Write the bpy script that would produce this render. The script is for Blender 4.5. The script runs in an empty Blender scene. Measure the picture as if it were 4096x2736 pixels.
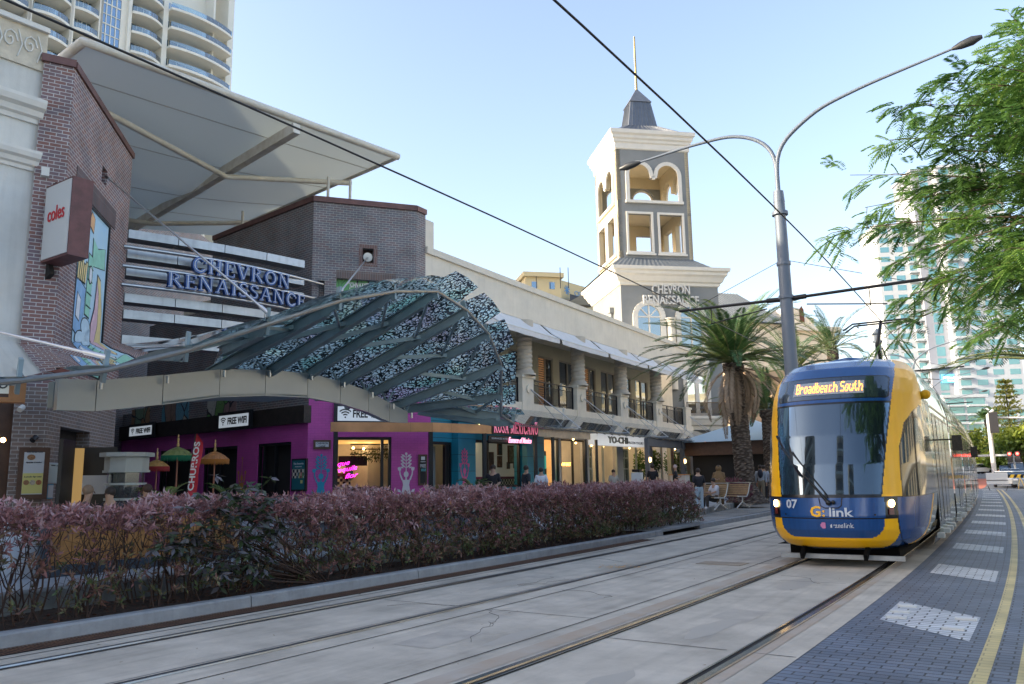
import bpy, math, random
import numpy as np
from mathutils import Vector, Matrix
R = math.radians
random.seed(7); rng = np.random.default_rng(7)
C = bpy.context.scene.collection
SC = bpy.context.scene
# ---------------------------------------------------------------- camera
F = 3240.0; CX, CY = 2048.0, 1368.0; EYE = 1.54
up = np.array([1740-CX, 17800+CY, -F]); up /= np.linalg.norm(up)
fw = np.array([0, 0, -1.0]); fw -= up*fw.dot(up); fw /= np.linalg.norm(fw)
rt = np.cross(fw, up)
cam = bpy.data.cameras.new('camera'); camo = bpy.data.objects.new('camera', cam); C.objects.link(camo)
camo.matrix_world = Matrix(((rt[0], rt[1], rt[2], 0), (fw[0], fw[1], fw[2], 0), (up[0], up[1], up[2], EYE), (0, 0, 0, 1)))
cam.sensor_width = 36; cam.lens = F/4096*36; cam.clip_start = 0.1; cam.clip_end = 4000
SC.camera = camo
# ---------------------------------------------------------------- light
SUN_AZ, SUN_EL = -98.0, 20.0
world = bpy.data.worlds.new("World"); SC.world = world; world.use_nodes = True
nt = world.node_tree; bgn = nt.nodes['Background']
sky = nt.nodes.new('ShaderNodeTexSky'); sky.sky_type = 'NISHITA'; sky.sun_disc = False
sky.sun_elevation = R(SUN_EL); sky.sun_rotation = R(SUN_AZ); sky.dust_density = 2.4; sky.air_density = 1.0; sky.ozone_density = 1.5
hs = nt.nodes.new('ShaderNodeHueSaturation'); hs.inputs['Saturation'].default_value = .92; nt.links.new(sky.outputs[0], hs.inputs['Color'])
wt = nt.nodes.new('ShaderNodeMix'); wt.data_type = 'RGBA'; wt.blend_type = 'MULTIPLY'; wt.inputs[0].default_value = 1; wt.inputs[7].default_value = (.93, .88, .86, 1); nt.links.new(hs.outputs[0], wt.inputs[6]); nt.links.new(wt.outputs[2], bgn.inputs[0]); bgn.inputs[1].default_value = 0.15
sl = bpy.data.lights.new('sun', 'SUN'); sl.energy = 2.6; sl.angle = R(0.5); sl.color = (1, .84, .62)
slo = bpy.data.objects.new('sun', sl); C.objects.link(slo)
sd = Vector((math.sin(R(SUN_AZ))*math.cos(R(SUN_EL)), math.cos(R(SUN_AZ))*math.cos(R(SUN_EL)), math.sin(R(SUN_EL))))
slo.rotation_euler = sd.to_track_quat('Z', 'Y').to_euler()
SC.view_settings.view_transform = 'Standard'; SC.view_settings.look = 'None'
SC.view_settings.exposure = 1.85; SC.view_settings.gamma = 1.0
# ---------------------------------------------------------------- maths
def ray(x, y):
    d = np.array([x-CX, -(y-CY), -F]); return np.array([d.dot(rt), d.dot(fw), d.dot(up)])
O = np.array([0, 0, EYE])
def pz(x, y, z):                         # point at height z
    r = ray(x, y); return O+r*((z-EYE)/r[2])
def pl(x, y, p0, n):                     # point on a plane
    r = ray(x, y); return O+r*((np.asarray(p0)-O).dot(n)/r.dot(n))
def pd(x, y, dist):                      # point at forward distance
    r = ray(x, y); return O+r*(dist/r[1])
def dirv(a): return np.array([math.sin(R(a)), math.cos(R(a)), 0.0])
def nrm(a): return np.array([-math.cos(R(a)), math.sin(R(a)), 0.0])    # left of heading
KS = [-60, 4, 10, 17, 25, 40, 70, 400]; KH = [34.3, 34.3, 33.0, 31.6, 31.0, 30.3, 29.6, 29.4]
SS = np.arange(-60, 400, .25); HH = np.radians(np.interp(SS, KS, KH))
XX = np.zeros((len(SS), 2))
for i in range(1, len(SS)): XX[i] = XX[i-1]+.25*np.array([math.sin(HH[i-1]), math.cos(HH[i-1])])
XX += np.array([-2.73, 1.86])-XX[int(np.argmin(abs(SS)))]
def st(s, n, z=0.0):                     # street coordinates: along, left, up
    x = np.interp(s, SS, XX[:, 0]); y = np.interp(s, SS, XX[:, 1]); a = math.radians(float(np.interp(s, KS, KH)))
    return np.array([x-n*math.cos(a), y+n*math.sin(a), z])
def heading(s): return float(np.interp(s, KS, KH))
def inv(p):
    d = np.hypot(XX[:, 0]-p[0], XX[:, 1]-p[1]); i = int(d.argmin()); t = np.array([math.sin(HH[i]), math.cos(HH[i])]); q = np.array(p[:2])-XX[i]
    return SS[i]+q.dot(t), t[1]*-q[0]+t[0]*q[1]
def onN(x, y, n):                        # point of the line of sight on the street-parallel surface n
    r = ray(x, y); r = r/r[1]; f = lambda t: inv(O+r*t)[1]-n
    a, b = 3., 120.; ts = np.linspace(3, 120, 240); v = [f(t) for t in ts]
    for i in range(len(ts)-1):
        if v[i]*v[i+1] <= 0:
            a, b = ts[i], ts[i+1]
            for _ in range(24):
                m = (a+b)/2
                if f(a)*f(m) <= 0: b = m
                else: a = m
            break
    return O+r*a
# ---------------------------------------------------------------- materials
MATS = {}
def mat(name, col, rough=.6, metal=0., var=0., vs=3., bump=0., bs=20., emit=0., ecol=None, spec=.5, alpha=None, col2=None, trans=0., coat=0., coord='UV', streak=0.):
    if name in MATS: return MATS[name]
    m = bpy.data.materials.new(name); m.use_nodes = True; N = m.node_tree.nodes; L = m.node_tree.links; b = N['Principled BSDF']
    b.inputs['Base Color'].default_value = (*col, 1); b.inputs['Roughness'].default_value = rough; b.inputs['Metallic'].default_value = metal
    b.inputs['Specular IOR Level'].default_value = spec
    if coat: b.inputs['Coat Weight'].default_value = coat; b.inputs['Coat Roughness'].default_value = .03
    if trans: b.inputs['Transmission Weight'].default_value = trans
    if alpha is not None: b.inputs['Alpha'].default_value = alpha
    if emit: b.inputs['Emission Strength'].default_value = emit; b.inputs['Emission Color'].default_value = (*(ecol or col), 1)
    if var or bump or streak:
        tc = N.new('ShaderNodeTexCoord'); src = tc.outputs['Object' if coord == 'OBJ' else 'UV']
    if var:
        nz = N.new('ShaderNodeTexNoise'); nz.inputs['Scale'].default_value = vs; nz.inputs['Detail'].default_value = 6; nz.inputs['Roughness'].default_value = .65
        L.new(src, nz.inputs['Vector'])
        c2 = col2 or tuple(c*(1-var) for c in col)
        cr = N.new('ShaderNodeValToRGB'); cr.color_ramp.elements[0].position = .34; cr.color_ramp.elements[1].position = .66
        cr.color_ramp.elements[0].color = (*c2, 1); cr.color_ramp.elements[1].color = (*tuple(min(1, c*(1+var*.5)) for c in col), 1)
        L.new(nz.outputs['Fac'], cr.inputs[0]); out = cr.outputs[0]
        if streak:
            mp = N.new('ShaderNodeMapping'); mp.inputs['Scale'].default_value = (6, .35, 1); n2 = N.new('ShaderNodeTexNoise'); n2.inputs['Scale'].default_value = 1.; n2.inputs['Detail'].default_value = 5
            L.new(src, mp.inputs[0]); L.new(mp.outputs[0], n2.inputs['Vector'])
            mr = N.new('ShaderNodeMapRange'); mr.inputs[1].default_value = .5; mr.inputs[2].default_value = .75; mr.inputs[3].default_value = 1; mr.inputs[4].default_value = 1-streak
            L.new(n2.outputs['Fac'], mr.inputs[0]); mx = N.new('ShaderNodeMix'); mx.data_type = 'RGBA'; mx.blend_type = 'MULTIPLY'; mx.inputs[0].default_value = 1
            L.new(out, mx.inputs[6]); L.new(mr.outputs[0], mx.inputs[7]); out = mx.outputs[2]
        L.new(out, b.inputs['Base Color'])
    if bump:
        n3 = N.new('ShaderNodeTexNoise'); n3.inputs['Scale'].default_value = bs; n3.inputs['Detail'].default_value = 4; L.new(src, n3.inputs['Vector'])
        bp = N.new('ShaderNodeBump'); bp.inputs['Strength'].default_value = bump; bp.inputs['Distance'].default_value = .02
        L.new(n3.outputs['Fac'], bp.inputs['Height']); L.new(bp.outputs[0], b.inputs['Normal'])
    MATS[name] = m; return m
def brickmat(name, c1, c2, mortar, w=.24, h=.086, ms=.012, rough=.7, c3=None, bias=0., offs=.5, bump=.4, wear=.25):
    m = bpy.data.materials.new(name); m.use_nodes = True; N = m.node_tree.nodes; L = m.node_tree.links; b = N['Principled BSDF']; b.inputs['Roughness'].default_value = rough
    tc = N.new('ShaderNodeTexCoord'); bt = N.new('ShaderNodeTexBrick'); L.new(tc.outputs['UV'], bt.inputs['Vector'])
    bt.inputs['Scale'].default_value = 1; bt.inputs['Brick Width'].default_value = w; bt.inputs['Row Height'].default_value = h
    bt.inputs['Mortar Size'].default_value = ms/2; bt.inputs['Mortar Smooth'].default_value = .15; bt.inputs['Bias'].default_value = bias; bt.offset = offs
    bt.inputs['Color1'].default_value = (*c1, 1); bt.inputs['Color2'].default_value = (*c2, 1); bt.inputs['Mortar'].default_value = (*mortar, 1)
    nz = N.new('ShaderNodeTexNoise'); nz.inputs['Scale'].default_value = 1.2; nz.inputs['Detail'].default_value = 7; L.new(tc.outputs['UV'], nz.inputs['Vector'])
    mr = N.new('ShaderNodeMapRange'); mr.inputs[1].default_value = .3; mr.inputs[2].default_value = .7; mr.inputs[3].default_value = 1-wear; mr.inputs[4].default_value = 1+wear*.5; L.new(nz.outputs['Fac'], mr.inputs[0])
    mx = N.new('ShaderNodeMix'); mx.data_type = 'RGBA'; mx.blend_type = 'MULTIPLY'; mx.inputs[0].default_value = 1; L.new(bt.outputs['Color'], mx.inputs[6]); L.new(mr.outputs[0], mx.inputs[7])
    L.new(mx.outputs[2], b.inputs['Base Color'])
    bp = N.new('ShaderNodeBump'); bp.inputs['Strength'].default_value = bump; bp.inputs['Distance'].default_value = .01; bp.invert = True; L.new(bt.outputs['Fac'], bp.inputs['Height']); L.new(bp.outputs[0], b.inputs['Normal'])
    MATS[name] = m; return m
def glassmat(name, tint, refl=.3, rough=.02, dark=(.02, .025, .03), wav=0., ior=1.5):     # dark reflective glazing
    if name in MATS: return MATS[name]
    m = bpy.data.materials.new(name); m.use_nodes = True; N = m.node_tree.nodes; L = m.node_tree.links; b = N['Principled BSDF']
    b.inputs['Base Color'].default_value = (*dark, 1); b.inputs['Roughness'].default_value = .1
    g = N.new('ShaderNodeBsdfGlossy'); g.inputs['Color'].default_value = (*tint, 1); g.inputs['Roughness'].default_value = rough
    mx = N.new('ShaderNodeMixShader'); fr = N.new('ShaderNodeFresnel'); fr.inputs['IOR'].default_value = ior
    ad = N.new('ShaderNodeMath'); ad.operation = 'ADD'; ad.use_clamp = True; ad.inputs[1].default_value = refl
    if ior: L.new(fr.outputs[0], ad.inputs[0])
    else: ad.inputs[0].default_value = 0
    L.new(ad.outputs[0], mx.inputs[0]); L.new(b.outputs[0], mx.inputs[1]); L.new(g.outputs[0], mx.inputs[2]); L.new(mx.outputs[0], N['Material Output'].inputs['Surface'])
    if wav:
        tc = N.new('ShaderNodeTexCoord'); n3 = N.new('ShaderNodeTexNoise'); n3.inputs['Scale'].default_value = .8; L.new(tc.outputs['UV'], n3.inputs['Vector'])
        bp = N.new('ShaderNodeBump'); bp.inputs['Strength'].default_value = wav; bp.inputs['Distance'].default_value = .05; L.new(n3.outputs['Fac'], bp.inputs['Height']); L.new(bp.outputs[0], g.inputs['Normal'])
    MATS[name] = m; return m
def clearglass(name, tint=(.85, .93, .95), refl=.06, opac=.25, dirt=(.5, .55, .58)):   # thin see-through sheet
    if name in MATS: return MATS[name]
    m = bpy.data.materials.new(name); m.use_nodes = True; N = m.node_tree.nodes; L = m.node_tree.links; b = N['Principled BSDF']
    b.inputs['Base Color'].default_value = (*dirt, 1); b.inputs['Roughness'].default_value = .3
    t = N.new('ShaderNodeBsdfTransparent'); t.inputs[0].default_value = (*tint, 1)
    g = N.new('ShaderNodeBsdfGlossy'); g.inputs['Roughness'].default_value = .02; g.inputs['Color'].default_value = (.95, .97, 1, 1)
    m1 = N.new('ShaderNodeMixShader'); m1.inputs[0].default_value = opac; L.new(t.outputs[0], m1.inputs[1]); L.new(b.outputs[0], m1.inputs[2])
    fr = N.new('ShaderNodeFresnel'); fr.inputs['IOR'].default_value = 1.5; ad = N.new('ShaderNodeMath'); ad.use_clamp = True; ad.inputs[1].default_value = refl; L.new(fr.outputs[0], ad.inputs[0])
    m2 = N.new('ShaderNodeMixShader'); L.new(ad.outputs[0], m2.inputs[0]); L.new(m1.outputs[0], m2.inputs[1]); L.new(g.outputs[0], m2.inputs[2]); L.new(m2.outputs[0], N['Material Output'].inputs['Surface'])
    MATS[name] = m; return m
def emat(name, col, s=3.): return mat(name, col, emit=s, rough=.5)
# ---------------------------------------------------------------- objects
def tag(o, label=None, cat=None, group=None, kind=None):
    if label: o['label'] = label
    if cat: o['category'] = cat
    if group: o['group'] = group
    if kind: o['kind'] = kind
    return o
def thing(name, label, cat, loc=(0, 0, 0), group=None, rz=0.):
    o = bpy.data.objects.new(name, None); C.objects.link(o); o.location = tuple(float(c) for c in loc); o.rotation_euler = (0, 0, rz); o.empty_display_size = .2
    return tag(o, label, cat, group)
def V3(p): return np.array([float(p[0]), float(p[1]), float(p[2])])
def chain(o):
    m = o.matrix_basis.copy()
    while o.parent: o = o.parent; m = o.matrix_basis @ m
    return m
class MB:
    def __init__(s): s.v = []; s.f = []; s.sm = []; s.uv = {}
    def add(s, vs, fs, smooth=False):
        k = len(s.v); s.v += [tuple(float(c) for c in p) for p in vs]; s.f += [tuple(k+i for i in f) for f in fs]; s.sm += [smooth]*len(fs); return s
    def quad(s, a, b, c, d, smooth=False): return s.add([a, b, c, d], [(0, 1, 2, 3)], smooth)
    def poly(s, ps): return s.add(ps, [tuple(range(len(ps)))])
    def box(s, o, ax, ay, az):           # corner o, three edge vectors
        o, ax, ay, az = map(V3, (o, ax, ay, az)); P = [o, o+ax, o+ax+ay, o+ay, o+az, o+ax+az, o+ax+ay+az, o+ay+az]
        fs = [(0, 3, 2, 1), (4, 5, 6, 7), (0, 1, 5, 4), (1, 2, 6, 5), (2, 3, 7, 6), (3, 0, 4, 7)]
        if np.dot(np.cross(ax, ay), az) < 0: fs = [f[::-1] for f in fs]
        return s.add(P, fs)
    def cbox(s, c, sx, sy, sz, a=0.):    # centred box turned by heading a (deg, local x along dirv(a)), c at base centre
        u = dirv(a); w = nrm(a); c = V3(c); return s.box(c-u*sx/2-w*sy/2, u*sx, w*sy, (0, 0, sz))
    def bar(s, a, b, w, h, upv=(0, 0, 1)):
        a, b = V3(a), V3(b); d = b-a; L = np.linalg.norm(d); d /= L; u = V3(upv); u = u-d*u.dot(d); u /= np.linalg.norm(u); r = np.cross(d, u)
        return s.box(a-r*w/2-u*h/2, d*L, r*w, u*h)
    def prism(s, pts, ext):              # planar polygon extruded by vector
        n = len(pts); e = V3(ext); A = [V3(p) for p in pts]; B = [p+e for p in A]
        nn = sum((np.cross(A[i], A[(i+1) % n]) for i in range(n)), np.zeros(3))
        fs = [tuple(range(n))[::-1], tuple(range(n, 2*n))]+[(i, (i+1) % n, n+(i+1) % n, n+i) for i in range(n)]
        if nn.dot(e) < 0: fs = [f[::-1] for f in fs]
        return s.add(A+B, fs)
    def tube(s, path, r, n=8, cap=True, smooth=True):
        P = [V3(p) for p in path]; k = len(P); rr = r if hasattr(r, '__len__') else [r]*k; vs = []; prev = None
        for i, p in enumerate(P):
            d = P[min(i+1, k-1)]-P[max(i-1, 0)]; d = d/(np.linalg.norm(d)+1e-9)
            if prev is None: u = np.cross(d, (0, 0, 1.)) if abs(d[2]) < .95 else np.cross(d, (1., 0, 0))
            else: u = prev-d*prev.dot(d)
            u = u/(np.linalg.norm(u)+1e-9); prev = u; w = np.cross(d, u)
            for j in range(n):
                a = 2*math.pi*j/n; vs.append(p+(u*math.cos(a)+w*math.sin(a))*rr[i])
        fs = [(i*n+j, i*n+(j+1) % n, (i+1)*n+(j+1) % n, (i+1)*n+j) for i in range(k-1) for j in range(n)]
        s.add(vs, fs, smooth)
        if cap: s.add(vs[:n], [tuple(range(n))[::-1]]); s.add(vs[-n:], [tuple(range(n))])
        return s
    def lathe(s, prof, c, n=16, smooth=True, ax=None):   # prof [(r,z)]
        c = V3(c); vs = [c+np.array([r*math.cos(2*math.pi*j/n), r*math.sin(2*math.pi*j/n), z]) for r, z in prof for j in range(n)]
        k = len(prof); s.add(vs, [(i*n+j, i*n+(j+1) % n, (i+1)*n+(j+1) % n, (i+1)*n+j) for i in range(k-1) for j in range(n)], smooth); return s
    def ball(s, c, rx, ry=None, rz=None, n=10, m=7):
        ry = ry or rx; rz = rz or rx; c = V3(c)
        vs = [c+np.array([rx*math.sin(math.pi*i/m)*math.cos(2*math.pi*j/n), ry*math.sin(math.pi*i/m)*math.sin(2*math.pi*j/n), rz*math.cos(math.pi*i/m)]) for i in range(m+1) for j in range(n)]
        return s.add(vs, [(i*n+j, (i+1)*n+j, (i+1)*n+(j+1) % n, i*n+(j+1) % n) for i in range(m) for j in range(n)], True)
    def grid(s, rows, smooth=True, flip=False):
        n = len(rows[0]); vs = [p for r in rows for p in r]
        fs = [(i*n+j, i*n+j+1, (i+1)*n+j+1, (i+1)*n+j) for i in range(len(rows)-1) for j in range(n-1)]
        if flip: fs = [f[::-1] for f in fs]
        return s.add(vs, fs, smooth)
    def build(s, name, m, parent=None, label=None, cat=None, group=None, kind=None, uvs=None):
        me = bpy.data.meshes.new(name)
        me.from_pydata(s.v, [], s.f); me.materials.append(m); me.polygons.foreach_set('use_smooth', s.sm)
        uvl = me.uv_layers.new(name='UVMap'); nl = len(me.loops); V = np.array(s.v, dtype=float).reshape(-1, 3)
        if uvs is not None: UV = np.asarray(uvs)
        else:
            vi = np.empty(nl, dtype=np.int32); me.loops.foreach_get('vertex_index', vi); P = V[vi]
            npol = len(me.polygons); nn = np.empty(npol*3); me.polygons.foreach_get('normal', nn); nn = nn.reshape(-1, 3)
            lt = np.empty(npol, dtype=np.int32); me.polygons.foreach_get('loop_total', lt); NN = np.repeat(nn, lt, axis=0)
            wall = abs(NN[:, 2]) < .75; hl = np.hypot(NN[:, 0], NN[:, 1])+1e-9; tx, ty = -NN[:, 1]/hl, NN[:, 0]/hl
            UV = np.where(wall[:, None], np.stack([P[:, 0]*tx+P[:, 1]*ty, P[:, 2]], 1), P[:, :2])
        uvl.data.foreach_set('uv', UV.astype(np.float32).ravel())
        me.update(); o = bpy.data.objects.new(name, me); C.objects.link(o)
        if parent is not None:
            o.parent = parent; me.transform(chain(parent).inverted())
        elif kind != 'structure' and len(V):
            c = Vector((V[:, 0].mean(), V[:, 1].mean(), V[:, 2].min())); me.transform(Matrix.Translation(-c)); o.location = c
        return tag(o, label, cat, group, kind)
def children(o): return [c for c in bpy.data.objects if c.parent == o]
def copy_tree(o, parent=None):
    c = o.copy(); C.objects.link(c); c.parent = parent
    for ch in children(o): copy_tree(ch, c)
    return c
def textmesh(s, size=1., ext=.02, shear=0., bold=0., align='CENTER', res=3):      # flat text in local x,y -> (verts, faces), extruded along z
    cu = bpy.data.curves.new('txt', 'FONT'); cu.body = s; cu.size = size; cu.extrude = ext; cu.shear = shear; cu.offset = bold; cu.align_x = align; cu.resolution_u = res
    o = bpy.data.objects.new('txt', cu); C.objects.link(o); dg = bpy.context.evaluated_depsgraph_get(); dg.update()
    me = bpy.data.meshes.new_from_object(o.evaluated_get(dg)); vs = [tuple(v.co) for v in me.vertices]; fs = [tuple(p.vertices) for p in me.polygons]
    bpy.data.objects.remove(o); bpy.data.curves.remove(cu); bpy.data.meshes.remove(me); return vs, fs
def text(mb, s, o, ux, uy, size, ext=.01, fit=None, **k):     # put text at o with axes ux (right) and uy (up); fit = width in m
    vs, fs = textmesh(s, size, ext, **k); ux = V3(ux); ux /= np.linalg.norm(ux); uy = V3(uy); uy /= np.linalg.norm(uy); uz = np.cross(ux, uy); o = V3(o)
    xs = [v[0] for v in vs]; kx = fit/(max(xs)-min(xs)) if fit else 1.
    mb.add([o+ux*v[0]*kx+uy*v[1]+uz*v[2] for v in vs], fs); return mb
# serif capitals drawn as thick and thin strokes in a box 1 high (widths in the same unit)
TK, TN = .17, .07
SER = {
 'C': (.82, [('a', .46, .5, .40, .5, 40, 320, TK)], [(.78, .70, .16, 'v'), (.78, .24, .10, 'v')]),
 'H': (.9, [('l', .2, 0, .2, 1, TK), ('l', .7, 0, .7, 1, TK), ('l', .2, .52, .7, .52, TN)], [(.2, 0), (.2, 1), (.7, 0), (.7, 1)]),
 'E': (.72, [('l', .2, 0, .2, 1, TK), ('l', .1, .965, .64, .965, TN), ('l', .1, .035, .66, .035, TN), ('l', .2, .52, .52, .52, TN)], [(.2, 0), (.2, 1), (.63, .86, .2, 'v'), (.65, .14, .24, 'v'), (.52, .52, .2, 'v')]),
 'V': (.86, [('l', .14, 1, .44, 0, TK), ('l', .46, 0, .74, 1, TN)], [(.14, 1), (.74, 1)]),
 'R': (.88, [('l', .2, 0, .2, 1, TK), ('a', .42, .75, .24, .22, -90, 90, TK*.85), ('l', .2, .965, .44, .965, TN), ('l', .2, .53, .44, .53, TN), ('l', .42, .52, .78, .02, TK)], [(.2, 0), (.2, 1), (.8, 0)]),
 'O': (.94, [('a', .47, .5, .40, .48, 0, 360, TK*.85)], []),
 'N': (.94, [('l', .18, 0, .18, 1, TN), ('l', .76, 0, .76, 1, TN), ('l', .18, 1, .76, 0, TK)], [(.18, 0), (.15, 1), (.76, 1)]),
 'A': (.88, [('l', .14, 0, .44, 1, TN), ('l', .44, 1, .74, 0, TK), ('l', .24, .34, .64, .34, TN)], [(.14, 0), (.76, 0)]),
 'I': (.42, [('l', .21, 0, .21, 1, TK)], [(.21, 0), (.21, 1)]),
 'S': (.66, [('p', [(.55, .80), (.48, .93), (.34, .965), (.19, .92), (.13, .78), (.18, .64), (.34, .54), (.48, .44), (.55, .28), (.49, .10), (.33, .035), (.18, .07), (.10, .2)], .12)], [(.57, .84, .2, 'v'), (.09, .17, .22, 'v')]),
 'M': (1.08, [('l', .18, 0, .18, 1, TN), ('l', .18, 1, .53, .1, TK), ('l', .53, .1, .88, 1, TN), ('l', .88, 0, .88, 1, TK)], [(.18, 0), (.15, 1), (.9, 1), (.88, 0)]),
 'X': (.86, [('l', .14, 1, .72, 0, TK), ('l', .14, 0, .72, 1, TN)], [(.14, 0), (.72, 1), (.13, 1), (.74, 0)]),
}
def serif_strokes(ch):
    w, st_, se = SER[ch]; out = []
    for q in st_:
        if q[0] == 'l': out.append(([(q[1], q[2]), (q[3], q[4])], q[5]))
        elif q[0] == 'a':
            _, cx, cy, rx, ry, a0, a1, wd = q; rx -= wd/2; ry = ry-(wd/2 if ry < .3 else .035)
            out.append(([(cx+rx*math.cos(R(a0+(a1-a0)*i/16)), cy+ry*math.sin(R(a0+(a1-a0)*i/16))) for i in range(17)], wd))
        else: out.append((q[1], q[2]))
    for q in se:
        if len(q) == 2: y = q[1]+(.03 if q[1] < .5 else -.03); out.append(([(q[0]-.14, y), (q[0]+.14, y)], .06))
        else: out.append(([(q[0], q[1]-q[2]/2), (q[0], q[1]+q[2]/2)], .06))
    return w, out
def serif(mb, s, o, ux, uy, h, depth, width=None, grow=0., sp=.06, zoff=0., arc=None, thin=1.):
    ux = V3(ux); ux /= np.linalg.norm(ux); uy = V3(uy); uy /= np.linalg.norm(uy); uz = np.cross(ux, uy); tot = sum((.4 if c == ' ' else SER[c][0]+sp) for c in s)
    kx = (width/tot) if width else h; x = 0.
    for c in s:
        if c == ' ': x += .4; continue
        w, strokes = serif_strokes(c)
        for pts, wd in strokes:
            for i in range(len(pts)-1):
                (x0, y0), (x1, y1) = pts[i], pts[i+1]; dx, dy = x1-x0, y1-y0; L = math.hypot(dx, dy)+1e-9; hw = wd/2*thin+grow; nx, ny = -dy/L*hw, dx/L*hw; ex, ey = (dx/L*.012, dy/L*.012) if len(pts) > 2 else (0, 0)
                q = [(x0-ex+nx, y0-ey+ny), (x0-ex-nx, y0-ey-ny), (x1+ex-nx, y1+ey-ny), (x1+ex+nx, y1+ey+ny)]
                P = []
                for a, b_ in q:
                    bx = (x+a)*kx; base = V3(o) if arc is None else V3(arc(bx)); P.append(base+(ux*bx if arc is None else 0)+uy*b_*h+uz*zoff)
                mb.prism(P, uz*depth)
        x += w+sp
    return mb
def ribbon(mb, n0, n1, s0, s1, z, step=2., thick=0.):
    k = max(1, int(math.ceil((s1-s0)/step))); A = [st(s0+(s1-s0)*i/k, n0, z) for i in range(k+1)]; B = [st(s0+(s1-s0)*i/k, n1, z) for i in range(k+1)]
    mb.add(A+B, [(i, k+1+i, k+2+i, i+1)[::(1 if n1 > n0 else -1)] for i in range(k)])
    uv = []
    for i in range(k):
        sa, sb = s0+(s1-s0)*i/k, s0+(s1-s0)*(i+1)/k; q = [(n0, sa), (n1, sa), (n1, sb), (n0, sb)]; uv += q if n1 > n0 else q[::-1]
    return uv
# ================================================================ ground, track and road
M_conc = mat('track_concrete', (.49, .445, .375), .75, var=.3, vs=1.1, bump=.3, bs=18, col2=(.37, .335, .28), streak=.22)
def roadmat(name, c1, c2, mort, paint=None, wear=.0):
    m = brickmat(name, c1, c2, mort, w=.22, h=.11, ms=.014, rough=.55, wear=.3, bump=1.)
    return m
M_pav = roadmat('road_pavers', (.105, .135, .185), (.145, .175, .225), (.018, .022, .03))
M_padw = brickmat('white_paint_on_pavers', (.62, .65, .68), (.50, .54, .58), (.06, .07, .08), w=.22, h=.11, ms=.018, rough=.5, wear=.25, bump=1.)
M_pady = brickmat('yellow_paint_on_pavers', (.66, .54, .24), (.55, .46, .22), (.34, .29, .15), w=.22, h=.11, ms=.012, rough=.55, wear=.35, bump=.4)
M_asph = mat('asphalt', (.10, .115, .14), .8, var=.3, vs=2, bump=.3, bs=60)
M_kerb = mat('kerb_concrete', (.30, .315, .33), .8, var=.2, vs=3, bump=.3, bs=25, streak=.2)
M_plaza = brickmat('plaza_paving', (.34, .37, .40), (.30, .33, .37), (.2, .22, .24), w=.6, h=.4, ms=.01, rough=.6, wear=.15, bump=.3)
M_soil = mat('soil', (.055, .035, .025), .95, var=.5, vs=14, bump=1, bs=40)
b = MB(); b.quad((-900, -300, -.05), (900, -300, -.05), (900, 1500, -.05), (-900, 1500, -.05)); b.build('ground', mat('far_ground', (.16, .16, .15), .9, var=.2, vs=.1), kind='structure')
b = MB(); uv = ribbon(b, -18, -1.22, -16, 84, 0, 1.); b.build('road', M_pav, kind='structure', uvs=uv)
b = MB(); uv = ribbon(b, -1.22, 5.02, -16, 84, .004, 1.); ob = b.build('tram_track_slab', M_conc, kind='structure', uvs=uv)
rise = lambda s: float(np.interp(s, [84, 90, 140, 300], [0, .02, 1.1, 1.6]))
b = MB(); b.grid([[st(s, n, -.006+rise(s)) for n in (-18, 40)] for s in np.arange(84, 300, 6.)], False, flip=True); b.build('far_road', M_asph, kind='structure')
# concrete surround with joints: thin dark grooves
M_joint = mat('joint', (.07, .065, .06), .95, var=.3, vs=9)
b = MB()
for n in (2.62, 1.22, 4.86): ribbon(b, n, n+.018, -12, 60, .008, 1.)
for i in range(14):
    s = 2.2+i*5.1
    for n0, n1 in ((-1.2, -.8), (-.6, .6), (1.24, 2.62), (3.14, 4.3)):
        ribbon(b, n0, n1, s+(.9 if n0 > 1.2 else 0), s+.014+(.9 if n0 > 1.2 else 0), .008)
b.build('slab_joints', M_joint, kind='structure')
M_rail = mat('rail_steel', (.42, .42, .43), .22, 1., var=.3, vs=2)
M_railold = mat('rail_worn', (.24, .27, .31), .3, .9, var=.3, vs=2)
M_grv = mat('rail_groove', (.012, .010, .009), .8)
M_rust = mat('rust_stained_concrete', (.33, .25, .18), .8, var=.35, vs=1.2, col2=(.42, .38, .33))
for nc, rm, gw in ((-.05, M_rail, .075), (3.75, M_railold, .05)):
    for sgn in (-1, 1):
        g = MB(); c = nc+sgn*.7175; ribbon(g, c-gw, c+gw, -12, 82, .008, 1.); g.build('rail_groove', M_grv, kind='structure')
        g = MB(); c2 = c+sgn*.035; k = 94; rows = []
        for i in range(k+1):
            s = -12+i; rows.append([st(s, c2-.034, .006), st(s, c2-.03, .022), st(s, c2+.03, .022), st(s, c2+.034, .006)])
        g.grid(rows, False); c3 = c-sgn*.062; ribbon(g, c3-.01, c3+.01, -12, 82, .016, 1.)
        g.build('tram_rail', rm, kind='structure')
for c in (.82, -.95):
    g = MB(); uv = ribbon(g, c, c+.22, -12, 60, .0075, 1.)
    g.build('rust_stain', M_rust, kind='structure', uvs=uv)
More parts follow.
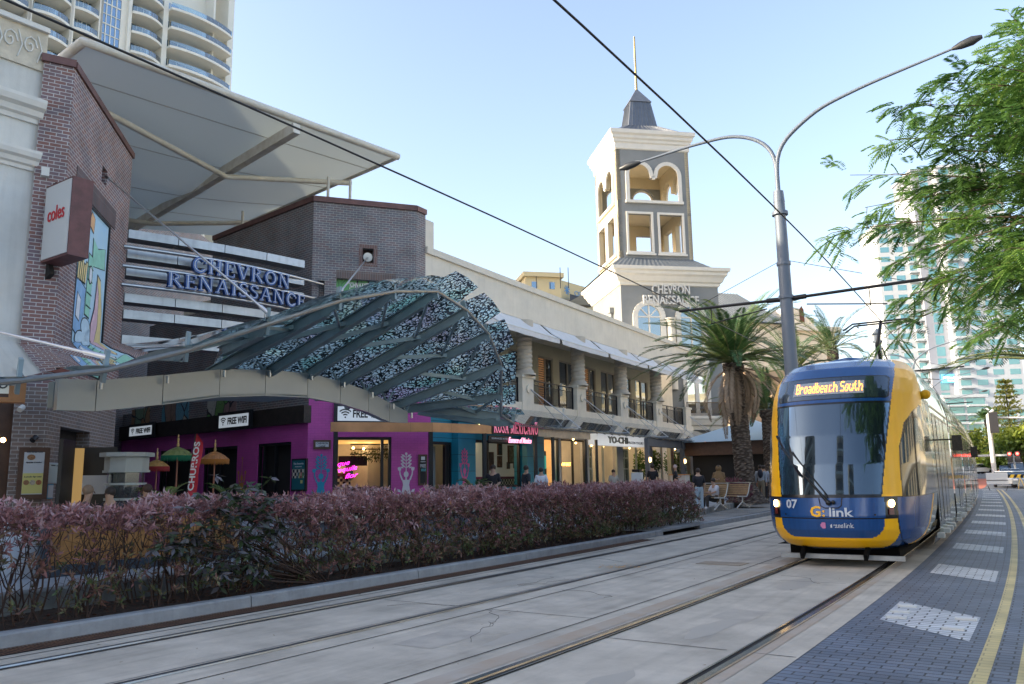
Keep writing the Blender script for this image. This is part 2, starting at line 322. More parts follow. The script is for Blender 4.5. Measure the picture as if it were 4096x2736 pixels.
# drainage grate (rusty) along the kerb
M_grate = mat('rusty_grate', (.16, .075, .04), .8, var=.4, vs=6)
g = MB(); ribbon(g, 5.02, 5.36, -12, 19.2, .003, 1.); g.build('drain_channel', mat('drain_dark', (.02, .015, .012), .9), kind='structure')
g = MB()
for i in range(560):
    s = -2+i*.0378
    if s < 19: g.add([st(s, 5.05, .012), st(s, 5.33, .012), st(s+.02, 5.33, .012), st(s+.02, 5.05, .012)], [(0, 3, 2, 1)])
for n in (5.03, 5.19, 5.33): ribbon(g, n, n+.02, -3, 19.2, .014, 1.)
tag(g.build('drain_grate', M_grate), 'rusty slotted drain grate running along the foot of the grey kerb', 'drain grate')
g = MB(); ribbon(g, 5.02, 5.36, 19.2, 84, .006, 1.); g.build('kerb_channel', M_conc, kind='structure')
# kerb with a real step, broken by a drain inlet at 20.6..23.6
def kerb(s0, s1, n0=5.36, n1=5.52, z1=.15, name='kerb', m=M_kerb, z0=-.04):
    g = MB(); k = max(1, int((s1-s0)/1.)); rows = []
    for i in range(k+1):
        s = s0+(s1-s0)*i/k; rows.append([st(s, n0-.012, z0), st(s, n0, z1-.02), st(s, n0+.02, z1), st(s, n1, z1), st(s, n1, z0)])
    g.grid(rows, False); g.poly(rows[0][::-1]); g.poly(rows[-1]); return g.build(name, m, kind='structure')
for i in range(9): kerb(-9.6+i*3.3, -9.6+i*3.3+3.285)
kerb(20.1, 20.62); kerb(23.62, 84)
g = MB(); rows = []
for i in range(7):
    s = 20.62+i*.5; rows.append([st(s, 5.34, .10), st(s, 5.34, .16), st(s, 5.95, .16), st(s, 5.95, .10)])
g.grid(rows, False); g.poly(rows[0]); g.poly(rows[-1]); ribbon(g, 5.34, 5.95, 20.62, 23.62, .10)
g.build('inlet_lintel', M_kerb, kind='structure')
g = MB(); ribbon(g, 5.3, 5.9, 20.62, 23.62, .010, 1.); g.add([st(20.7, 5.8, 0), st(23.6, 5.8, 0), st(23.6, 5.8, .15), st(20.7, 5.8, .15)], [(0, 1, 2, 3)]); g.build('inlet_pit', mat('pit', (.02, .015, .012), .9), kind='structure')
# planter, plaza, retaining kerb
b = MB(); rows = []
rs = np.random.default_rng(3)
for i in range(120):
    s = -9+i*.275; rows.append([st(s, 5.5+.13*j, .10+.03*rs.random()) for j in range(11)])
b.grid(rows); b.build('planter_soil', M_soil, kind='structure')
b = MB(); uv = ribbon(b, 6.95, 60, -30, 27.5, .35, 2.); b.build('plaza', M_plaza, kind='structure', uvs=uv)
b = MB(); uv = ribbon(b, 9.6, 60, 27.5, 120, .35, 2.); b.build('far_plaza', M_plaza, kind='structure', uvs=uv)
kerb(-9, 19.5, 6.75, 6.96, .352, 'planter_wall', mat('planter_wall', (.20, .22, .23), .85, var=.3, vs=2, streak=.3))
# low concrete wall curving away behind the benches, with the stone strip in front of it
M_oldc = mat('weathered_concrete', (.33, .33, .31), .85, var=.35, vs=2.5, bump=.5, bs=14, streak=.35)
wl = [pz(x, y, .15) for x, y in ((2640, 2096), (2722, 2078), (2840, 2052), (2950, 2030), (3030, 2016), (3062, 2014), (3200, 2016))]
g = MB()
for i in range(len(wl)-1):
    a, c = wl[i], wl[i+1]; d = (c-a)/np.linalg.norm(c-a); w = np.array([-d[1], d[0], 0])*.35
    g.prism([a, c, c+w, a+w], (0, 0, .22))
g.build('low_wall', M_oldc, kind='structure')
g = MB(); nn = [inv(p) for p in wl]
g.poly([st(20, 5.5, .149), st(60, 5.5, .149), st(60, 10.5, .149), st(30, 10.5, .149), st(20, 6.9, .149)]); g.build('footpath_strip', brickmat('cobble_strip', (.33, .33, .31), (.28, .28, .27), (.18, .18, .17), w=.25, h=.15, ms=.02, wear=.3), kind='structure')
g = MB(); P = [p+np.array([0, 0, .2]) for p in wl]; g.poly([P[0], P[1], P[2], P[3], P[4], P[5], st(60, 12, .352), st(30, 16, .352), st(26, 12, .352)]); g.build('upper_pavement', M_plaza, kind='structure')
# markings
def paint_para(s0, ds, n0, n1, skew, m, z=.0045):
    g = MB(); k = 1; A = [st(s0, n0, z), st(s0-skew, n1, z), st(s0-skew+ds, n1, z), st(s0+ds, n0, z)]
    g.add(A, [(0, 1, 2, 3)][::1]); uv = [(n0, s0), (n1, s0-skew), (n1, s0-skew+ds), (n0, s0+ds)]; g.build('lane_marking', m, kind='structure', uvs=uv)
for i in range(16):
    s0 = 9.58+i*4.72
    paint_para(s0, 1.45, -1.48, -2.38, .85, M_padw)
for i in range(2): paint_para(4.86-i*4.72, 1.45, -1.48, -2.38, .85, M_padw)
for n in (-2.51, -2.80):
    g = MB(); uv = ribbon(g, n-.11, n, -10, 80, .0045, .5); g.build('double_yellow_line', M_pady, kind='structure', uvs=uv)
g = MB()
for q in ((1535, 10), (1560, 24)): pass
for i in range(5):                       # raised white studs on the nearest block
    s, n = [(9.75, -1.62), (10.15, -1.6), (10.6, -1.62), (9.3, -2.2), (9.95, -2.26)][i]
    g = MB(); c = st(s, n, .004); g.cbox(c, .09, .2, .022, heading(s)); tag(g.build('road_stud', mat('stud_white', (.6, .62, .62), .5)), 'small raised white stud on the nearest white block beside the track', 'road stud', 'road studs on the nearest white block')
g = MB()
for i in range(60):
    c = pz(2420+random.gauss(60, 42), 2266+random.gauss(0, 4), .012); a = random.random()*6.3; r = random.uniform(.012, .035)
    g.add([c+np.array([math.cos(a+k*1.57)*r, math.sin(a+k*1.57)*r, .004*random.random()]) for k in range(4)], [(0, 1, 2, 3)])
tag(g.build('fallen_petals', mat('petal', (.65, .33, .08), .8)), 'scatter of orange crumbs and petals on the concrete between the far rails', 'litter', kind='stuff')
g = MB(); c = pz(2890, 2254, .006); g.cbox(c, .8, .5, .006, 124); g.build('track_cover_plate', mat('plate', (.33, .27, .2), .7, var=.3), kind='structure')

# wear on the slab: patches, cracks, oil, gum
M_patch = mat('concrete_patch', (.42, .385, .33), .85, var=.25, vs=3, col2=(.36, .33, .29)); M_oil = mat('oil_stain', (.34, .31, .265), .6, var=.3, vs=7, col2=(.40, .37, .32))
for s0, n0, w_, l_, a_ in ((6.5, 2.0, .5, .9, 0), (11.3, 3.7, .6, .35, 8), (9.2, -.1, .45, .7, 3), (14.5, 2.2, .4, .5, 0), (7.6, 4.6, .2, .9, 2)):
    g = MB(); c = st(s0, n0, .0062); u_, v_ = dirv(heading(s0)+a_), nrm(heading(s0)+a_); g.poly([c+u_*l_*p_+v_*w_*q_ for p_, q_ in ((-.5, -.5), (.5, -.46), (.48, .5), (-.52, .47))][::1]); g.build('slab_patch', M_patch, kind='structure')
for s0, n0, r_ in ((8.3, -.12, .30), (12.1, .0, .36), (10.2, 3.72, .26), (6.9, 1.4, .22), (13.6, 2.6, .16), (5.6, -.2, .25), (9.6, 1.9, .12), (16.2, 3.8, .3)):
    g = MB(); g.poly([st(s0+r_*2.2*math.cos(R(k*24))*(.8+.4*random.random()), n0+r_*.55*math.sin(R(k*24))*(.7+.5*random.random()), .0058) for k in range(15)][::-1]); g.build('oil_stain', M_oil, kind='structure')
for k in range(9):
    s0, n0 = random.uniform(5, 17), random.choice((random.uniform(-.5, .5), random.uniform(1.4, 2.5), random.uniform(3.3, 4.2))); P = [(s0, n0)]; a_ = random.uniform(-1.2, 1.2)
    for j in range(9): a_ += random.gauss(0, .5); P.append((P[-1][0]+.13*math.cos(a_), P[-1][1]+.13*math.sin(a_)))
    g = MB()
    for p_, q_ in zip(P, P[1:]): g.bar(st(*p_, .0068), st(*q_, .0068), .0035, .002)
    g.build('hairline_crack', M_joint, kind='structure')
NL_ = 150; g = MB()
for k in range(NL_):
    c = st(random.uniform(4, 24), random.choice((random.uniform(-2.3, 5.0), random.uniform(4.4, 5.3))), .011); a_ = random.random()*6.3; r = random.uniform(.010, .028); u_ = np.array([math.cos(a_), math.sin(a_), 0]); v_ = np.array([-u_[1], u_[0], 0]); g.quad(c-u_*r, c-v_*r*.4, c+u_*r+(0, 0, .004), c+v_*r*.4)
tag(g.build('ground_litter', mat('dry_leaf', (.20, .13, .07), .9, var=.5, vs=60, coord='OBJ')), 'small dry leaves and gum spots scattered on the track slab', 'litter', kind='stuff')
# ================================================================ planes of the street front
class Pl:
    def __init__(s, o, a, out): s.o = np.array([o[0], o[1], 0.]); s.a = a; s.d = dirv(a); s.w = out
    def P(s, u, w, z): return s.o+s.d*u+s.w*w+np.array([0, 0, z])
    def px(s, x, y, w=0.):
        p = pl(x, y, s.o+s.w*w, s.w); q = p-s.o; return q.dot(s.d), p[2]
    def box(s, mb, u0, u1, w0, w1, z0, z1): return mb.box(s.P(u0, w0, z0), s.d*(u1-u0), s.w*(w1-w0), (0, 0, z1-z0))
FP = Pl(nrm(31)*18, 31, -nrm(31))
cL = pl(301, 270, FP.o, FP.w); c2 = pl(1666, 838, FP.o, FP.w); c1 = pl(1256, 802, c2, nrm(70.5))
BF = Pl(c1, 70.5, -nrm(70.5)); BL = Pl(c1, -49, nrm(-49)); LF = Pl(cL, 58, -nrm(58)); LS = Pl(cL, -12, -nrm(-12))
def wall(mb, pn, u0, u1, z0, z1, ops=(), depth=.25, w=0., back=True):
    us = sorted({u0, u1, *[o[0] for o in ops], *[o[1] for o in ops]}); zs = sorted({z0, z1, *[o[2] for o in ops], *[o[3] for o in ops]})
    us = [u for u in us if u0 <= u <= u1]; zs = [z for z in zs if z0 <= z <= z1]
    flip = np.dot(np.cross(pn.d, (0, 0, 1.)), pn.w) < 0
    def q(a, b, c, d): mb.quad(*((a, b, c, d)[::-1] if flip else (a, b, c, d)))
    for i in range(len(us)-1):
        for j in range(len(zs)-1):
            um, zm = (us[i]+us[i+1])/2, (zs[j]+zs[j+1])/2
            if any(o[0] < um < o[1] and o[2] < zm < o[3] for o in ops): continue
            q(pn.P(us[i], w, zs[j]), pn.P(us[i+1], w, zs[j]), pn.P(us[i+1], w, zs[j+1]), pn.P(us[i], w, zs[j+1]))
            if back: q(pn.P(us[i], w-depth, zs[j+1]), pn.P(us[i+1], w-depth, zs[j+1]), pn.P(us[i+1], w-depth, zs[j]), pn.P(us[i], w-depth, zs[j]))
    for a, b, c, d in list(ops)+[(u0, u1, z0, z1)]:
        A = [(a, c), (b, c), (b, d), (a, d)]; inner = (a, b, c, d) != (u0, u1, z0, z1)
        for k in range(4):
            p, r_ = A[k], A[(k+1) % 4]; Q = [pn.P(p[0], w, p[1]), pn.P(r_[0], w, r_[1]), pn.P(r_[0], w-depth, r_[1]), pn.P(p[0], w-depth, p[1])]
            q(*(Q if inner else Q[::-1]))
    return mb
def frame(mb, pn, u0, u1, z0, z1, t=.06, w=0., d=.06, us=(), zs=()):
    pn.box(mb, u0, u1, w-d, w, z1-t, z1); pn.box(mb, u0, u1, w-d, w, z0, z0+t); pn.box(mb, u0, u0+t, w-d, w, z0+t, z1-t); pn.box(mb, u1-t, u1, w-d, w, z0+t, z1-t)
    for u in us: pn.box(mb, u-t/2, u+t/2, w-d+.003, w-.003, z0+t, z1-t)
    for z in zs: pn.box(mb, u0+t, u1-t, w-d+.006, w-.006, z-t/2, z+t/2)
    return mb
M_brick = brickmat('red_brown_brick', (.26, .12, .095), (.19, .14, .16), (.50, .49, .47), c3=None, wear=.3, ms=.019)
M_brick2 = brickmat('blue_brown_brick', (.165, .165, .185), (.21, .14, .14), (.40, .39, .37), w=.24, h=.086, wear=.25, bias=-.2, ms=.018)
M_brick3 = brickmat('grey_tan_brick', (.24, .165, .13), (.19, .155, .14), (.40, .38, .36), wear=.25, ms=.018)
M_cop = mat('copper_coping', (.17, .085, .075), .5, .3, var=.3, vs=2)
M_cream = mat('cream_render', (.74, .68, .57), .8, var=.09, vs=1.2, bump=.12, bs=30, streak=.07)
M_creamw = mat('pale_render_left', (.66, .65, .60), .8, var=.1, vs=1, bump=.12, bs=30, streak=.12)
M_trim = mat('white_trim', (.70, .68, .62), .6, var=.06, vs=3)
M_blk = mat('black_metal', (.018, .019, .021), .4, .3, spec=.5)
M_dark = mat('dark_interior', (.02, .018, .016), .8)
M_win = glassmat('window_glass', (.8, .88, .92), .12)
M_steel = mat('stainless', (.55, .56, .57), .28, 1., var=.12, vs=2)
M_wfr = mat('taupe_frames', (.33, .29, .23), .5)
# ---- left brick building
zt = float(LS.px(301, 276)[1])
uL = LF.px(176, 240)[0]; uS = LS.px(530, 640)[0]; uS2 = LS.px(497, 1300)[0]
BB = thing('brick_building', 'tall red-brown brick building with copper edge beside the cartoon mural, under the white sail', 'building', LF.P(uL/2, -1, .35))
mu = [LS.px(333, 1180), LS.px(432, 1180)]; m0 = LS.px(318, 900)[0]; m1 = LS.px(440, 960)[0]; mz0 = 4.3; mz1 = float(LS.px(400, 905)[1])
MUR = (m0, m1, mz0, 8.6)
b = MB(); wall(b, LF, uL, 0, .35, zt+.02); b.build('wall', M_brick, BB)
nu, nz = LS.px(418, 700)
b = MB(); wall(b, LS, 0, uS, 3.6, zt, [MUR, (nu-.22, nu+.22, nz-.25, nz+.2)], .35); b.build('side_wall', M_brick, BB)
b = MB(); wall(b, LS, 0, uS, .35, 3.6, [(.9, 3.2, .35, 2.9)], .35); b.build('lower_side_wall', M_brick3, BB)
b = MB(); wall(b, LF, uL, 0, .35, 3.7, [], .05, w=.012, back=False); b.build('lower_wall', M_brick3, BB)
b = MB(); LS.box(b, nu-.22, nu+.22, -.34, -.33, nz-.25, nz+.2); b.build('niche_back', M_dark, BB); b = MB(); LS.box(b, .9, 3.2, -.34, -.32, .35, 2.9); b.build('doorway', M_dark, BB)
b = MB(); LF.box(b, uL-.05, .02, -.3, .06, zt+.02, zt+.2); LS.box(b, .0, uS+.04, -.42, .05, zt+.004, zt+.18); b.build('coping', M_cop, BB)
b = MB(); LF.box(b, uL, 0, .0, .03, 4.05, 4.38); LS.box(b, 0, m0-.02, .0, .03, 4.05, 4.38); b.build('plinth_band', mat('red_band', (.22, .07, .05), .7, var=.2), BB)
b = MB(); LS.box(b, m0-.5, m1+.35, .0, .02, 8.62, 9.15); b.build('soldier_course', brickmat('soldier_brick', (.15, .09, .09), (.11, .09, .10), (.22, .21, .2), w=.086, h=.5, offs=0), BB)
b = MB(); frame(b, LS, m0, m1, mz0, 8.6, .05, .006, .12); b.build('mural_frame', M_blk, BB)
b = MB(); b.prism([LF.P(uL, -.3, .35), LF.P(-.3, -.3, .35), LS.P(.3, -.4, .35), LS.P(uS-.1, -.4, .35), LS.P(uS-.1, -3, .35), LS.P(uS+10, -14, .35), LF.P(uL-9, -18, .35), LF.P(uL-3, -3, .35)], (0, 0, zt-.5)); b.build('core', M_brick, BB)
def muralmat(name, cols, scale=1.3, seed=0., line=.03):
    m = bpy.data.materials.new(name); m.use_nodes = True; N = m.node_tree.nodes; L = m.node_tree.links; bs_ = N['Principled BSDF']; bs_.inputs['Roughness'].default_value = .5
    tc = N.new('ShaderNodeTexCoord'); mp = N.new('ShaderNodeMapping'); mp.inputs['Location'].default_value = (seed, seed*1.7, seed); mp.inputs['Scale'].default_value = (1, .62, 1); L.new(tc.outputs['UV'], mp.inputs[0])
    nz_ = N.new('ShaderNodeTexNoise'); nz_.inputs['Scale'].default_value = 1.1; L.new(mp.outputs[0], nz_.inputs['Vector'])
    ad = N.new('ShaderNodeMix'); ad.data_type = 'VECTOR'; ad.inputs[0].default_value = .35; L.new(mp.outputs[0], ad.inputs[4]); L.new(nz_.outputs['Color'], ad.inputs[5])
    v1 = N.new('ShaderNodeTexVoronoi'); v1.inputs['Scale'].default_value = scale; L.new(ad.outputs[1], v1.inputs['Vector'])
    v2 = N.new('ShaderNodeTexVoronoi'); v2.feature = 'DISTANCE_TO_EDGE'; v2.inputs['Scale'].default_value = scale; L.new(ad.outputs[1], v2.inputs['Vector'])
    cr = N.new('ShaderNodeValToRGB'); cr.color_ramp.interpolation = 'CONSTANT'; sp = N.new('ShaderNodeSeparateColor'); L.new(v1.outputs['Color'], sp.inputs[0]); L.new(sp.outputs[0], cr.inputs[0])
    el = cr.color_ramp.elements
    while len(el) < len(cols): el.new(.5)
    for i, c in enumerate(cols): el[i].position = i/len(cols); el[i].color = (*c, 1)
    v3 = N.new('ShaderNodeTexVoronoi'); v3.feature = 'DISTANCE_TO_EDGE'; v3.inputs['Scale'].default_value = scale*3.1; L.new(ad.outputs[1], v3.inputs['Vector'])
    th = N.new('ShaderNodeMath'); th.operation = 'GREATER_THAN'; th.inputs[1].default_value = line; L.new(v2.outputs[0], th.inputs[0])
    t2 = N.new('ShaderNodeMath'); t2.operation = 'GREATER_THAN'; t2.inputs[1].default_value = line*.35; L.new(v3.outputs[0], t2.inputs[0])
    t3 = N.new('ShaderNodeMath'); t3.operation = 'MULTIPLY'; L.new(th.outputs[0], t3.inputs[0]); L.new(t2.outputs[0], t3.inputs[1])
    mx = N.new('ShaderNodeMix'); mx.data_type = 'RGBA'; mx.inputs[6].default_value = (.02, .02, .03, 1); L.new(t3.outputs[0], mx.inputs[0]); L.new(cr.outputs[0], mx.inputs[7]); L.new(mx.outputs[2], bs_.inputs['Base Color']); return m
M_mur = muralmat('mural_paint', [(.42, .64, .80), (.45, .70, .76), (.42, .72, .58), (.75, .66, .42), (.40, .62, .82), (.60, .56, .72), (.72, .80, .86), (.44, .66, .80)], 2.1)
MU = thing('mural', 'tall pale blue and green cartoon mural set in the side of the red-brown brick building', 'mural', LS.P((m0+m1)/2, -.04, mz0))
b = MB(); wall(b, LS, m0+.05, m1-.05, mz0+.05, 8.55, [], .03, w=-.04); b.build('painted_ground', mat('mural_sky', (.42, .66, .84), .5, var=.18, vs=1.5, col2=(.55, .76, .86)), MU)
MW, MH = m1-m0-.1, 8.5-mz0
def mshape(nm, pts_, col, k_=1):
    cx, cz = sum(p[0] for p in pts_)/len(pts_), sum(p[1] for p in pts_)/len(pts_); ins = lambda p, d_: (p[0]-d_*(p[0]-cx)/(abs(p[0]-cx)+abs(p[1]-cz)+.01), p[1]-d_*.6*(p[1]-cz)/(abs(p[0]-cx)+abs(p[1]-cz)+.01))
    Q = lambda ps, w_: [LS.P(m0+.05+MW*min(.99, max(.01, x)), w_, mz0+.05+MH*z) for x, z in ps]
    b = MB(); b.prism(Q(pts_, -.037+.004*k_), LS.w*.003); o = b.build(nm, M_blk, MU); b = MB(); b.prism(Q([ins(p, .022) for p in pts_], -.0335+.004*k_), LS.w*.003); b.build('fill', mat('mp_%s' % '_'.join(str(int(c*99)) for c in col), col, .5, var=.12, vs=4), o)
blob = lambda cx, cz, rx, rz, n=14: [(cx+rx*math.cos(i/n*6.283), cz+rz*math.sin(i/n*6.283)) for i in range(n)]
gr, ye, pu, wh, pk, bl2 = (.36, .72, .56), (.86, .70, .34), (.60, .54, .76), (.86, .88, .9), (.80, .55, .62), (.30, .52, .78)
mshape('green_hill', [(0, .0), (1, .0), (1, .12), (.75, .06), (.5, .13), (.2, .05), (0, .14)], gr)
for q in ((.3, .17, .2, .07), (.62, .2, .22, .09), (.85, .14, .2, .07), (.42, .27, .16, .06)): mshape('cloud', blob(*q), (.62, .80, .90), 2)
mshape('blue_box', [(.02, .22), (.3, .17), (.36, .5), (.05, .54)], bl2, 1); mshape('white_flap', [(.08, .3), (.2, .28), (.22, .42), (.1, .45)], wh, 3)
for i in range(5): mshape('yellow_stick', [(.06+.055*i, .52), (.10+.055*i, .515), (.12+.06*i, .66-.02*(i % 2)), (.07+.06*i, .665-.02*(i % 2))], ye, 2)
mshape('green_tower', [(.36, .34), (.52, .33), (.55, .72), (.38, .73)], gr, 1); mshape('green_block', [(.5, .66), (.95, .70), (.93, .84), (.66, .80), (.48, .84)], gr, 1)
for i in range(4): mshape('grid_line', [(.38, .40+.08*i), (.54, .395+.08*i), (.54, .402+.08*i), (.38, .407+.08*i)], (.02, .05, .04), 4)
mshape('purple_steps', [(.05, .68), (.2, .72), (.2, .77), (.32, .75), (.30, .82), (.12, .84), (.02, .78)], pu, 2)
mshape('yellow_bun', [(.66, .14), (.82, .12), (.95, .22), (.93, .42), (.82, .62), (.70, .64), (.74, .42), (.62, .26)], ye, 3); mshape('pink_roll', [(.58, .2), (.7, .18), (.80, .32), (.78, .52), (.70, .60), (.66, .42), (.56, .3)], pk, 4)
mshape('orange_drop', [(.3, .9), (.48, .86), (.5, .96), (.38, .99)], (.80, .48, .25), 2); mshape('green_leafage', [(.0, .88), (.24, .93), (.28, 1.), (0, 1.)], (.3, .6, .3), 1); mshape('white_chimney', blob(.46, .6, .06, .06), wh, 4)
# ---- pale building at the far left edge
WP = Pl(LF.P(uL, -.12, 0), 38, -nrm(38))
PB = thing('pale_building', 'pale rendered building with moulded cornices and broken frieze at the left edge of the picture', 'building', WP.P(-5, -2, .35))
b = MB(); wall(b, WP, -46, .05, 3.7, 11.9); b.build('wall', M_creamw, PB)  # run lengthened out of view so that it shades the foreground
b = MB(); wall(b, WP, -46, .05, .35, 3.7, [(-15, -1.35, .9, 3.1)], .3); b.build('shopfront_wall', mat('brown_panels', (.12, .065, .04), .6, var=.3, vs=2), PB)
def cornice(mb, pn, u0, u1, z, prof):
    rows = [[pn.P(u, w, z+dz) for w, dz in prof] for u in (u0, u1)]; mb.grid(rows, False, flip=True); mb.poly(rows[0][::-1]); mb.poly(rows[1]); return mb
CP = [(-.02, 0), (.06, 0), (.08, .1), (.16, .14), (.2, .26), (.3, .32), (.34, .44), (.34, .52), (.1, .56), (-.02, .56)]
z1_ = WP.px(80, 430)[1]; z2_ = WP.px(80, 640)[1]
b = MB(); cornice(b, WP, -46, .03, z1_-.3, CP); b.build('upper_cornice', M_trim, PB)
b = MB(); cornice(b, WP, -46, .03, z2_-.2, [(w*.8, z*.8) for w, z in CP]); b.build('lower_cornice', M_trim, PB)
z3_ = WP.px(80, 250)[1]
b = MB(); WP.box(b, -46, .03, 0, .06, z3_-.05, z3_+.9); b.build('frieze', mat('frieze_cream', (.62, .55, .43), .8, var=.2, vs=3), PB)
b = MB()
for k_ in range(26):
    u_ = -.35-k_*.42; P = [WP.P(u_+.16*(1-j/14)*math.cos(j*.75), .075, z3_+.45+.26*(1-j/14)*math.sin(j*.75)) for j in range(13)]; b.tube(P, .022, 5); b.tube([WP.P(u_+.18, .07, z3_+.1), WP.P(u_+.26, .08, z3_+.42), WP.P(u_+.16, .07, z3_+.75)], .018, 5)
b.build('frieze_scrolls', M_trim, PB)
b = MB(); WP.box(b, -46, .03, -.1, .16, z3_+.9, z3_+1.02); b.build('frieze_cap', M_trim, PB)
b = MB(); b.prism([WP.P(-46, -.3, .35), WP.P(0, -.3, .35), WP.P(0, -12, .35), WP.P(-46, -12, .35)], (0, 0, 11.2)); b.build('core', M_creamw, PB)
M_amber = mat('amber_interior', (.45, .25, .07), .7, emit=.25, ecol=(1., .55, .15))
b = MB(); WP.box(b, -14.9, -1.45, -.28, -.26, .95, 3.05); b.build('lit_window', M_amber, PB)
b = MB(); frame(b, WP, -15, -1.35, .9, 3.1, .09, .02, .2, us=(-11, -7, -3.8)); b.build('window_frame', M_blk, PB)
# ---- right brick building (magenta below)
zr = 11.5; zm = 4.85
M_mag = brickmat('magenta_painted_brick', (.52, .075, .34), (.48, .07, .31), (.38, .055, .25), rough=.55, wear=.12, ms=.01, bump=.6)
RB = thing('corner_brick_building', 'blue-brown brick corner building with a small square niche, magenta below, left of the cream arcade', 'building', c1+np.array([1.5, 2.5, .35]))
u2 = float(BF.px(1666, 838)[0]); uC0 = FP.px(1666, 900)[0]; uC1 = FP.px(1702, 900)[0]
nw = [BF.px(1451, 992), BF.px(1494, 1052)]; NI = (nw[0][0], nw[1][0], nw[1][1], nw[0][1])
pn_ = [BF.px(1346, 1112), BF.px(1580, 1128)]; PAN = (pn_[0][0], pn_[1][0], 6.7, pn_[0][1])
b = MB(); wall(b, BF, 0, u2, zm, zr, [NI, PAN, (BF.px(1270, 1120)[0], BF.px(1299, 1120)[0], 7.0, BF.px(1270, 1121)[1])], .3); b.build('wall', M_brick2, RB)
uBL = BL.px(853, 978)[0]; uBX = BL.px(370, 1750)[0]; uBM = BL.px(600, 1300)[0]
b = MB(); wall(b, BL, .0, uBL, zm-.1, zr-.0, [], .3); wall(b, BL, uBL, uBM, zm-.1, 8.6, [], .3); b.build('lane_wall', M_brick2, RB)
b = MB(); wall(b, FP, uC0, uC1, zm, zr, [], .3); b.build('end_wall', M_brick2, RB)
b = MB(); BF.box(b, -.02, u2+.02, -.3, .07, zr, zr+.2); BL.box(b, 0, uBL, -.34, .06, zr+.003, zr+.197); FP.box(b, uC0, uC1+.02, -.3, .06, zr+.004, zr+.2); b.build('coping', M_cop, RB)
b = MB(); frame(b, BF, NI[0]-.14, NI[1]+.14, NI[2]-.14, NI[3]+.14, .138, .012, .02); b.build('niche_surround', brickmat('niche_brick', (.22, .12, .10), (.17, .10, .09), (.3, .28, .26), w=.09, h=.3), RB)
b = MB(); BF.box(b, NI[0], NI[1], -.29, -.27, NI[2], NI[3]); b.build('niche_back', mat('niche_back', (.03, .012, .01), .8), RB)
b = MB(); BF.box(b, PAN[0]-.02, PAN[1]+.02, .0, .012, PAN[3]+.002, PAN[3]+.3); b.build('soldier_course', brickmat('soldier_brick2', (.20, .125, .105), (.15, .115, .11), (.27, .25, .23), w=.086, h=.32, offs=0), RB)
b = MB(); b.prism([BF.P(.1, -.32, 4.9), BF.P(u2-.1, -.32, 4.9), FP.P(uC1-.1, -.4, 4.9), FP.P(uC1-.1, -9, 4.9), BL.P(uBL, -8, 4.9), BL.P(uBL, -.4, 4.9), BL.P(.1, -.4, 4.9)], (0, 0, zr-5.1)); b.build('core', M_brick2, RB)
b = MB(); BF.box(b, PAN[0], PAN[1], -.28, -.2, PAN[2], PAN[3]); tag(b.build('wall_artwork', muralmat('art2', [(.25, .45, .55), (.12, .35, .12), (.3, .5, .3), (.3, .45, .6), (.5, .55, .3), (.2, .4, .5)], 1.6, 5.)), 'black framed green and blue artwork above the patterned glass canopy', 'mural')
b = MB(); a_, z_ = BF.px(1397, 1138); text(b, '"JOHN KAYE"', BF.P(a_, -.19, z_-.05), BF.d, (0, 0, 1), .26, .004, fit=.72, align='LEFT', bold=.008)
tag(b.build('artwork_name', mat('white_lettering', (.75, .75, .75), .5)), 'hand-lettered white name on the green artwork above the canopy', 'lettering')
# magenta ground storey
M0 = BF.px(1365, 1790)[0]; M1 = BF.px(1566, 1790)[0]; MZ = BF.px(1450, 1748)[1]
b = MB(); wall(b, BF, 0, u2+.55, .35, zm, [(M0-.2, M1, 1.15, MZ)], .35, w=.004); b.build('magenta_wall', M_mag, RB)
lo = [(BL.px(x0, 1800)[0], BL.px(x1, 1800)[0]) for x0, x1 in ((1165, 1030), (950, 815), (765, 640))]
b = MB(); wall(b, BL, 0, uBX, .35, 3.55, [(min(p), max(p), .36, 2.95) for p in lo], .35, w=.004); b.build('magenta_lane_wall', M_mag, RB)
b = MB()
for p in lo: BL.box(b, min(p)-.02, max(p)+.02, -1.6, -.36, .36, 3.1)
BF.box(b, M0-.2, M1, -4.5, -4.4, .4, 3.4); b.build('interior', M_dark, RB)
for p in lo: b = MB(); frame(b, BL, min(p), max(p), .36, 2.95, .09, -.05, .1, us=((p[0]+p[1])/2, max(p)-.35)); b.build('opening_frame', M_blk, RB)
b = MB(); frame(b, BF, M0-.2, M1, 1.15, MZ, .1, -.04, .1, us=(M1-.32,)); BF.box(b, M0-.2, M1, -.02, .25, 1.1, 1.2); b.build('opening_frame', M_blk, RB)
b = MB(); wall(b, BL, -.05, uBX, 3.55, 4.15, [], .3, w=.22); b.build('dark_fascia', mat('charred_timber', (.03, .022, .018), .6, var=.5, vs=3, bump=.4), RB)
b = MB(); wall(b, BL, -.0, uBX, 4.15, zm-.1, [], .2, w=-.0); b.build('upper_lane_wall', M_brick2, RB)
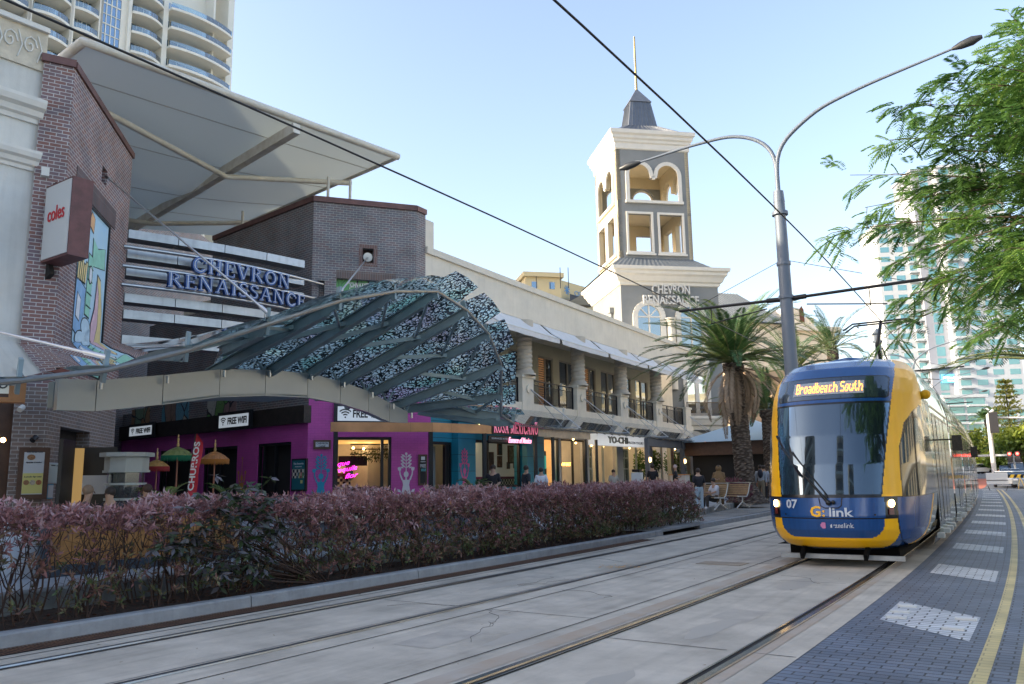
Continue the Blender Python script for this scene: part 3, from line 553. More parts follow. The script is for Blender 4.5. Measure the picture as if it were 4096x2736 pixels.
for i, (x0, x1, sd_) in enumerate(((530, 600, 2.), (650, 755, 7.), (830, 945, 11.))):
    ua, ub = sorted((BL.px(x0, 1660)[0], BL.px(x1, 1660)[0])); b = MB(); BL.box(b, ua, ub, .005, .03, 4.16, 4.9)
    tag(b.build('lane_mural', muralmat('lane_art%d' % i, [[(.5, .4, .2), (.35, .2, .1), (.45, .35, .2), (.2, .3, .2)], [(.15, .35, .45), (.45, .42, .35), (.3, .2, .15), (.1, .3, .4)], [(.1, .35, .08), (.3, .2, .2), (.15, .3, .1), (.5, .5, .45)]][i], 2.4, sd_)),
        ['yellow and brown painted wall panel above the small free wifi sign', 'blue and tan painted wall panel between the two free wifi signs of the lane', 'green painted wall panel above the free wifi sign nearest the magenta corner'][i], 'mural', 'painted panels above the dark lane fascia')
# teal ground storey along the street: t from FP
T = lambda x, y=1800, w=0.: FP.px(x, y, w)[0]
M_teal = brickmat('teal_painted_blocks', (.012, .22, .30), (.012, .21, .285), (.003, .06, .09), w=9, h=.62, ms=.02, rough=.5, wear=.15, bump=.7)
TB = thing('teal_shopfront', 'teal painted restaurant front with pilasters and pink painted figure, right of the magenta wall', 'shop front', FP.P(28, -1, .35))
tb0 = uC1-.0; ops = [(24.15, 25.4, .36, 2.95), (26.62, 30.55, 1.2, 3.1)]
b = MB(); wall(b, FP, tb0, 32.2, .35, 4.5, ops, .35); b.build('wall', M_teal, TB)
for u0, u1 in ((25.42, 26.6), (30.6, 32.15)): b = MB(); FP.box(b, u0, u1, 0, .28, .35, 3.75); FP.box(b, u0-.1, u1+.08, 0, .32, 3.75, 3.95); b.build('pilaster', M_teal, TB)
M_greywall = mat('grey_interior_wall', (.42, .43, .38), .7, emit=.03, ecol=(.6, .55, .42))  # glows slightly: restaurant light put into the wall material
b = MB(); FP.box(b, 26.6, 32.1, -1.3, -1.2, 1.65, 3.5); b.build('back_wall', M_greywall, TB); b = MB(); FP.box(b, 32.1, 32.18, -6, -.3, .36, 4.4); b.build('partition', M_greywall, TB)
b = MB(); FP.box(b, 24.35, 24.95, -.5, -.45, .36, 2.8); b.build('open_door', mat('door_grey', (.30, .33, .32), .5), TB)
b = MB(); frame(b, FP, 24.15, 25.4, .36, 2.95, .1, -.03, .12, us=(25.05, 25.2)); frame(b, FP, 26.62, 30.55, 1.2, 3.1, .1, -.03, .12, us=(28.,)); b.build('frame', M_blk, TB)
M_neon = emat('warm_neon', (1., .75, .3), 2.)
for i, t_ in enumerate((27.5, 28.8, 30.1)):
    g = MB(); P = [FP.P(t_+.42*math.cos(R(a)), .1, 3.5+.4*math.sin(R(a))) for a in range(0, 181, 15)]; g.tube(P, .02, 5); P = [FP.P(t_+.42*math.cos(R(a)), .1, 3.5+.4*math.sin(R(a))) for a in range(90, 166, 15)]
    a_ = g.build('arch_trim', mat('teal_metal', (.02, .2, .25), .4, .5), TB); g = MB(); g.tube(P, .025, 5); g.build('arch_light', M_neon, a_)
def checker(name, s=.1, c1_=(.65, .62, .52), c2_=(.015, .015, .02)):
    m = bpy.data.materials.new(name); m.use_nodes = True; N = m.node_tree.nodes; L = m.node_tree.links; tc = N.new('ShaderNodeTexCoord'); ck = N.new('ShaderNodeTexChecker'); L.new(tc.outputs['UV'], ck.inputs['Vector']); ck.inputs['Scale'].default_value = 1/s
    ck.inputs['Color1'].default_value = (*c1_, 1); ck.inputs['Color2'].default_value = (*c2_, 1); L.new(ck.outputs[0], N['Principled BSDF'].inputs['Base Color']); N['Principled BSDF'].inputs['Roughness'].default_value = .3; return m
M_chk = checker('checker_tiles', .11)
b = MB(); FP.box(b, 26.6, 32.1, -1.3, -1.202, .5, 1.55); b.build('checker_dado', M_chk, TB)
b = MB(); FP.box(b, 26.6, 32.1, -1.28, -1.17, 1.55, 1.65); b.build('dado_rail', mat('plum', (.16, .02, .07), .5), TB)
# interior of the magenta bar
b = MB(); BF.box(b, M0-.2, M1+.3, -3.2, -3.1, .5, 1.75); b.build('checker_dado', M_chk, RB)
b = MB(); BF.box(b, M0-.2, M1+.3, -3.15, -3.05, 1.75, 1.86); b.build('dado_rail', MATS['plum'], RB)
b = MB(); BF.box(b, M0-.2, M1+.3, -3.2, -3.1, 1.86, 3.6); b.build('back_wall', mat('bar_wall', (.30, .24, .18), .8, var=.3, vs=2, emit=.08, ecol=(1, .6, .25)), RB)  # warm bar light put into the wall as emission
b = MB(); BF.box(b, M0-.2, M1+.3, -3., -.4, 2.95, 3.0); b.build('ceiling', mat('amber_ceiling', (.6, .38, .12), .7, emit=.22, ecol=(1., .55, .15)), RB)  # ceiling glows amber in place of bar lighting
b = MB(); BF.box(b, M0+.4, M1-.1, -1.4, -.8, .4, 1.35); b.build('bar_counter', mat('dark_timber', (.12, .05, .02), .5, var=.4), RB)
um = (M0+M1)/2+.25
b = MB(); P = [(um+.62*math.cos(R(a)), 1.65+.95*math.sin(R(a))) for a in range(0, 181, 12)]; Q = [(um+.42*math.cos(R(a)), 1.65+.75*math.sin(R(a))) for a in range(0, 181, 12)]
for i in range(len(P)-1): b.prism([BF.P(P[i][0], -3.02, P[i][1]), BF.P(P[i+1][0], -3.02, P[i+1][1]), BF.P(Q[i+1][0], -3.02, Q[i+1][1]), BF.P(Q[i][0], -3.02, Q[i][1])], BF.w*.08)
b.build('oven_arch', MATS['plum'], RB)
b = MB(); b.prism([BF.P(x, -3.04, z) for x, z in Q], BF.w*.03); b.build('oven_front', mat('oven_teal', (.02, .10, .11), .5), RB)
# ---- long cream arcade building
CB = thing('cream_arcade_building', 'long cream two-storey arcade building with twisted columns, balconies and white awnings', 'building', FP.P(40, -3, .35))
T0, T1 = uC1, 53.4
b = MB(); wall(b, FP, T0, T1+4, 8.62, 10.0, [], .35); b.build('parapet_wall', M_cream, CB)
b = MB(); FP.box(b, T0, T1+4, -.4, .1, 10.0, 10.25); b.build('parapet_cap', M_cream, CB)
b = MB(); FP.box(b, T0-.05, T0+.55, -.5, -.02, 10., 11.35); b.build('party_pier', M_cream, CB)
b = MB(); FP.box(b, T0, T1, -2.5, -.02, 4.55, 4.75); FP.box(b, T0, T1, -.3, .1, 4.5, 4.84); b.build('balcony_slab', M_cream, CB)
b = MB(); FP.box(b, T0, T1, -2.6, -.36, 8.55, 8.7); b.build('soffit', M_cream, CB)
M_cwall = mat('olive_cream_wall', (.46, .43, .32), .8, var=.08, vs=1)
wins = []
for k in range(-2, 5):
    o = 31.0+5.35*k
    wins += [(o+2.55+.0, o+4.7, 4.8, 7.92), (o+5.9-.35, o+5.35+2.1-.25, 4.8, 7.9)]
wins = [w for w in wins if T0 < w[0] and w[1] < T1]; wins.sort(); w2 = []
for w in wins:
    if not w2 or w[0] > w2[-1][1]+.2: w2.append(w)
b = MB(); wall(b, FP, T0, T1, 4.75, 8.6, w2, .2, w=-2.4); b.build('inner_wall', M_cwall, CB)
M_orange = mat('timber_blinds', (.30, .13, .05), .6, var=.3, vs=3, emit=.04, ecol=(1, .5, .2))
for i, (a, c, d, e) in enumerate(w2):
    f = frame(MB(), FP, a, c, d, e, .09, -2.43, .1, us=((a+c)/2,)).build('window', M_wfr, CB)
    g = MB(); FP.box(g, a+.09, c-.09, -2.52, -2.5, d+.09, e-.09); g.build('pane', M_win, f)
    if i % 2 == 0:
        g = MB(); h_ = (a+c)/2
        for j in range(24): FP.box(g, a+.12, h_-.06, -2.495, -2.485, d+.15+j*.12, d+.23+j*.12)
        g.build('blind', M_orange, f)
ks = [31.05+5.35*k for k in range(-1, 5)]
def twisted(mb, c, r, z0, z1, n=30, turns=7.5, m=110):
    rows = []
    for i in range(m+1):
        z = z0+(z1-z0)*i/m; row = []
        for j in range(n+1):
            a = 2*math.pi*j/n; ph = a*1-turns*2*math.pi*(z-z0)/(z1-z0); rr = r*(.86+.14*abs(math.cos(ph/2))**.8); row.append(c+np.array([rr*math.cos(a), rr*math.sin(a), z]))
        rows.append(row)
    return mb.grid(rows)
M_col = mat('column_stone', (.56, .50, .41), .75, var=.12, vs=4, bump=.2)
for k, t_ in enumerate(ks):
    c = FP.P(t_, -.02, 0)*np.array([1, 1, 0])
    g = MB(); FP.box(g, t_-.5, t_+.5, -.42, .14, 4.35, 5.95); FP.box(g, t_-.58, t_+.58, -.5, .2, 5.95, 6.07); g.build('pier', M_cream, CB)
    if k == 5: continue
    g = MB(); twisted(g, c, .36, 6.3, 8.2, turns=9); g.lathe([(.5, 6.07), (.5, 6.16), (.42, 6.2), (.4, 6.3), (.33, 6.32)], c, 20); g.lathe([(.33, 8.2), (.4, 8.22), (.42, 8.3), (.42, 8.56)], c, 20); g.build('twisted_column', M_col, CB)
    g = MB(); cc = FP.P(t_+.0, .15, 5.47); P = [cc+FP.d*.2*math.cos(R(a))+np.array([0, 0, .2*math.sin(R(a))]) for a in range(0, 360, 24)]; g.prism(P, FP.w*.07)
    dc = g.build('anchor_disc', M_cream, CB)
M_railb = mat('railing_black', (.022, .022, .03), .45, .4)
for k in range(-1, len(ks)-1):
    a = (ks[k]+.5) if k >= 0 else T0+.1; e = ks[k+1]-.5; g = MB()
    FP.box(g, a, e, -.12, -.07, 5.92, 5.97); FP.box(g, a, e, -.115, -.075, 5.72, 5.75); FP.box(g, a, e, -.115, -.075, 4.92, 4.95)
    m = int((e-a)/.105)
    for j in range(m+1):
        u = a+(e-a)*j/m; FP.box(g, u-.009, u+.009, -.105, -.087, 4.95, 5.72)
    for j in range(0, m, 3):
        u = a+(e-a)*(j+1.5)/m; P = [FP.P(u+.075*math.cos(R(q)), -.095, 5.835+.075*math.sin(R(q))) for q in range(0, 361, 45)]; g.tube(P, .008, 4, False)
    for j in range(4): u = a+.04+(e-a-.08)*j/3; FP.box(g, u-.03, u+.03, -.13, -.065, 4.84, 5.95)
    g.build('balcony_railing', M_railb, CB)
    if k >= 0: pass
b = MB(); rows = []
b.prism([FP.P(T0, -2.7, .35), FP.P(T1+4, -2.7, .35), FP.P(T1+4, -14, .35), FP.P(T0, -14, .35)], (0, 0, 9.4)); b.build('core', M_cream, CB)
M_awn = mat('awning_canvas', (.70, .70, .70), .8, var=.08, vs=3)
for k in range(-1, 5):
    a, e = 27.35+5.35*k, 27.35+5.35*k+5.1
    if k == -1: a = 25.6
    t = thing('awning', ['white canvas awning just right of the patterned glass canopy', 'white canvas awning over the first full railing bay, second from the patterned canopy', 'white canvas awning above the second and third twisted columns', 'white canvas awning right of the third twisted column', 'white canvas awning half hidden by the big palm fronds', 'short stub of white awning beside the brick corner building'][k], 'awning', FP.P((a+e)/2, .5, 7.7), 'white awnings along the arcade balcony')
    g = MB(); rows = []
    for i in range(9):
        u = a+(e-a)*i/8; sag = .03*math.sin(math.pi*i/8)
        rows.append([FP.P(u, .02, 8.6), FP.P(u, .55, 8.12-sag), FP.P(u, 1.05, 7.82-sag), FP.P(u, 1.06, 7.62-sag-.015*(i % 2))])
    g.grid(rows, False); R2 = [[p+np.array([0, 0, -.012]) for p in r] for r in rows]; g.grid(R2, False, True); g.build('canvas', M_awn, t)
    g = MB(); g.tube([FP.P(a, 1.03, 7.81), FP.P(e, 1.03, 7.81)], .035, 6); g.tube([FP.P(a+.3, 1., 7.8), FP.P(a+1.1, .1, 7.75)], .02, 5); g.tube([FP.P(e-.3, 1., 7.8), FP.P(e-1.1, .1, 7.75)], .02, 5); g.build('front_bar', M_trim, t)
# ---- glass street canopy hung from rods
GC = thing('glass_street_canopy', 'sloping clear glass canopy on steel rods above the cafe fronts under the arcade', 'canopy', FP.P(40, 1.3, 3.5))
M_gl = clearglass('canopy_glass', (.72, .80, .82), .14, .32, (.34, .39, .40))
g = MB(); n_ = 34; 
for i in range(n_):
    u0 = 26.2+i*.82; g.box(FP.P(u0+.01, .12, 4.52), FP.d*.8, FP.w*2.55+np.array([0, 0, -.98]), (0, 0, .014))
g.build('glass_panel', M_gl, GC)
g = MB()
for i in range(n_+1):
    u = 26.2+i*.82; g.bar(FP.P(u, .1, 4.44), FP.P(u, 2.66, 3.46), .035, .05)
for w, z in ((.9, 4.15), (1.7, 3.84), (2.55, 3.51)): g.tube([FP.P(26.2, w, z), FP.P(54., w, z)], .03, 6)
g.build('rafters', M_steel, GC)
for i, t_ in enumerate(ks[:]):
    g = MB(); g.tube([FP.P(t_+.1, .2, 5.47), FP.P(t_+.6, 2.4, 3.64)], .022, 6); g.tube([FP.P(t_+.1, .2, 5.45), FP.P(t_-1.1, 2.4, 3.62)], .016, 5); g.build('tie_rod', M_steel, GC)
    g = MB(); p = FP.P(t_+1.1, 1.3, 4.05); g.tube([p, p+np.array([0, 0, .45])], .02, 5); g.tube([p+np.array([0, 0, .42]), p+np.array([.05, -.05, .56])], .06, 8)
    tag(g.build('spotlight', M_trim), 'small white spotlight standing on the glass canopy, %s from the patterned canopy end' % ['first', 'second', 'third', 'fourth', 'fifth', 'sixth'][i], 'spotlight', 'spotlights on the glass street canopy')
# ---- clock-less bell tower
TR = pl(2870, 1137, FP.o, FP.w); a_tf = 80.0
q = pl(2482, 1128, TR, nrm(a_tf)); wT = float(np.linalg.norm((TR-q)[:2]))
TF = Pl(q, a_tf, -nrm(a_tf)); TL = Pl(q, a_tf-90, nrm(a_tf-90))   # front face, left face (u runs back)
M_tg = mat('tower_grey_render', (.22, .235, .24), .8, var=.1, vs=.8, bump=.1)
M_tc = mat('tower_cream', (.60, .52, .36), .75, var=.06, vs=1.)
M_tw = mat('tower_white', (.68, .66, .60), .6, var=.05, vs=2)
TW = thing('bell_tower', 'tall grey and cream open bell tower with arched openings, tiled skirt and spire', 'tower', TF.P(wT/2, -wT/2, 0))
zb = 16.3
def tz(x, y): return TF.px(x, y)[1]
def tu(x, y): return TF.px(x, y)[0]
# base block
arch = [(tu(2541, 1300), tu(2652, 1300)), (tu(2712, 1300), tu(2815, 1300))]
b = MB(); b.prism([TF.P(0, 0, .35), TF.P(wT, 0, .35), TF.P(wT, -wT, .35), TF.P(0, -wT, .35)], (0, 0, zb-.35)); b.build('base', M_tg, TW)
def ringcorn(mb, z, prof, half_extra=0., w=wT, c=None):
    cc = TF.P(wT/2, -wT/2, 0) if c is None else c; rows = []
    for ww, dz in prof:
        h = w/2+ww; rows.append([cc+TF.d*sx*h+TF.w*sy*h+np.array([0, 0, z+dz]) for sx, sy in ((-1, 1), (1, 1), (1, -1), (-1, -1), (-1, 1))])
    return mb.grid(rows, False)
b = MB(); ringcorn(b, zb-.25, [(0, 0), (.12, .05), (.16, .25), (.3, .35), (.45, .7), (.6, .85), (.62, 1.05), (.78, 1.15), (.8, 1.4), (.5, 1.42), (-.4, 1.42)]); b.build('base_cornice', M_tw, TW)
# tiled skirt
sw = float(tu(2795, 1040)-tu(2496, 1040)); wS = sw
cT = TF.P(tu(2496, 1040)+sw/2, -(sw/2+1.0), 0)
zs0 = zb+1.17; zs1 = float(pl(2500, 1032, cT+TF.w*sw/2, TF.w)[2])
def sq(h, z): return [cT+TF.d*sx*h+TF.w*sy*h+np.array([0, 0, z]) for sx, sy in ((-1, 1), (1, 1), (1, -1), (-1, -1), (-1, 1))]
M_tile = mat('grey_roof_tiles', (.13, .15, .165), .6, var=.25, vs=3)
def skirt(mb, h0, z0, h1, z1, rolls=22, amp=.05):
    A, B = sq(h0, z0), sq(h1, z1)
    for k in range(4):
        rows = []; n = rolls*4
        for i in range(n+1):
            f = i/n; bp = abs(math.sin(math.pi*f*rolls))*amp; row = []
            for j in range(9):
                g_ = j/8; p0 = A[k]+(A[k+1]-A[k])*f; p1 = B[k]+(B[k+1]-B[k])*f; row.append(p0+(p1-p0)*g_+np.array([0, 0, bp+.02*(1-(j % 2))]))
            rows.append(row)
        mb.grid(rows, True, flip=False)
    return mb
b = MB(); skirt(b, wT/2+.35, zs0, sw/2-.02, zs1); b.build('tiled_skirt', M_tile, TW)
# shaft: four walls with two rows of openings
def szp(x, y): p = pl(x, y, cT+TF.w*sw/2, TF.w); return float((p-cT).dot(TF.d)), float(p[2])
SF = [Pl(cT+TF.w*sw/2, a_tf, TF.w), Pl(cT-TF.d*sw/2, a_tf-90, -TF.d), Pl(cT-TF.w*sw/2, a_tf, -TF.w), Pl(cT+TF.d*sw/2, a_tf-90, TF.d)]
zr1, zr2 = szp(2533, 1010)[1], szp(2533, 850)[1]; za1, za2 = szp(2530, 800)[1], szp(2530, 650)[1]
zt_ = szp(2488, 592)[1]; zlow = zs1-.4
lw = [(szp(2531, 930)[0]+.0, szp(2632, 930)[0]), (szp(2656, 930)[0], szp(2755, 930)[0])]
hw = (lw[0][1]-lw[0][0])/2; cxs = [-(lw[1][0]-lw[0][1])/2-hw, (lw[1][0]-lw[0][1])/2+hw]
x0a, x1a = szp(2527, 700)[0]+.08, szp(2745, 720)[0]-.12; A0 = (x1a-x0a)/2
mats = [M_tg, M_tc, M_tg, M_tc]
for k, pn in enumerate(SF):
    r = A0*.46
    ops = [(c-hw+.1, c+hw-.1, zr1+.1, zr2-.1) for c in cxs]
    # arched belfry opening: columns of thin cells follow two semicircles
    zs_ = za2-r*1.0; cells = []; m = 40
    for i in range(m):
        u0, u1 = -A0+2*A0*i/m, -A0+2*A0*(i+1)/m; um = (u0+u1)/2; c = A0-r if um > 0 else -(A0-r); dd = abs(um-c)
        zz = zs_+math.sqrt(max(0, r*r-dd*dd)) if dd < r else zs_-.25
        cells.append((u0, u1, za1, min(zz, za2)))
    ua, ub = -sw/2, sw/2
    g = MB(); wall(g, pn, ua, ub, zlow, zs_-1.2 if False else za1, ops, .32)
    for u0, u1, c0, c1_ in cells:
        for w_, fl in ((0, 0), (-.32, 1)):
            Q = [pn.P(u0, w_, c1_), pn.P(u1, w_, c1_), pn.P(u1, w_, zt_), pn.P(u0, w_, zt_)]; s_ = np.dot(np.cross(Q[1]-Q[0], Q[3]-Q[0]), pn.w) > 0
            g.quad(*(Q if s_ != bool(fl) else Q[::-1]))
    for i in range(m-1):
        g.quad(pn.P(cells[i][0], 0, cells[i][3]), pn.P(cells[i][1], 0, cells[i][3]), pn.P(cells[i][1], -.32, cells[i][3]), pn.P(cells[i][0], -.32, cells[i][3]))
        g.quad(pn.P(cells[i][1], 0, cells[i][3]), pn.P(cells[i][1], 0, cells[i+1][3]), pn.P(cells[i][1], -.32, cells[i+1][3]), pn.P(cells[i][1], -.32, cells[i][3]))
    for sa, sb in ((ua, -A0), (A0, ub)):
        pn.box(g, sa, sb, -.32, 0, za1, zt_)
    pn.box(g, ua, ub, -.32, -.0, za1-.004, za1)
    g.build('shaft_wall', mats[k], TW)
    g = MB()                                                        # white surrounds
    P = []
    L_ = [(-A0, za1)]+[(-(A0-r)+r*math.cos(R(a)), zs_+r*math.sin(R(a))) for a in range(180, 20, -12)]
    Rr_ = [(-x, z) for x, z in L_[::-1]]; path = L_+[(-.12, zs_-.22), (.12, zs_-.22)]+Rr_
    for i in range(len(path)-1): g.bar(pn.P(path[i][0], .06, path[i][1]), pn.P(path[i+1][0], .06, path[i+1][1]), .3 if k % 2 == 0 else .3, .14, pn.w)
    pn.box(g, -A0-.22, A0+.22, -.02, .2, za1-.24, za1-.02)
    for o in ops:
        frame(g, pn, o[0]-.17, o[1]+.17, o[2]-.17, o[3]+.17, .17, .1, .12); pn.box(g, o[0]-.26, o[1]+.26, -.0, .18, o[2]-.3, o[2]-.16)
    g.build('opening_surround', M_tw, TW)
    g = MB()
    g2 = MB(); wall(g2, pn, ua+.33, ub-.33, zlow, za1-.3, [(o[0], o[1], o[2], o[3]) for o in ops], .02, w=-.34); g2.build('inner_face', M_tc, TW)
    g2 = MB(); pn.box(g2, ua+.33, ub-.33, -.36, -.34, za2+.02, zt_); g2.build('belfry_inner_face', M_tc, TW)
b = MB(); b.prism(sq(sw/2-.34, za1-.3)[:4], (0, 0, .12)); b.build('floor', M_tc, TW); b = MB(); b.prism(sq(sw/2-.34, zt_-.2)[:4], (0, 0, .2)); b.build('ceiling', M_tc, TW)
zc = zt_
b = MB(); ringcorn(b, zc-.1, [(-.3, 0), (.04, 0), (.1, .08), (.1, .5), (.2, .6), (.22, .78), (.34, .9), (.36, 1.1), (.5, 1.25), (.52, 1.55), (.1, 1.58), (-.5, 1.58)], w=sw, c=cT); b.build('top_cornice', M_tw, TW)
M_zinc = mat('zinc_roof', (.16, .18, .21), .4, .4, var=.15, vs=2)
zk = zc+1.46; k1, k2, k3 = szp(2532, 475)[1], szp(2620, 412)[1], szp(2540, 398)[1]
h1 = .205*sw; h2 = .145*sw; kz = lambda y: szp(2610, y)[1]
b = MB(); P = [sq(sw/2+.15, zk), sq(h1+.15, zk+1.35), sq(h1, zk+1.4), sq(h2, zk+3.7), sq(h2+.08, zk+3.75), sq(.05, zk+5.3)]
b.grid(P, False)
for A_, B_ in ((P[0], P[1]), (P[2], P[3])):
    for k in range(4):
        for i in range(1, 12 if A_ is P[0] else 8):
            f = i/(12 if A_ is P[0] else 8); b.bar(A_[k]+(A_[k+1]-A_[k])*f, B_[k]+(B_[k+1]-B_[k])*f, .04, .09, (B_[k]-A_[k])*0+np.cross(A_[k+1]-A_[k], B_[k]-A_[k]))
b.build('spire_roof', M_zinc, TW)
b = MB(); top = cT+np.array([0, 0, zk+5.1]); b.tube([top, top+np.array([0, 0, 2.5]), top+np.array([0, 0, 5.1])], [.12, .1, .08], 6); b.build('finial_mast', mat('gold_mast', (.35, .27, .12), .4, .6), TW)
# arched base windows
for i, (a, c) in enumerate(arch):
    c0, hw_ = (a+c)/2, (c-a)/2; zsp = tz(2600, 1268); zbt = zsp-4.2
    P = [(c0-hw_, zbt)]+[(c0+hw_*math.cos(R(t_)), zsp+hw_*math.sin(R(t_))) for t_ in range(180, -1, -12)]+[(c0+hw_, zbt)]
    f = MB()
    for j in range(len(P)-1): f.bar(TF.P(P[j][0], .06, P[j][1]), TF.P(P[j+1][0], .06, P[j+1][1]), .4, .18, TF.w)
    fo = f.build('arched_window', M_tw, TW); g = MB(); g.prism([TF.P(x, -.02+.03, z) for x, z in P], TF.w*.02); g.build('pane', glassmat('sky_glass', (.75, .85, .9), .35), fo)
    g = MB()
    for x in (c0,): TF.box(g, x-.05, x+.05, .04, .1, zbt, zsp+hw_)
    for z in (zsp, zsp-1.5, zsp-3): TF.box(g, c0-hw_, c0+hw_, .045, .095, z-.05, z+.05)
    for t_ in (45, 135): g.bar(TF.P(c0, .07, zsp), TF.P(c0+hw_*math.cos(R(t_)), .07, zsp+hw_*math.sin(R(t_))), .08, .05, TF.w)
    g.build('glazing_bars', M_tw, fo)
g = MB(); xm = (arch[0][1]+arch[1][0])/2; cc = TF.P(xm, .12, 0); g.lathe([(.32, 8.), (.32, tz(2680, 1275)-.3), (.42, tz(2680, 1275)-.2), (.5, tz(2680, 1275))], cc, 16); g.build('half_column', M_tw, TW)
# balcony and tall window low on the tower
bu0, bu1 = tu(2770, 1690), tu(2868, 1690)
g = MB(); zb0 = tz(2800, 1722); zb1 = tz(2800, 1690); P = []
cornice(g, TF, bu0-1., bu1+.3, zb0, [(-.02, 0), (.9, 0), (.95, .25), (1.2, .35), (1.35, .7), (1.45, .8), (1.45, 1.0), (-.02, 1.)]); g.build('balcony', M_tw, TW)
g = MB(); z0 = zb0+1.0
for j in range(34):
    f = j/33; u = bu0-.9+(bu1+1.1-bu0)*f; g.tube([TF.P(u, 1.25, z0), TF.P(u, 1.38, z0+.3), TF.P(u, 1.22, z0+.65), TF.P(u, 1.24, z0+1.)], .022, 4)
for j in range(12): g.tube([TF.P(bu1+.2, 1.25*j/11, z0), TF.P(bu1+.32, 1.25*j/11, z0+.3), TF.P(bu1+.2, 1.25*j/11, z0+1.)], .022, 4)
g.tube([TF.P(bu0-.9, 1.24, z0+1.), TF.P(bu1+.2, 1.24, z0+1.), TF.P(bu1+.2, 0, z0+1.)], .03, 5); g.build('balcony_railing', mat('bronze_rail', (.16, .10, .04), .4, .5), TW)
g = MB(); f = frame(g, TF, bu0-.6, bu1-.4, z0, z0+5.4, .3, .12, .12, us=((bu0+bu1-1)/2,), zs=(z0+3.6,)); fo = g.build('tall_window', M_tw, TW)
g = MB(); TF.box(g, bu0-.5, bu1-.5, .01, .03, z0, z0+5.2); g.build('pane', MATS['sky_glass'], fo)
g = MB(); p = TL.P(2.6, .12, 0); 
for (u, z0_, z1_) in ((2.2, 13.2, 14.6), (1., 11.5, 12.9)): TL.box(g, u-.1, u+.1, .02, .2, z0_-1.2, z1_); TL.box(g, u-.3, u+.3, .02, .35, z1_-.3, z1_+.1)
g.build('downpipe', M_tg, TW)
# lettering on the base
g = MB(); M_sgn = mat('sign_white', (.62, .62, .60), .5)
u0 = tu(2606, 1160); u1 = tu(2756, 1160); text(g, 'CHEVRON', TF.P((u0+u1)/2, .12, tz(2700, 1177)), TF.d, (0, 0, 1), .95, .1, fit=u1-u0, bold=.012)
u0 = tu(2570, 1210); u1 = tu(2792, 1210); text(g, 'RENAISSANCE', TF.P((u0+u1)/2, .12, tz(2680, 1218)), TF.d, (0, 0, 1), .95, .1, fit=u1-u0, bold=.012)
tag(g.build('tower_sign', M_sgn), 'white raised capitals reading CHEVRON RENAISSANCE on the grey tower base', 'sign')
# ================================================================ white sail roof over the lane
SZ = 13.4
def sp(x, y, z): return pz(x, y, z)
sA = sp(330, 214, 12.9); sB = sp(1592, 663, 13.2); sC = sp(862, 972, 12.6); sD = sp(1200, 520, 13.0)
sE = sC+(sA-sB)*.9+np.array([-2., 2., -.4]); 
SL = thing('shade_sail_roof', 'large white tensile sail roof on tube frame over the lane between the brick buildings', 'sail roof', (sA+sB)/2)
M_sail = bpy.data.materials.new('sail_membrane'); M_sail.use_nodes = True; N = M_sail.node_tree.nodes; L = M_sail.node_tree.links
bs_ = N['Principled BSDF']; bs_.inputs['Base Color'].default_value = (.70, .76, .73, 1); bs_.inputs['Roughness'].default_value = .7
tl = N.new('ShaderNodeBsdfTranslucent'); tl.inputs[0].default_value = (.55, .62, .60, 1); mx = N.new('ShaderNodeMixShader'); mx.inputs[0].default_value = .16
L.new(bs_.outputs[0], mx.inputs[1]); L.new(tl.outputs[0], mx.inputs[2]); L.new(mx.outputs[0], N['Material Output'].inputs['Surface'])
k, m = 24, 24; rows = []; c00, c10, c11, c01 = sA, sB, sC, sE
for i in range(k+1):
    f = i/k; row = []
    for j in range(m+1):
        g_ = j/m; p = c00*(1-f)*(1-g_)+c10*f*(1-g_)+c11*f*g_+c01*(1-f)*g_
        sag = -.5*math.sin(math.pi*g_)*math.sin(math.pi*f)+.5*abs(math.sin(math.pi*g_*2))*math.sin(math.pi*f)*.5
        p = p+np.array([0, 0, sag+.35]); row.append(p)
    rows.append(row)
b = MB(); b.grid(rows); b.build('membrane', M_sail, SL)
def sailp(f, g_, dz=0.): p = sA*(1-f)*(1-g_)+sB*f*(1-g_)+sC*f*g_+sE*(1-f)*g_; return p+np.array([0, 0, dz])
M_seam = mat('sail_seam', (.50, .50, .47), .8)
b = MB()
for g_ in (.13, .34, .56, .78):
    P = []
    for i in range(25):
        f = i/24; sag = -.5*math.sin(math.pi*g_)*math.sin(math.pi*f)+.5*abs(math.sin(math.pi*g_*2))*math.sin(math.pi*f)*.5; P.append(sailp(f, g_, sag+.335))
    for i in range(24): b.bar(P[i], P[i+1], .05, .01)
b.build('seam', M_seam, SL)
M_wsteel = mat('white_steel', (.66, .64, .58), .45, var=.12, vs=2, col2=(.55, .50, .40))
b = MB(); P = [sailp(f, 0, .35) for f in np.linspace(-.0, 1, 20)]; b.tube([sailp(-.03, .12, .2), P[0]]+P[1:], .13, 10); b.build('edge_tube', M_wsteel, SL)
b = MB(); b.tube([sailp(1, g_, .35) for g_ in np.linspace(0, 1, 8)], .09, 8); b.build('tip_tube', M_wsteel, SL)
x1_ = sp(1187, 523, 12.95); x2_ = sp(575, 880, 12.5); x2_ = x1_+(x2_-x1_)*1.2
b = MB(); b.bar(x1_+np.array([0, 0, .08]), x2_+np.array([0, 0, -.05]), .26, .34); b.build('cross_beam', M_wsteel, SL)
pa = sp(448, 462, 12.6); pb = sp(905, 707, 12.4); pc = sp(1405, 733, 12.9); pe = sp(520, 895, 12.1); pf_ = sp(1190, 890, 12.6)
pa = pa+(pa-pb)*.4
b = MB(); b.tube([pa, pb, pc], .10, 9); b.build('strut_tube', M_wsteel, SL)
b = MB(); b.tube([pe+(pe-pf_)*.15+np.array([0, 0, .3]), pe+(pf_-pe)*.12, pf_], .10, 9); b.build('strut_tube', M_wsteel, SL)
b = MB()
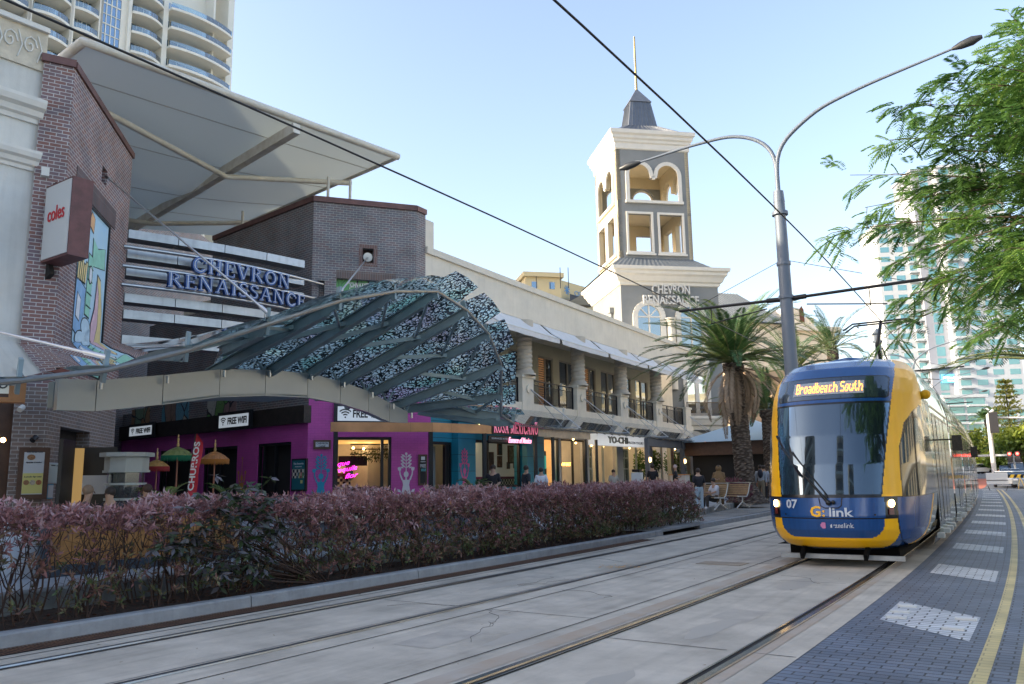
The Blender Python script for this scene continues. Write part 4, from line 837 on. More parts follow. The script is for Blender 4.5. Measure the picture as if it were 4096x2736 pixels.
for x, y0, y1 in ((1312, 742, 796), (1400, 745, 808), (968, 893, 925)):
    p = pl(x, y1, BF.P(0, -.3, 0) if x > 1200 else BL.P(0, -.4, 0), BF.w if x > 1200 else BL.w); q_ = p+np.array([0, 0, .85]); b.tube([p, q_], .055, 7)
b.build('post', M_wsteel, SL)
# ================================================================ louvre beams and the lettered sign
M_fin = mat('brushed_cladding', (.40, .41, .42), .35, .7, var=.18, vs=1.3, streak=.2)
LB = thing('louvre_screen', 'five brushed metal louvre beams bridging the lane behind the blue letters', 'louvre screen', (-9, 22, 5))
fa = pl(516, 917, LS.P(0, -.0, 0), LS.w); fb = pd(1221, 1061, 27.2)
zs_l = [float(pl(x, y, LS.P(0, 0, 0), LS.w)[2]) for x, y in ((516, 917), (511, 997), (508, 1068), (503, 1175), (498, 1240), (493, 1342))]
zr_ = float(fb[2]); dz_ = zr_-zs_l[0]
def finpt(f, off=0., side=0.):
    p = fa*(1-f)+fb*f; d = (fb-fa)/np.linalg.norm((fb-fa)[:2]); w = np.array([d[1], -d[0], 0.]); w /= np.linalg.norm(w); return p+w*(1.1*math.sin(math.pi*f)*.15+off)
for i, z in enumerate(zs_l[:6]):
    b = MB(); rows = []
    for j in range(5):
        f0 = j/4; f1 = (j+1)/4-.004; 
        for a_, c_ in ((f0, f1),):
            P0, P1 = finpt(a_), finpt(c_); Q0, Q1 = finpt(a_, -.55), finpt(c_, -.55); 
            if j < 4: 
                pts = [np.array([*P0[:2], z-.26]), np.array([*P1[:2], z-.26]), np.array([*Q1[:2], z-.26]), np.array([*Q0[:2], z-.26])]; b.prism(pts, (0, 0, .26))
    b.build('louvre_beam', M_fin, LB)
ta = pl(495, 985, LS.P(0, 0, 0), LS.w); tb = pl(1290, 1146, BF.P(0, 0, 0), BF.w)
def tubept(f, bow=.45):
    p = ta*(1-f)+tb*f; d = (tb-ta)[:2]; d = d/np.linalg.norm(d); return np.array([p[0]+d[1]*bow*math.sin(math.pi*f)*1.0, p[1]-d[0]*bow*math.sin(math.pi*f)*1.0, 0])
ztb = [float(ta[2]), float(pl(490, 1062, LS.P(0, 0, 0), LS.w)[2]), float(pl(487, 1139, LS.P(0, 0, 0), LS.w)[2])]
SG = thing('lane_sign', 'curved steel tube sign with blue serif letters CHEVRON RENAISSANCE over the lane', 'sign', tubept(.5)+np.array([0, 0, 6.5]))
for z in ztb:
    b = MB(); b.tube([tubept(f)+np.array([0, 0, z]) for f in np.linspace(0, 1, 25)], .055, 10); b.build('tube', M_steel, SG)
# chart: position along the tubes from image x
FS = np.linspace(0, 1, 400)
def projx(p): q = p-O; c = q[0]*rt+q[1]*fw+q[2]*up; return CX+F*c[0]/-c[2]
def fx(x, z): xs = [projx(tubept(f)+np.array([0, 0, z])) for f in FS]; return float(np.interp(x, xs, FS))
Ltot = sum(np.linalg.norm(tubept(FS[i+1])-tubept(FS[i])) for i in range(len(FS)-1))
cum = np.concatenate([[0], np.cumsum([np.linalg.norm(tubept(FS[i+1])-tubept(FS[i])) for i in range(len(FS)-1)])])
M_blue = mat('letter_blue', (.012, .06, .24), .2, .1, coat=.4)
M_lw = mat('letter_white_edge', (.6, .64, .72), .3)
for word, x0, x1, zb_, h_ in (('CHEVRON', 755, 1150, ztb[1]+.06, ztb[0]-ztb[1]-.12), ('RENAISSANCE', 655, 1210, ztb[2]+.06, ztb[1]-ztb[2]-.12)):
    f0, f1 = fx(x0, zb_), fx(x1, zb_); L0, L1 = np.interp(f0, FS, cum), np.interp(f1, FS, cum); W = L1-L0
    dd = tubept(f1)-tubept(f0); dd /= np.linalg.norm(dd); out = np.array([dd[1], -dd[0], 0])
    arc = lambda bx, L0=L0, zb_=zb_, out=out: tubept(float(np.interp(L0+bx, cum, FS)))+np.array([0, 0, zb_])+out*.06
    b = MB(); serif(b, word, (0, 0, 0), dd, (0, 0, 1), h_, .14, width=W, grow=.02, arc=arc); b.build('letters', M_blue, SG)
    b = MB(); serif(b, word, (0, 0, 0), dd, (0, 0, 1), h_*.94, .012, width=W, thin=.26, arc=lambda bx: arc(bx)+np.array([0, 0, h_*.03]), zoff=.142); b.build('letter_face', M_lw, SG)
# sunlit wall far down the lane
b = MB(); p = pd(720, 1500, 46); b.cbox((p[0], p[1], .35), 26, 1, 9.3, 75)
tag(b.build('lane_end_building', M_cream), 'cream wall glimpsed between the louvre beams at the end of the lane', 'building')
# blade sign
CS = thing('supermarket_sign', 'white double-sided blade sign with red supermarket lettering projecting from brick wall', 'sign', LF.P(-1.5, .3, 7))
s0 = pl(187, 749, LF.P(0, .12, 0), LF.w); zt2 = float(s0[2]); zb2 = float(pl(168, 1053, LF.P(0, .12, 0), LF.w)[2])
dS = dirv(125); s1 = pl(295, 692, s0, dirv(125-90)); wS_ = float((s1-s0).dot(dS)); dT = dirv(35)
S0 = np.array([s0[0], s0[1], zb2]); 
b = MB(); b.box(S0, dS*wS_, dT*.45, (0, 0, zt2-zb2)); b.build('case', mat('sign_maroon', (.14, .05, .045), .5, var=.3), CS)
b = MB(); b.box(S0-dT*.02+np.array([0, 0, .05])+dS*.04, dS*(wS_-.08), dT*.02, (0, 0, zt2-zb2-.1)); b.build('sign_face', mat('sign_face', (.60, .61, .60), .4), CS)
b = MB(); text(b, 'coles', S0-dT*.03+dS*(wS_*.5)+np.array([0, 0, (zt2-zb2)*.50]), dS, (0, 0, 1), .48, .006, fit=wS_*.62, bold=.004); b.build('lettering', mat('sign_red', (.55, .02, .03), .5), CS)
b = MB(); b.bar(S0+dS*.1+dT*.2+np.array([0, 0, -.1]), S0-dS*.25+dT*.2+np.array([0, 0, -.25]), .1, .3); b.bar(S0+dS*.1+dT*.2+np.array([0, 0, zt2-zb2+.05]), S0-dS*.25+dT*.2+np.array([0, 0, zt2-zb2]), .1, .2); b.build('bracket', M_dark, CS)
b = MB(); p = pl(180, 705, LF.P(0, .06, 0), LF.w); b.cbox(p, .16, .12, .2, 58); tag(b.build('floodlight', M_trim), 'small pale floodlight box on the brick beside the top of the blade sign', 'floodlight')
# ================================================================ steel canopy with patterned glass
M_csteel = mat('canopy_paint', (.24, .32, .345), .45, .3, var=.15, vs=2)
M_csil = mat('silver_tube', (.42, .41, .38), .35, .8, var=.2, vs=3)
M_fas = mat('fascia_panel', (.36, .40, .42), .38, .5, var=.05, vs=.6)
CN = thing('entrance_canopy', 'curved grey steel canopy with fanned beams and black patterned glass over the lane entrance', 'canopy', st(13, 10, 3))
tops = [(234, 1513), (389, 1521), (655, 1500), (882, 1477), (1064, 1478), (1232, 1493), (1362, 1524), (1475, 1565), (1559, 1611), (1632, 1647)]
bots = [(226, 1640), (383, 1645), (650, 1619), (878, 1589), (1068, 1584), (1230, 1590), (1362, 1614), (1475, 1649), (1555, 1688), (1638, 1692)]
Tp = [onN(*p, 12.2) for p in tops]; Bt = [onN(*p, 12.2) for p in bots]; Bt = [np.array([t[0], t[1], b_[2]]) for t, b_ in zip(Tp, Bt)]
for i in range(9):
    d = (Tp[i+1]-Tp[i])*np.array([1, 1, 0]); d /= np.linalg.norm(d); g_ = d*.008; b = MB(); b.prism([Bt[i]+g_, Bt[i+1]-g_, Tp[i+1]-g_, Tp[i]+g_], nrm(heading(13))*.12); b.build('fascia_panel', M_fas, CN)
b = MB(); 
for i in range(9):
    o_ = nrm(32)*.13; b.prism([Bt[i]+o_+(0, 0, .05), Bt[i+1]+o_+(0, 0, .05), Tp[i+1]+o_-(0, 0, .05), Tp[i]+o_-(0, 0, .05)], nrm(32)*.2)
b.build('ring_beam', M_csteel, CN)
for i in range(1, 10):
    p = Tp[i]-nrm(32)*.14+(0, 0, -.02); b = MB(); b.tube([p-(0, 0, .02), p-(0, 0, .17)], .035, 8); b.build('downlight', M_steel, CN)
# inner ledge soffit below the arch
b = MB(); 
for i in range(2, 5): b.prism([Bt[i]+(0, 0, .02), Bt[i+1]+(0, 0, .02), Bt[i+1]+nrm(32)*1.5-(0, 0, .02), Bt[i]+nrm(32)*1.5-(0, 0, .02)], (0, 0, .04))
b.build('soffit', M_csteel, CN)
def Zc(x, y): return 900+x*.5111, 1100+y*.5111
tips = [((77, 1513), 7.5), ((424, 1472), 7.5), ((751, 1393), 7.5), ((1074, 1289), 7.5), ((1362, 1197), 7.6), ((1580, 1160), 7.8), ((1748, 1160), 8.1), ((1866, 1236), 8.5), ((1953, 1330), 9.0), ((2004, 1453), 9.5), ((2006, 1575), 10.0), ((2003, 1657), 10.5), ((2055, 1690), 11.2)]
TPS = [onN(*p, n) for p, n in tips]
inn = [None, None, None, Zc(0, 560), Zc(0, 680), Zc(340, 735), Zc(640, 760), Zc(900, 820), Zc(1140, 900), Zc(1370, 985), Zc(1560, 1010), Zc(1640, 1030), None]
INS = [onN(*p, 12.3) if p else None for p in inn]
for i, p in enumerate(((-100, 1378), (60, 1383), (480, 1392))): INS[i] = onN(*p, 13.0)
INS[12] = st(inv(INS[11])[0]+1.0, 12.6, INS[11][2]-.1)
tp2 = onN(-420, 1560, 7.5); in2 = onN(-500, 1372, 13.)
TPS = [tp2]+TPS; INS = [in2]+INS; NB = len(TPS)
for i in range(NB):
    a, c = INS[i], TPS[i]; b = MB(); d = c-a; mid = a+d*.55+(0, 0, .03)
    dep = .21 if i >= 3 else .15
    dn = d/np.linalg.norm(d); a2 = a-dn*.9 if i > 3 else a
    s_ = np.cross(dn, (0, 0, 1.)); s_ /= np.linalg.norm(s_); u_ = np.cross(s_, dn)
    b.prism([a2-u_*dep, c-dn*.5-u_*dep, c-u_*.10, c+u_*.02, a2+u_*.02], s_*.02)                              # web
    b.box(a2+u_*.02-s_*.06, dn*np.linalg.norm(c-a2), s_*.14, u_*.02); b.box(a2-u_*dep-s_*.06, dn*(np.linalg.norm(c-a2)-.5), s_*.14, u_*.02)
    b.bar(c-dn*.08-u_*.2, c-dn*.02+u_*.25, .05, .12, dn); b.build('canopy_beam', M_csteel, CN)
b = MB(); P = [t+(0, 0, .0) for t in TPS]; b.tube([p-(0, 0, .03) for p in P], .04, 9, smooth=False); b.build('edge_tube', M_csil, CN)
# bracing
for i in range(3, NB-2):
    a, c = INS[i]+(TPS[i]-INS[i])*.35, INS[i+1]+(TPS[i+1]-INS[i+1])*.65; b = MB(); b.bar(a-(0, 0, .06), c-(0, 0, .06), .06, .1)
    a, c = INS[i]+(TPS[i]-INS[i])*.95, INS[i+1]+(TPS[i+1]-INS[i+1])*.6; b.bar(a-(0, 0, .06), c-(0, 0, .06), .05, .06); b.build('brace', M_csteel, CN)
for i in range(4, 11):                                       # curved Y brackets on the ring beam
    if i >= 10: break
    t = Tp[i] if i < 10 else Tp[-1]; e = nrm(32)*.1+(0, 0, 0); d = dirv(32); b = MB()
    for s_ in (-1, 1): b.tube([t+e, t+e+d*.1*s_+(0, 0, .12), t+e+d*.18*s_+(0, 0, .24), t+e+d*.32*s_+(0, 0, .34)], [.045, .035, .03, .045], 6)
    b.build('bracket', M_csteel, CN)
# patterned glass
def lacemat(name, a=(.36, .62, .60), c=(.55, .62, .62), scale=10.):
    m = bpy.data.materials.new(name); m.use_nodes = True; N = m.node_tree.nodes; L = m.node_tree.links; b = N['Principled BSDF']
    tc = N.new('ShaderNodeTexCoord'); mp = N.new('ShaderNodeMapping'); mp.inputs['Scale'].default_value = (1, 1.0, 1); L.new(tc.outputs['UV'], mp.inputs[0])
    nz = N.new('ShaderNodeTexNoise'); nz.inputs['Scale'].default_value = 7.; nz.inputs['Detail'].default_value = 1; L.new(mp.outputs[0], nz.inputs['Vector']); mxv = N.new('ShaderNodeMix'); mxv.data_type = 'VECTOR'; mxv.inputs[0].default_value = .16; L.new(mp.outputs[0], mxv.inputs[4]); L.new(nz.outputs['Color'], mxv.inputs[5])
    v = N.new('ShaderNodeTexVoronoi'); v.feature = 'DISTANCE_TO_EDGE'; v.inputs['Scale'].default_value = scale; L.new(mxv.outputs[1], v.inputs['Vector'])
    th = N.new('ShaderNodeMath'); th.operation = 'GREATER_THAN'; th.inputs[1].default_value = .13; L.new(v.outputs[0], th.inputs[0])
    b.inputs['Base Color'].default_value = (.012, .016, .02, 1); b.inputs['Roughness'].default_value = .15
    t = N.new('ShaderNodeBsdfTransparent'); t.inputs[0].default_value = (.80, .96, .97, 1); d = N.new('ShaderNodeBsdfTranslucent')
    cr = N.new('ShaderNodeValToRGB'); n2 = N.new('ShaderNodeTexNoise'); n2.inputs['Scale'].default_value = .9; n2.inputs['Detail'].default_value = 1; L.new(tc.outputs['UV'], n2.inputs['Vector']); L.new(n2.outputs['Fac'], cr.inputs[0])
    el = cr.color_ramp.elements; el[0].position = .33; el[0].color = (.52, .52, .64, 1); el[1].position = .66; el[1].color = (.38, .78, .70, 1)
    e = el.new(.42); e.color = (.62, .80, .82, 1); e = el.new(.56); e.color = (.58, .80, .84, 1); L.new(cr.outputs[0], d.inputs[0])
    m1 = N.new('ShaderNodeMixShader'); m1.inputs[0].default_value = .5; L.new(t.outputs[0], m1.inputs[1]); L.new(d.outputs[0], m1.inputs[2])
    m2 = N.new('ShaderNodeMixShader'); L.new(th.outputs[0], m2.inputs[0]); L.new(b.outputs[0], m2.inputs[1]); L.new(m1.outputs[0], m2.inputs[2])
    g = N.new('ShaderNodeBsdfGlossy'); g.inputs['Roughness'].default_value = .03; fr = N.new('ShaderNodeFresnel'); fr.inputs['IOR'].default_value = 1.4; m3 = N.new('ShaderNodeMixShader'); L.new(fr.outputs[0], m3.inputs[0]); L.new(m2.outputs[0], m3.inputs[1]); L.new(g.outputs[0], m3.inputs[2])
    L.new(m3.outputs[0], N['Material Output'].inputs['Surface']); return m
M_lace = lacemat('patterned_glass'); M_cgl = clearglass('entrance_glass', (.72, .80, .86), .14, .30, (.30, .34, .40))
for i in range(NB-1):
    a, c, e, f = INS[i], INS[i+1], TPS[i+1], TPS[i]; up_ = np.array([0, 0, .07]); ov = .45
    da = f-a; dc = e-c; da /= np.linalg.norm(da); dc /= np.linalg.norm(dc); rows = []
    ri = .22 if i > 6 else .0
    for j in range(7):
        g_ = j/6; A_ = (a-da*(.0 if i < 3 else .6))*(1-g_)+(f+da*ov+(0, 0, ri))*g_; B_ = (c-dc*(.0 if i < 3 else .6))*(1-g_)+(e+dc*ov+(0, 0, ri))*g_; bul = math.sin(math.pi*g_)*.0
        if i > 5 and j == 6: A_ = A_+(B_-A_)*.12; B_ = B_-(B_-A_)*.12
        rows.append([A_+up_, (A_+B_)/2+up_+(0, 0, .06), B_+up_])
    b = MB(); b.grid(rows, True)
    # metric uv in the panel's own plane
    uvs = []; me_f = b.f; ex = (c-a)/np.linalg.norm(c-a); ey = da-ex*ex.dot(da); ey /= np.linalg.norm(ey)
    for fc in b.f:
        for vi_ in fc: p = np.array(b.v[vi_]); uvs.append(((p-a).dot(ex)+i*1.37, (p-a).dot(ey)))
    b.build('glass_panel', M_lace if i >= 3 else M_cgl, CN, uvs=uvs)
# tie rods
def rod(a, c, r, label, cat='tie rod'):
    b = MB(); b.tube([a, c], r, 7); d = (c-a)/np.linalg.norm(c-a); b.tube([a, a+d*.35], r*2.1, 7); b.tube([c-d*.35, c], r*1.8, 7); return tag(b.build('tie_rod', M_steel), label, cat, None)
na = LS.P((NUV := (nu))-.02, .05, nz-.05); rod(na, TPS[4]+(0, 0, .15), .022, 'steel tie rod from the left brick niche down to the canopy edge')
p = BF.P((NI[0]+NI[1])/2, -.1, NI[2]+.22); rod(p, TPS[5]+(0, 0, .15), .02, 'steel tie rod from the square niche of the right brick building')
b = MB(); P = [p+BF.d*.17*math.cos(R(a))+np.array([0, 0, .17*math.sin(R(a))]) for a in range(0, 360, 20)]; b.prism(P, BF.w*.05); tag(b.build('anchor_plate', M_trim), 'round white anchor plate in the square brick niche', 'anchor plate')
rod(WP.P(-6.5, .1, 5.6), TPS[2]+(0, 0, .15), .022, 'steel tie rod running down to the clear left end of the canopy')
# ================================================================ tram (street coordinates: s along, y = -n to the right)
M_tb = mat('tram_blue', (.008, .068, .24), .25, .1, coat=.35, var=.12, vs=2); M_ty = mat('tram_yellow', (1.0, .50, .004), .35, 0., coat=.15, spec=.3, var=.05, vs=2)
M_tblk = mat('tram_black', (.008, .008, .01), .25); M_tgl = glassmat('tram_windscreen', (.52, .76, .98), .09, .01, (.008, .014, .02), ior=1.25)
M_tsg = glassmat('tram_side_glass', (.62, .72, .76), .07, .015, (.008, .016, .02), ior=0)
M_tsil = glassmat('tram_side_panel', (.80, .80, .74), .30, .05, (.30, .32, .27), wav=.25); M_troof = mat('tram_roof_grey', (.45, .46, .42), .35, .4)
TR_ = thing('tram', 'blue and yellow articulated tram number 07 bound for Broadbeach South with lit headlights', 'tram', st(15, 0, 0), rz=-R(heading(15)))
def TPt(s, y, z): return st(s, -y-.05, z)
hz = lambda z: float(np.interp(z, [.28, .34, .45, .62, .85, 1.15, 2.5, 2.95, 3.25, 3.45, 3.6, 3.7, 3.76], [.98, 1.12, 1.22, 1.275, 1.30, 1.32, 1.32, 1.31, 1.26, 1.20, 1.13, 1.05, .95]))
fz = lambda z: float(np.interp(z, [.28, .34, .45, .62, .85, 1.15, 1.7, 2.2, 2.77, 3.0, 3.25, 3.45, 3.6, 3.7, 3.76], [14.75, 14.5, 14.36, 14.27, 14.25, 14.30, 14.46, 14.66, 14.94, 15.08, 15.28, 15.55, 15.95, 16.5, 17.3]))
S_END = 18.35; PW = 2.75
def nosept(a, z):                        # a in [-1,1]: |a|<=.62 front arc, beyond: straight side
    w, s0 = hz(z), fz(z); A = min(2.25, S_END-s0-.12); sg = 1 if a > 0 else -1; t = abs(a)
    if t <= .62:
        ph = t/.62*math.pi/2; y = w*math.sin(ph)**(2/PW)*sg; d = A*(1-math.cos(ph)**(2/PW)); return s0+d, y
    f = (t-.62)/.38; return s0+A+(S_END-s0-A)*f, w*sg
# resample a so that steps are even
def even(z, n):
    aa = np.concatenate([np.linspace(0, .62, 160), np.linspace(.62, 1, 40)[1:]]); P = np.array([nosept(a, z) for a in aa]); L_ = np.concatenate([[0], np.cumsum(np.hypot(*np.diff(P, axis=0).T))]); return np.interp(np.linspace(0, L_[-1], n), L_, aa)
NA = 236; zz = np.concatenate([np.arange(.28, 3.6, .018), np.linspace(3.6, 3.76, 22)])
A0_ = even(1.5, NA); av = np.concatenate([-A0_[::-1], A0_[1:]])
G = np.array([[(*nosept(a, z), z) for a in av] for z in zz])          # s, y, z
def rrect(y, z, w, z0, z1, r): 
    dy = np.maximum(np.abs(y)-(w-r), 0); dz = np.maximum(np.maximum(z0+r-z, z-(z1-r)), 0); return (dy*dy+dz*dz <= r*r) & (np.abs(y) <= w) & (z >= z0) & (z <= z1)
Fc = (G[:-1, :-1]+G[1:, :-1]+G[1:, 1:]+G[:-1, 1:])/4; s_, y_, z_ = Fc[..., 0], Fc[..., 1], Fc[..., 2]; ay = np.abs(y_); ds = s_-np.array([fz(z) for z in z_[:, 0]])[:, None]
wi = np.interp(z_, [1.15, 2.77, 3.3, 3.55, 3.76], [.81, .975, 1.01, .97, .8])       # inner edge of yellow
front = s_ < 15.9+np.clip(z_-2.9, 0, 1)*1.6
cls = np.zeros(s_.shape, int)                                                       # 0 blue
wf = np.interp(z_, [1.15, 1.6, 2.0, 2.4, 2.62, 2.74], [14.92, 15.02, 15.18, 15.5, 15.95, 16.45]); wr = np.interp(z_, [1.15, 1.6, 2.0, 2.4, 2.62, 2.74], [18.1, 17.95, 17.75, 17.4, 17.1, 16.7])
sidew = (z_ > 1.17) & (z_ < 2.74) & (s_ > wf) & (s_ < wr) & (ay > 1.0)
yr = np.interp(z_, [1.15, 2.4, 2.74, 3.2, 3.5, 3.7, 3.76], [14.9, 16.0, 16.75, 17.2, 17.6, 18.0, 18.1])
yel = (z_ > 1.165) & (ay > wi) & (s_ < yr) & ~sidew
cls[yel] = 1
cls[(z_ > 1.165) & (ay > 1.0) & (s_ >= yr) & ~sidew] = 5
ws = (z_ > 1.19) & (z_ < 2.755) & (ay < wi-.02); cls[ws] = 2
wsb = (z_ > 1.165) & (z_ < 2.79) & (ay < wi) & ~ws; cls[wsb] = 3
pnl = rrect(y_, z_, .93, 2.85, 3.25, .07) & front; cls[pnl] = 4
pe_ = rrect(y_, z_, .95, 2.83, 3.27, .08) & front & ~pnl; cls[pe_] = 3
cls[sidew] = 6
er = (z_ > 1.15) & (z_ < 2.76) & (s_ > wf-.03) & (s_ < wr+.05) & (ay > 1.0) & ~sidew; cls[er] = 3
cls[(z_ > 1.145) & (z_ < 1.168)] = 3
cls[(np.abs(z_-.81) < .011) & (ay < .995)] = 3
U = rrect(y_, z_, 1.01, .31, 1.2, .38) & (z_ < .80) & ~(rrect(y_, z_, .82, .49, 1.2, .27)) & (ay < .99); cls[U] = 1
hb = (z_ > .825) & (z_ < 1.145) & (ay > .84) & (ay < .99); cls[hb] = 7
cls[(np.abs(ay-.998) < .007) & (z_ < 1.15)] = 3
arc_s = 15.2+2.35*np.sqrt(np.clip((z_-.30)/.85, 0, 1)); low = (z_ < 1.145) & (ay > 1.01)
cls[low & (s_ > arc_s-.24) & (s_ < arc_s+.02)] = 1; cls[low & (s_ >= arc_s+.02)] = 5
names = {0: ('body_shell', M_tb), 1: ('yellow_band', M_ty), 2: ('windscreen', M_tgl), 3: ('seal', M_tblk), 4: ('destination_glass', glassmat('dest_glass', (.7, .85, 1), .09, .03, (.015, .025, .045), ior=0)), 5: ('side_panel', M_tsil), 6: ('cab_window', M_tsg), 7: ('lamp_housing', M_tblk)}
W = np.array([[TPt(*G[i, j]) for j in range(G.shape[1])] for i in range(G.shape[0])]).reshape(-1, 3); nc = G.shape[1]
for k_, sgn_ in [(k, sg) for k in names for sg in ((0,) if k not in (6, 7) else (-1, 1))]:
    nm, mm = names[k_]; ii, jj = np.nonzero((cls == k_) & ((y_*sgn_ > 0) | (sgn_ == 0)))
    if not len(ii): continue
    q_ = np.stack([ii*nc+jj, ii*nc+jj+1, (ii+1)*nc+jj+1, (ii+1)*nc+jj], 1)
    used, invx = np.unique(q_.ravel(), return_inverse=True); b = MB(); b.v = [tuple(v) for v in W[used]]; b.f = [tuple(int(x) for x in r[::-1]) for r in invx.reshape(-1, 4)]; b.sm = [True]*len(b.f)
    b.build(nm, mm, TR_)
top = G[-1]; b = MB(); cap = [TPt(*p) for p in top]; n_ = len(cap)                  # roof cap over the nose
b.grid([cap[:n_//2+1], cap[n_//2:][::-1]], True); b.f = [f for f in b.f]; b.build('nose_roof', M_tb, TR_)
b = MB(); k = 9; rows = []
for j in range(n_//2+1):
    a_, c_ = cap[j], cap[n_-1-j]; rows.append([a_+(c_-a_)*f+np.array([0, 0, .10*math.sin(math.pi*f)*min(1, (j and (n_//2-j)/12.))]) for f in np.linspace(0, 1, k)])
b.grid(rows); b.v = [(x, y, z+.003) for x, y, z in b.v]; b.build('roof_cap', M_tb, TR_)
# headlights, balls, wiper, marks
M_lamp = emat('headlight', (1., .66, .28), 6.)
M_lamp2 = mat('lamp_lens', (.25, .2, .15), .1)
def nearfront(y, z, off=.01):            # point on the nose at lateral y
    aa = np.linspace(-.62, .62, 400); P = [nosept(a, z) for a in aa]; k_ = min(range(400), key=lambda i: abs(P[i][1]-y)); p = TPt(P[k_][0], P[k_][1], z); a1 = TPt(*P[min(399, k_+3)], z); a0 = TPt(*P[max(0, k_-3)], z); t = a1-a0; t /= np.linalg.norm(t)
    zu = TPt(fz(z+.04)+(P[k_][0]-fz(z)), P[k_][1], z+.04)-p; zu /= np.linalg.norm(zu); n = np.cross(t, zu); n /= np.linalg.norm(n)
    if n.dot(-dirv(heading(15))) < 0: n = -n
    return p+n*off, t, zu, n
for sg in (-1, 1):
    p, t, zu, n = nearfront(.915*sg, 1.045); b = MB(); b.prism([p+t*.058*math.cos(R(a))+zu*.062*math.sin(R(a)) for a in range(0, 360, 24)], n*.02); b.build('headlight', M_lamp, TR_)
    p, t, zu, n = nearfront(.915*sg, .915); b = MB(); b.box(p-t*.05-zu*.05, t*.1, zu*.1, n*.01); b.build('tail_lamp', mat('tail_lens', (.12, .02, .015), .15), TR_)
    b = MB(); c = TPt(17.3, 1.36*sg, 3.02); b.ball(c, .095); b.tube([c, TPt(17.3, 1.2*sg, 3.0)], .03, 6); b.build('camera_pod', M_ty, TR_)
def wrapmark(vs, fs, yc, zc, k=1., off=.012):   # lay flat lettering on the curved nose
    out = []; cache = {}
    for x, y, e in vs:
        key = (round(x*k, 3), round(y*k, 3))
        if key not in cache: cache[key] = nearfront(yc+x*k, zc+y*k, off)
        p, t, zu, n = cache[key]; out.append(p+n*e)
    return out, fs
def mark(s, yc, zc, size, m, fit=None, name='mark', **kw):
    vs, fs = textmesh(s, size, .003, res=2, **kw); xs = [v[0] for v in vs]; kx = fit/(max(xs)-min(xs)) if fit else 1; vs = [(v[0]*kx, v[1], v[2]) for v in vs]; o_, f_ = wrapmark(vs, fs, yc, zc); b = MB(); b.add(o_, f_); return b.build(name, m, TR_)
M_mw = mat('decal_white', (.55, .60, .66), .4); M_mp = mat('decal_pink', (.60, .22, .42), .5)
mark('07', -.60, .975, .20, M_mw, fit=.20, name='fleet_number', bold=.004)
mark('G', -.195, .84, .24, M_ty, fit=.18, name='operator_logo', bold=.006)
mark(':', -.07, .845, .2, M_ty, name='operator_logo', bold=.006)
mark('link', .19, .845, .20, M_mw, fit=.37, name='operator_logo', bold=.003)
mark('translink', .2, .665, .11, M_mw, fit=.36, name='network_logo', bold=.001)
b = MB(); vs = [(0, 0, 0)]+[(.047*math.cos(R(a)), .05*math.sin(R(a)), 0) for a in range(0, 360, 20)]; o_, _f = wrapmark(vs, [], -.085, .70); b.add(o_, [(0, i, i % 18+1) for i in range(1, 19)][::1]); b.build('network_logo', M_mp, TR_)
# destination display of orange dots
M_dled = emat('led_orange', (1., .22, .02), 4.); M_dbg = mat('display_back', (.34, .38, .42), .4)
FONT = {'B': '11110 10001 10001 11110 10001 10001 11110', 'r': '00000 00000 10110 11001 10000 10000 10000', 'o': '00000 00000 01110 10001 10001 10001 01110', 'a': '00000 00000 01110 00001 01111 10001 01111', 'd': '00001 00001 01101 10011 10001 10001 01111',
        'b': '10000 10000 10110 11001 10001 10001 11110', 'e': '00000 00000 01110 10001 11111 10000 01110', 'c': '00000 00000 01110 10000 10000 10001 01110', 'h': '10000 10000 10110 11001 10001 10001 10001', 'S': '01111 10000 10000 01110 00001 00001 11110', 'u': '00000 00000 10001 10001 10001 10011 01101', 't': '01000 01000 11100 01000 01000 01001 00110', ' ': '000 000 000 000 000 000 000'}
b = MB(); rows = [[nearfront(y, z, .006)[0] for y in np.linspace(-.62, .58, 24)] for z in np.linspace(2.93, 3.17, 6)]; b.grid(rows); b.build('display_panel', M_dbg, TR_)
b = MB(); x = -.56; step = .0122
for ch in 'Broadbeach South':
    rws = FONT[ch].split()
    for j, rw in enumerate(rws):
        for i, c in enumerate(rw):
            if c == '1':
                p, t, zu, n = nearfront(x+i*step, 3.15-j*.028, .010); b.quad(p-t*.005-zu*.0115, p+t*.005-zu*.0115, p+t*.005+zu*.010, p-t*.005+zu*.010)
    x += (len(rws[0])+.95)*step
b.build('display_text', M_dled, TR_)
b = MB(); p0 = nearfront(.02, 1.06, .05)[0]; p1 = nearfront(-.1, 1.2, .06)[0]; p2 = nearfront(-.78, 2.0, .05)[0]; b.tube([p0, p1, p2], [.03, .022, .012], 6); b.tube([p0+(0, 0, -.03), nearfront(0., 1.22, .08)[0], nearfront(-.62, 1.95, .05)[0]], .012, 5); b.bar(nearfront(-.42, 1.5, .04)[0], nearfront(-.9, 2.22, .03)[0], .03, .03); b.ball(p0, .045); b.ball(nearfront(.1, 1.07, .03)[0], .035); b.build('wiper', M_tblk, TR_)
b = MB(); P = [nearfront(y, z, .006)[0] for y, z in ((-.14, 1.14), (-.12, 1.02), (-.06, .98), (.16, .98), (.21, 1.02), (.23, 1.14))]; b.tube(P, .009, 5); b.build('wiper_recess', M_tblk, TR_)
for y in (-.72, .70):
    p, t, zu, n = nearfront(y, .87, .004); b = MB(); b.prism([p+t*.016*math.cos(R(a))+zu*.016*math.sin(R(a)) for a in range(0, 360, 45)], n*.004); b.build('towing_eye', M_tblk, TR_)
b = MB(); b.box(TPt(14.6, -.90, .13), TPt(14.6, 1.06, .13)-TPt(14.6, -.90, .13), dirv(32)*.07, (0, 0, .075)); b.build('guard_board', mat('guard_grey', (.33, .35, .36), .5, .3, var=.3), TR_)
b = MB()
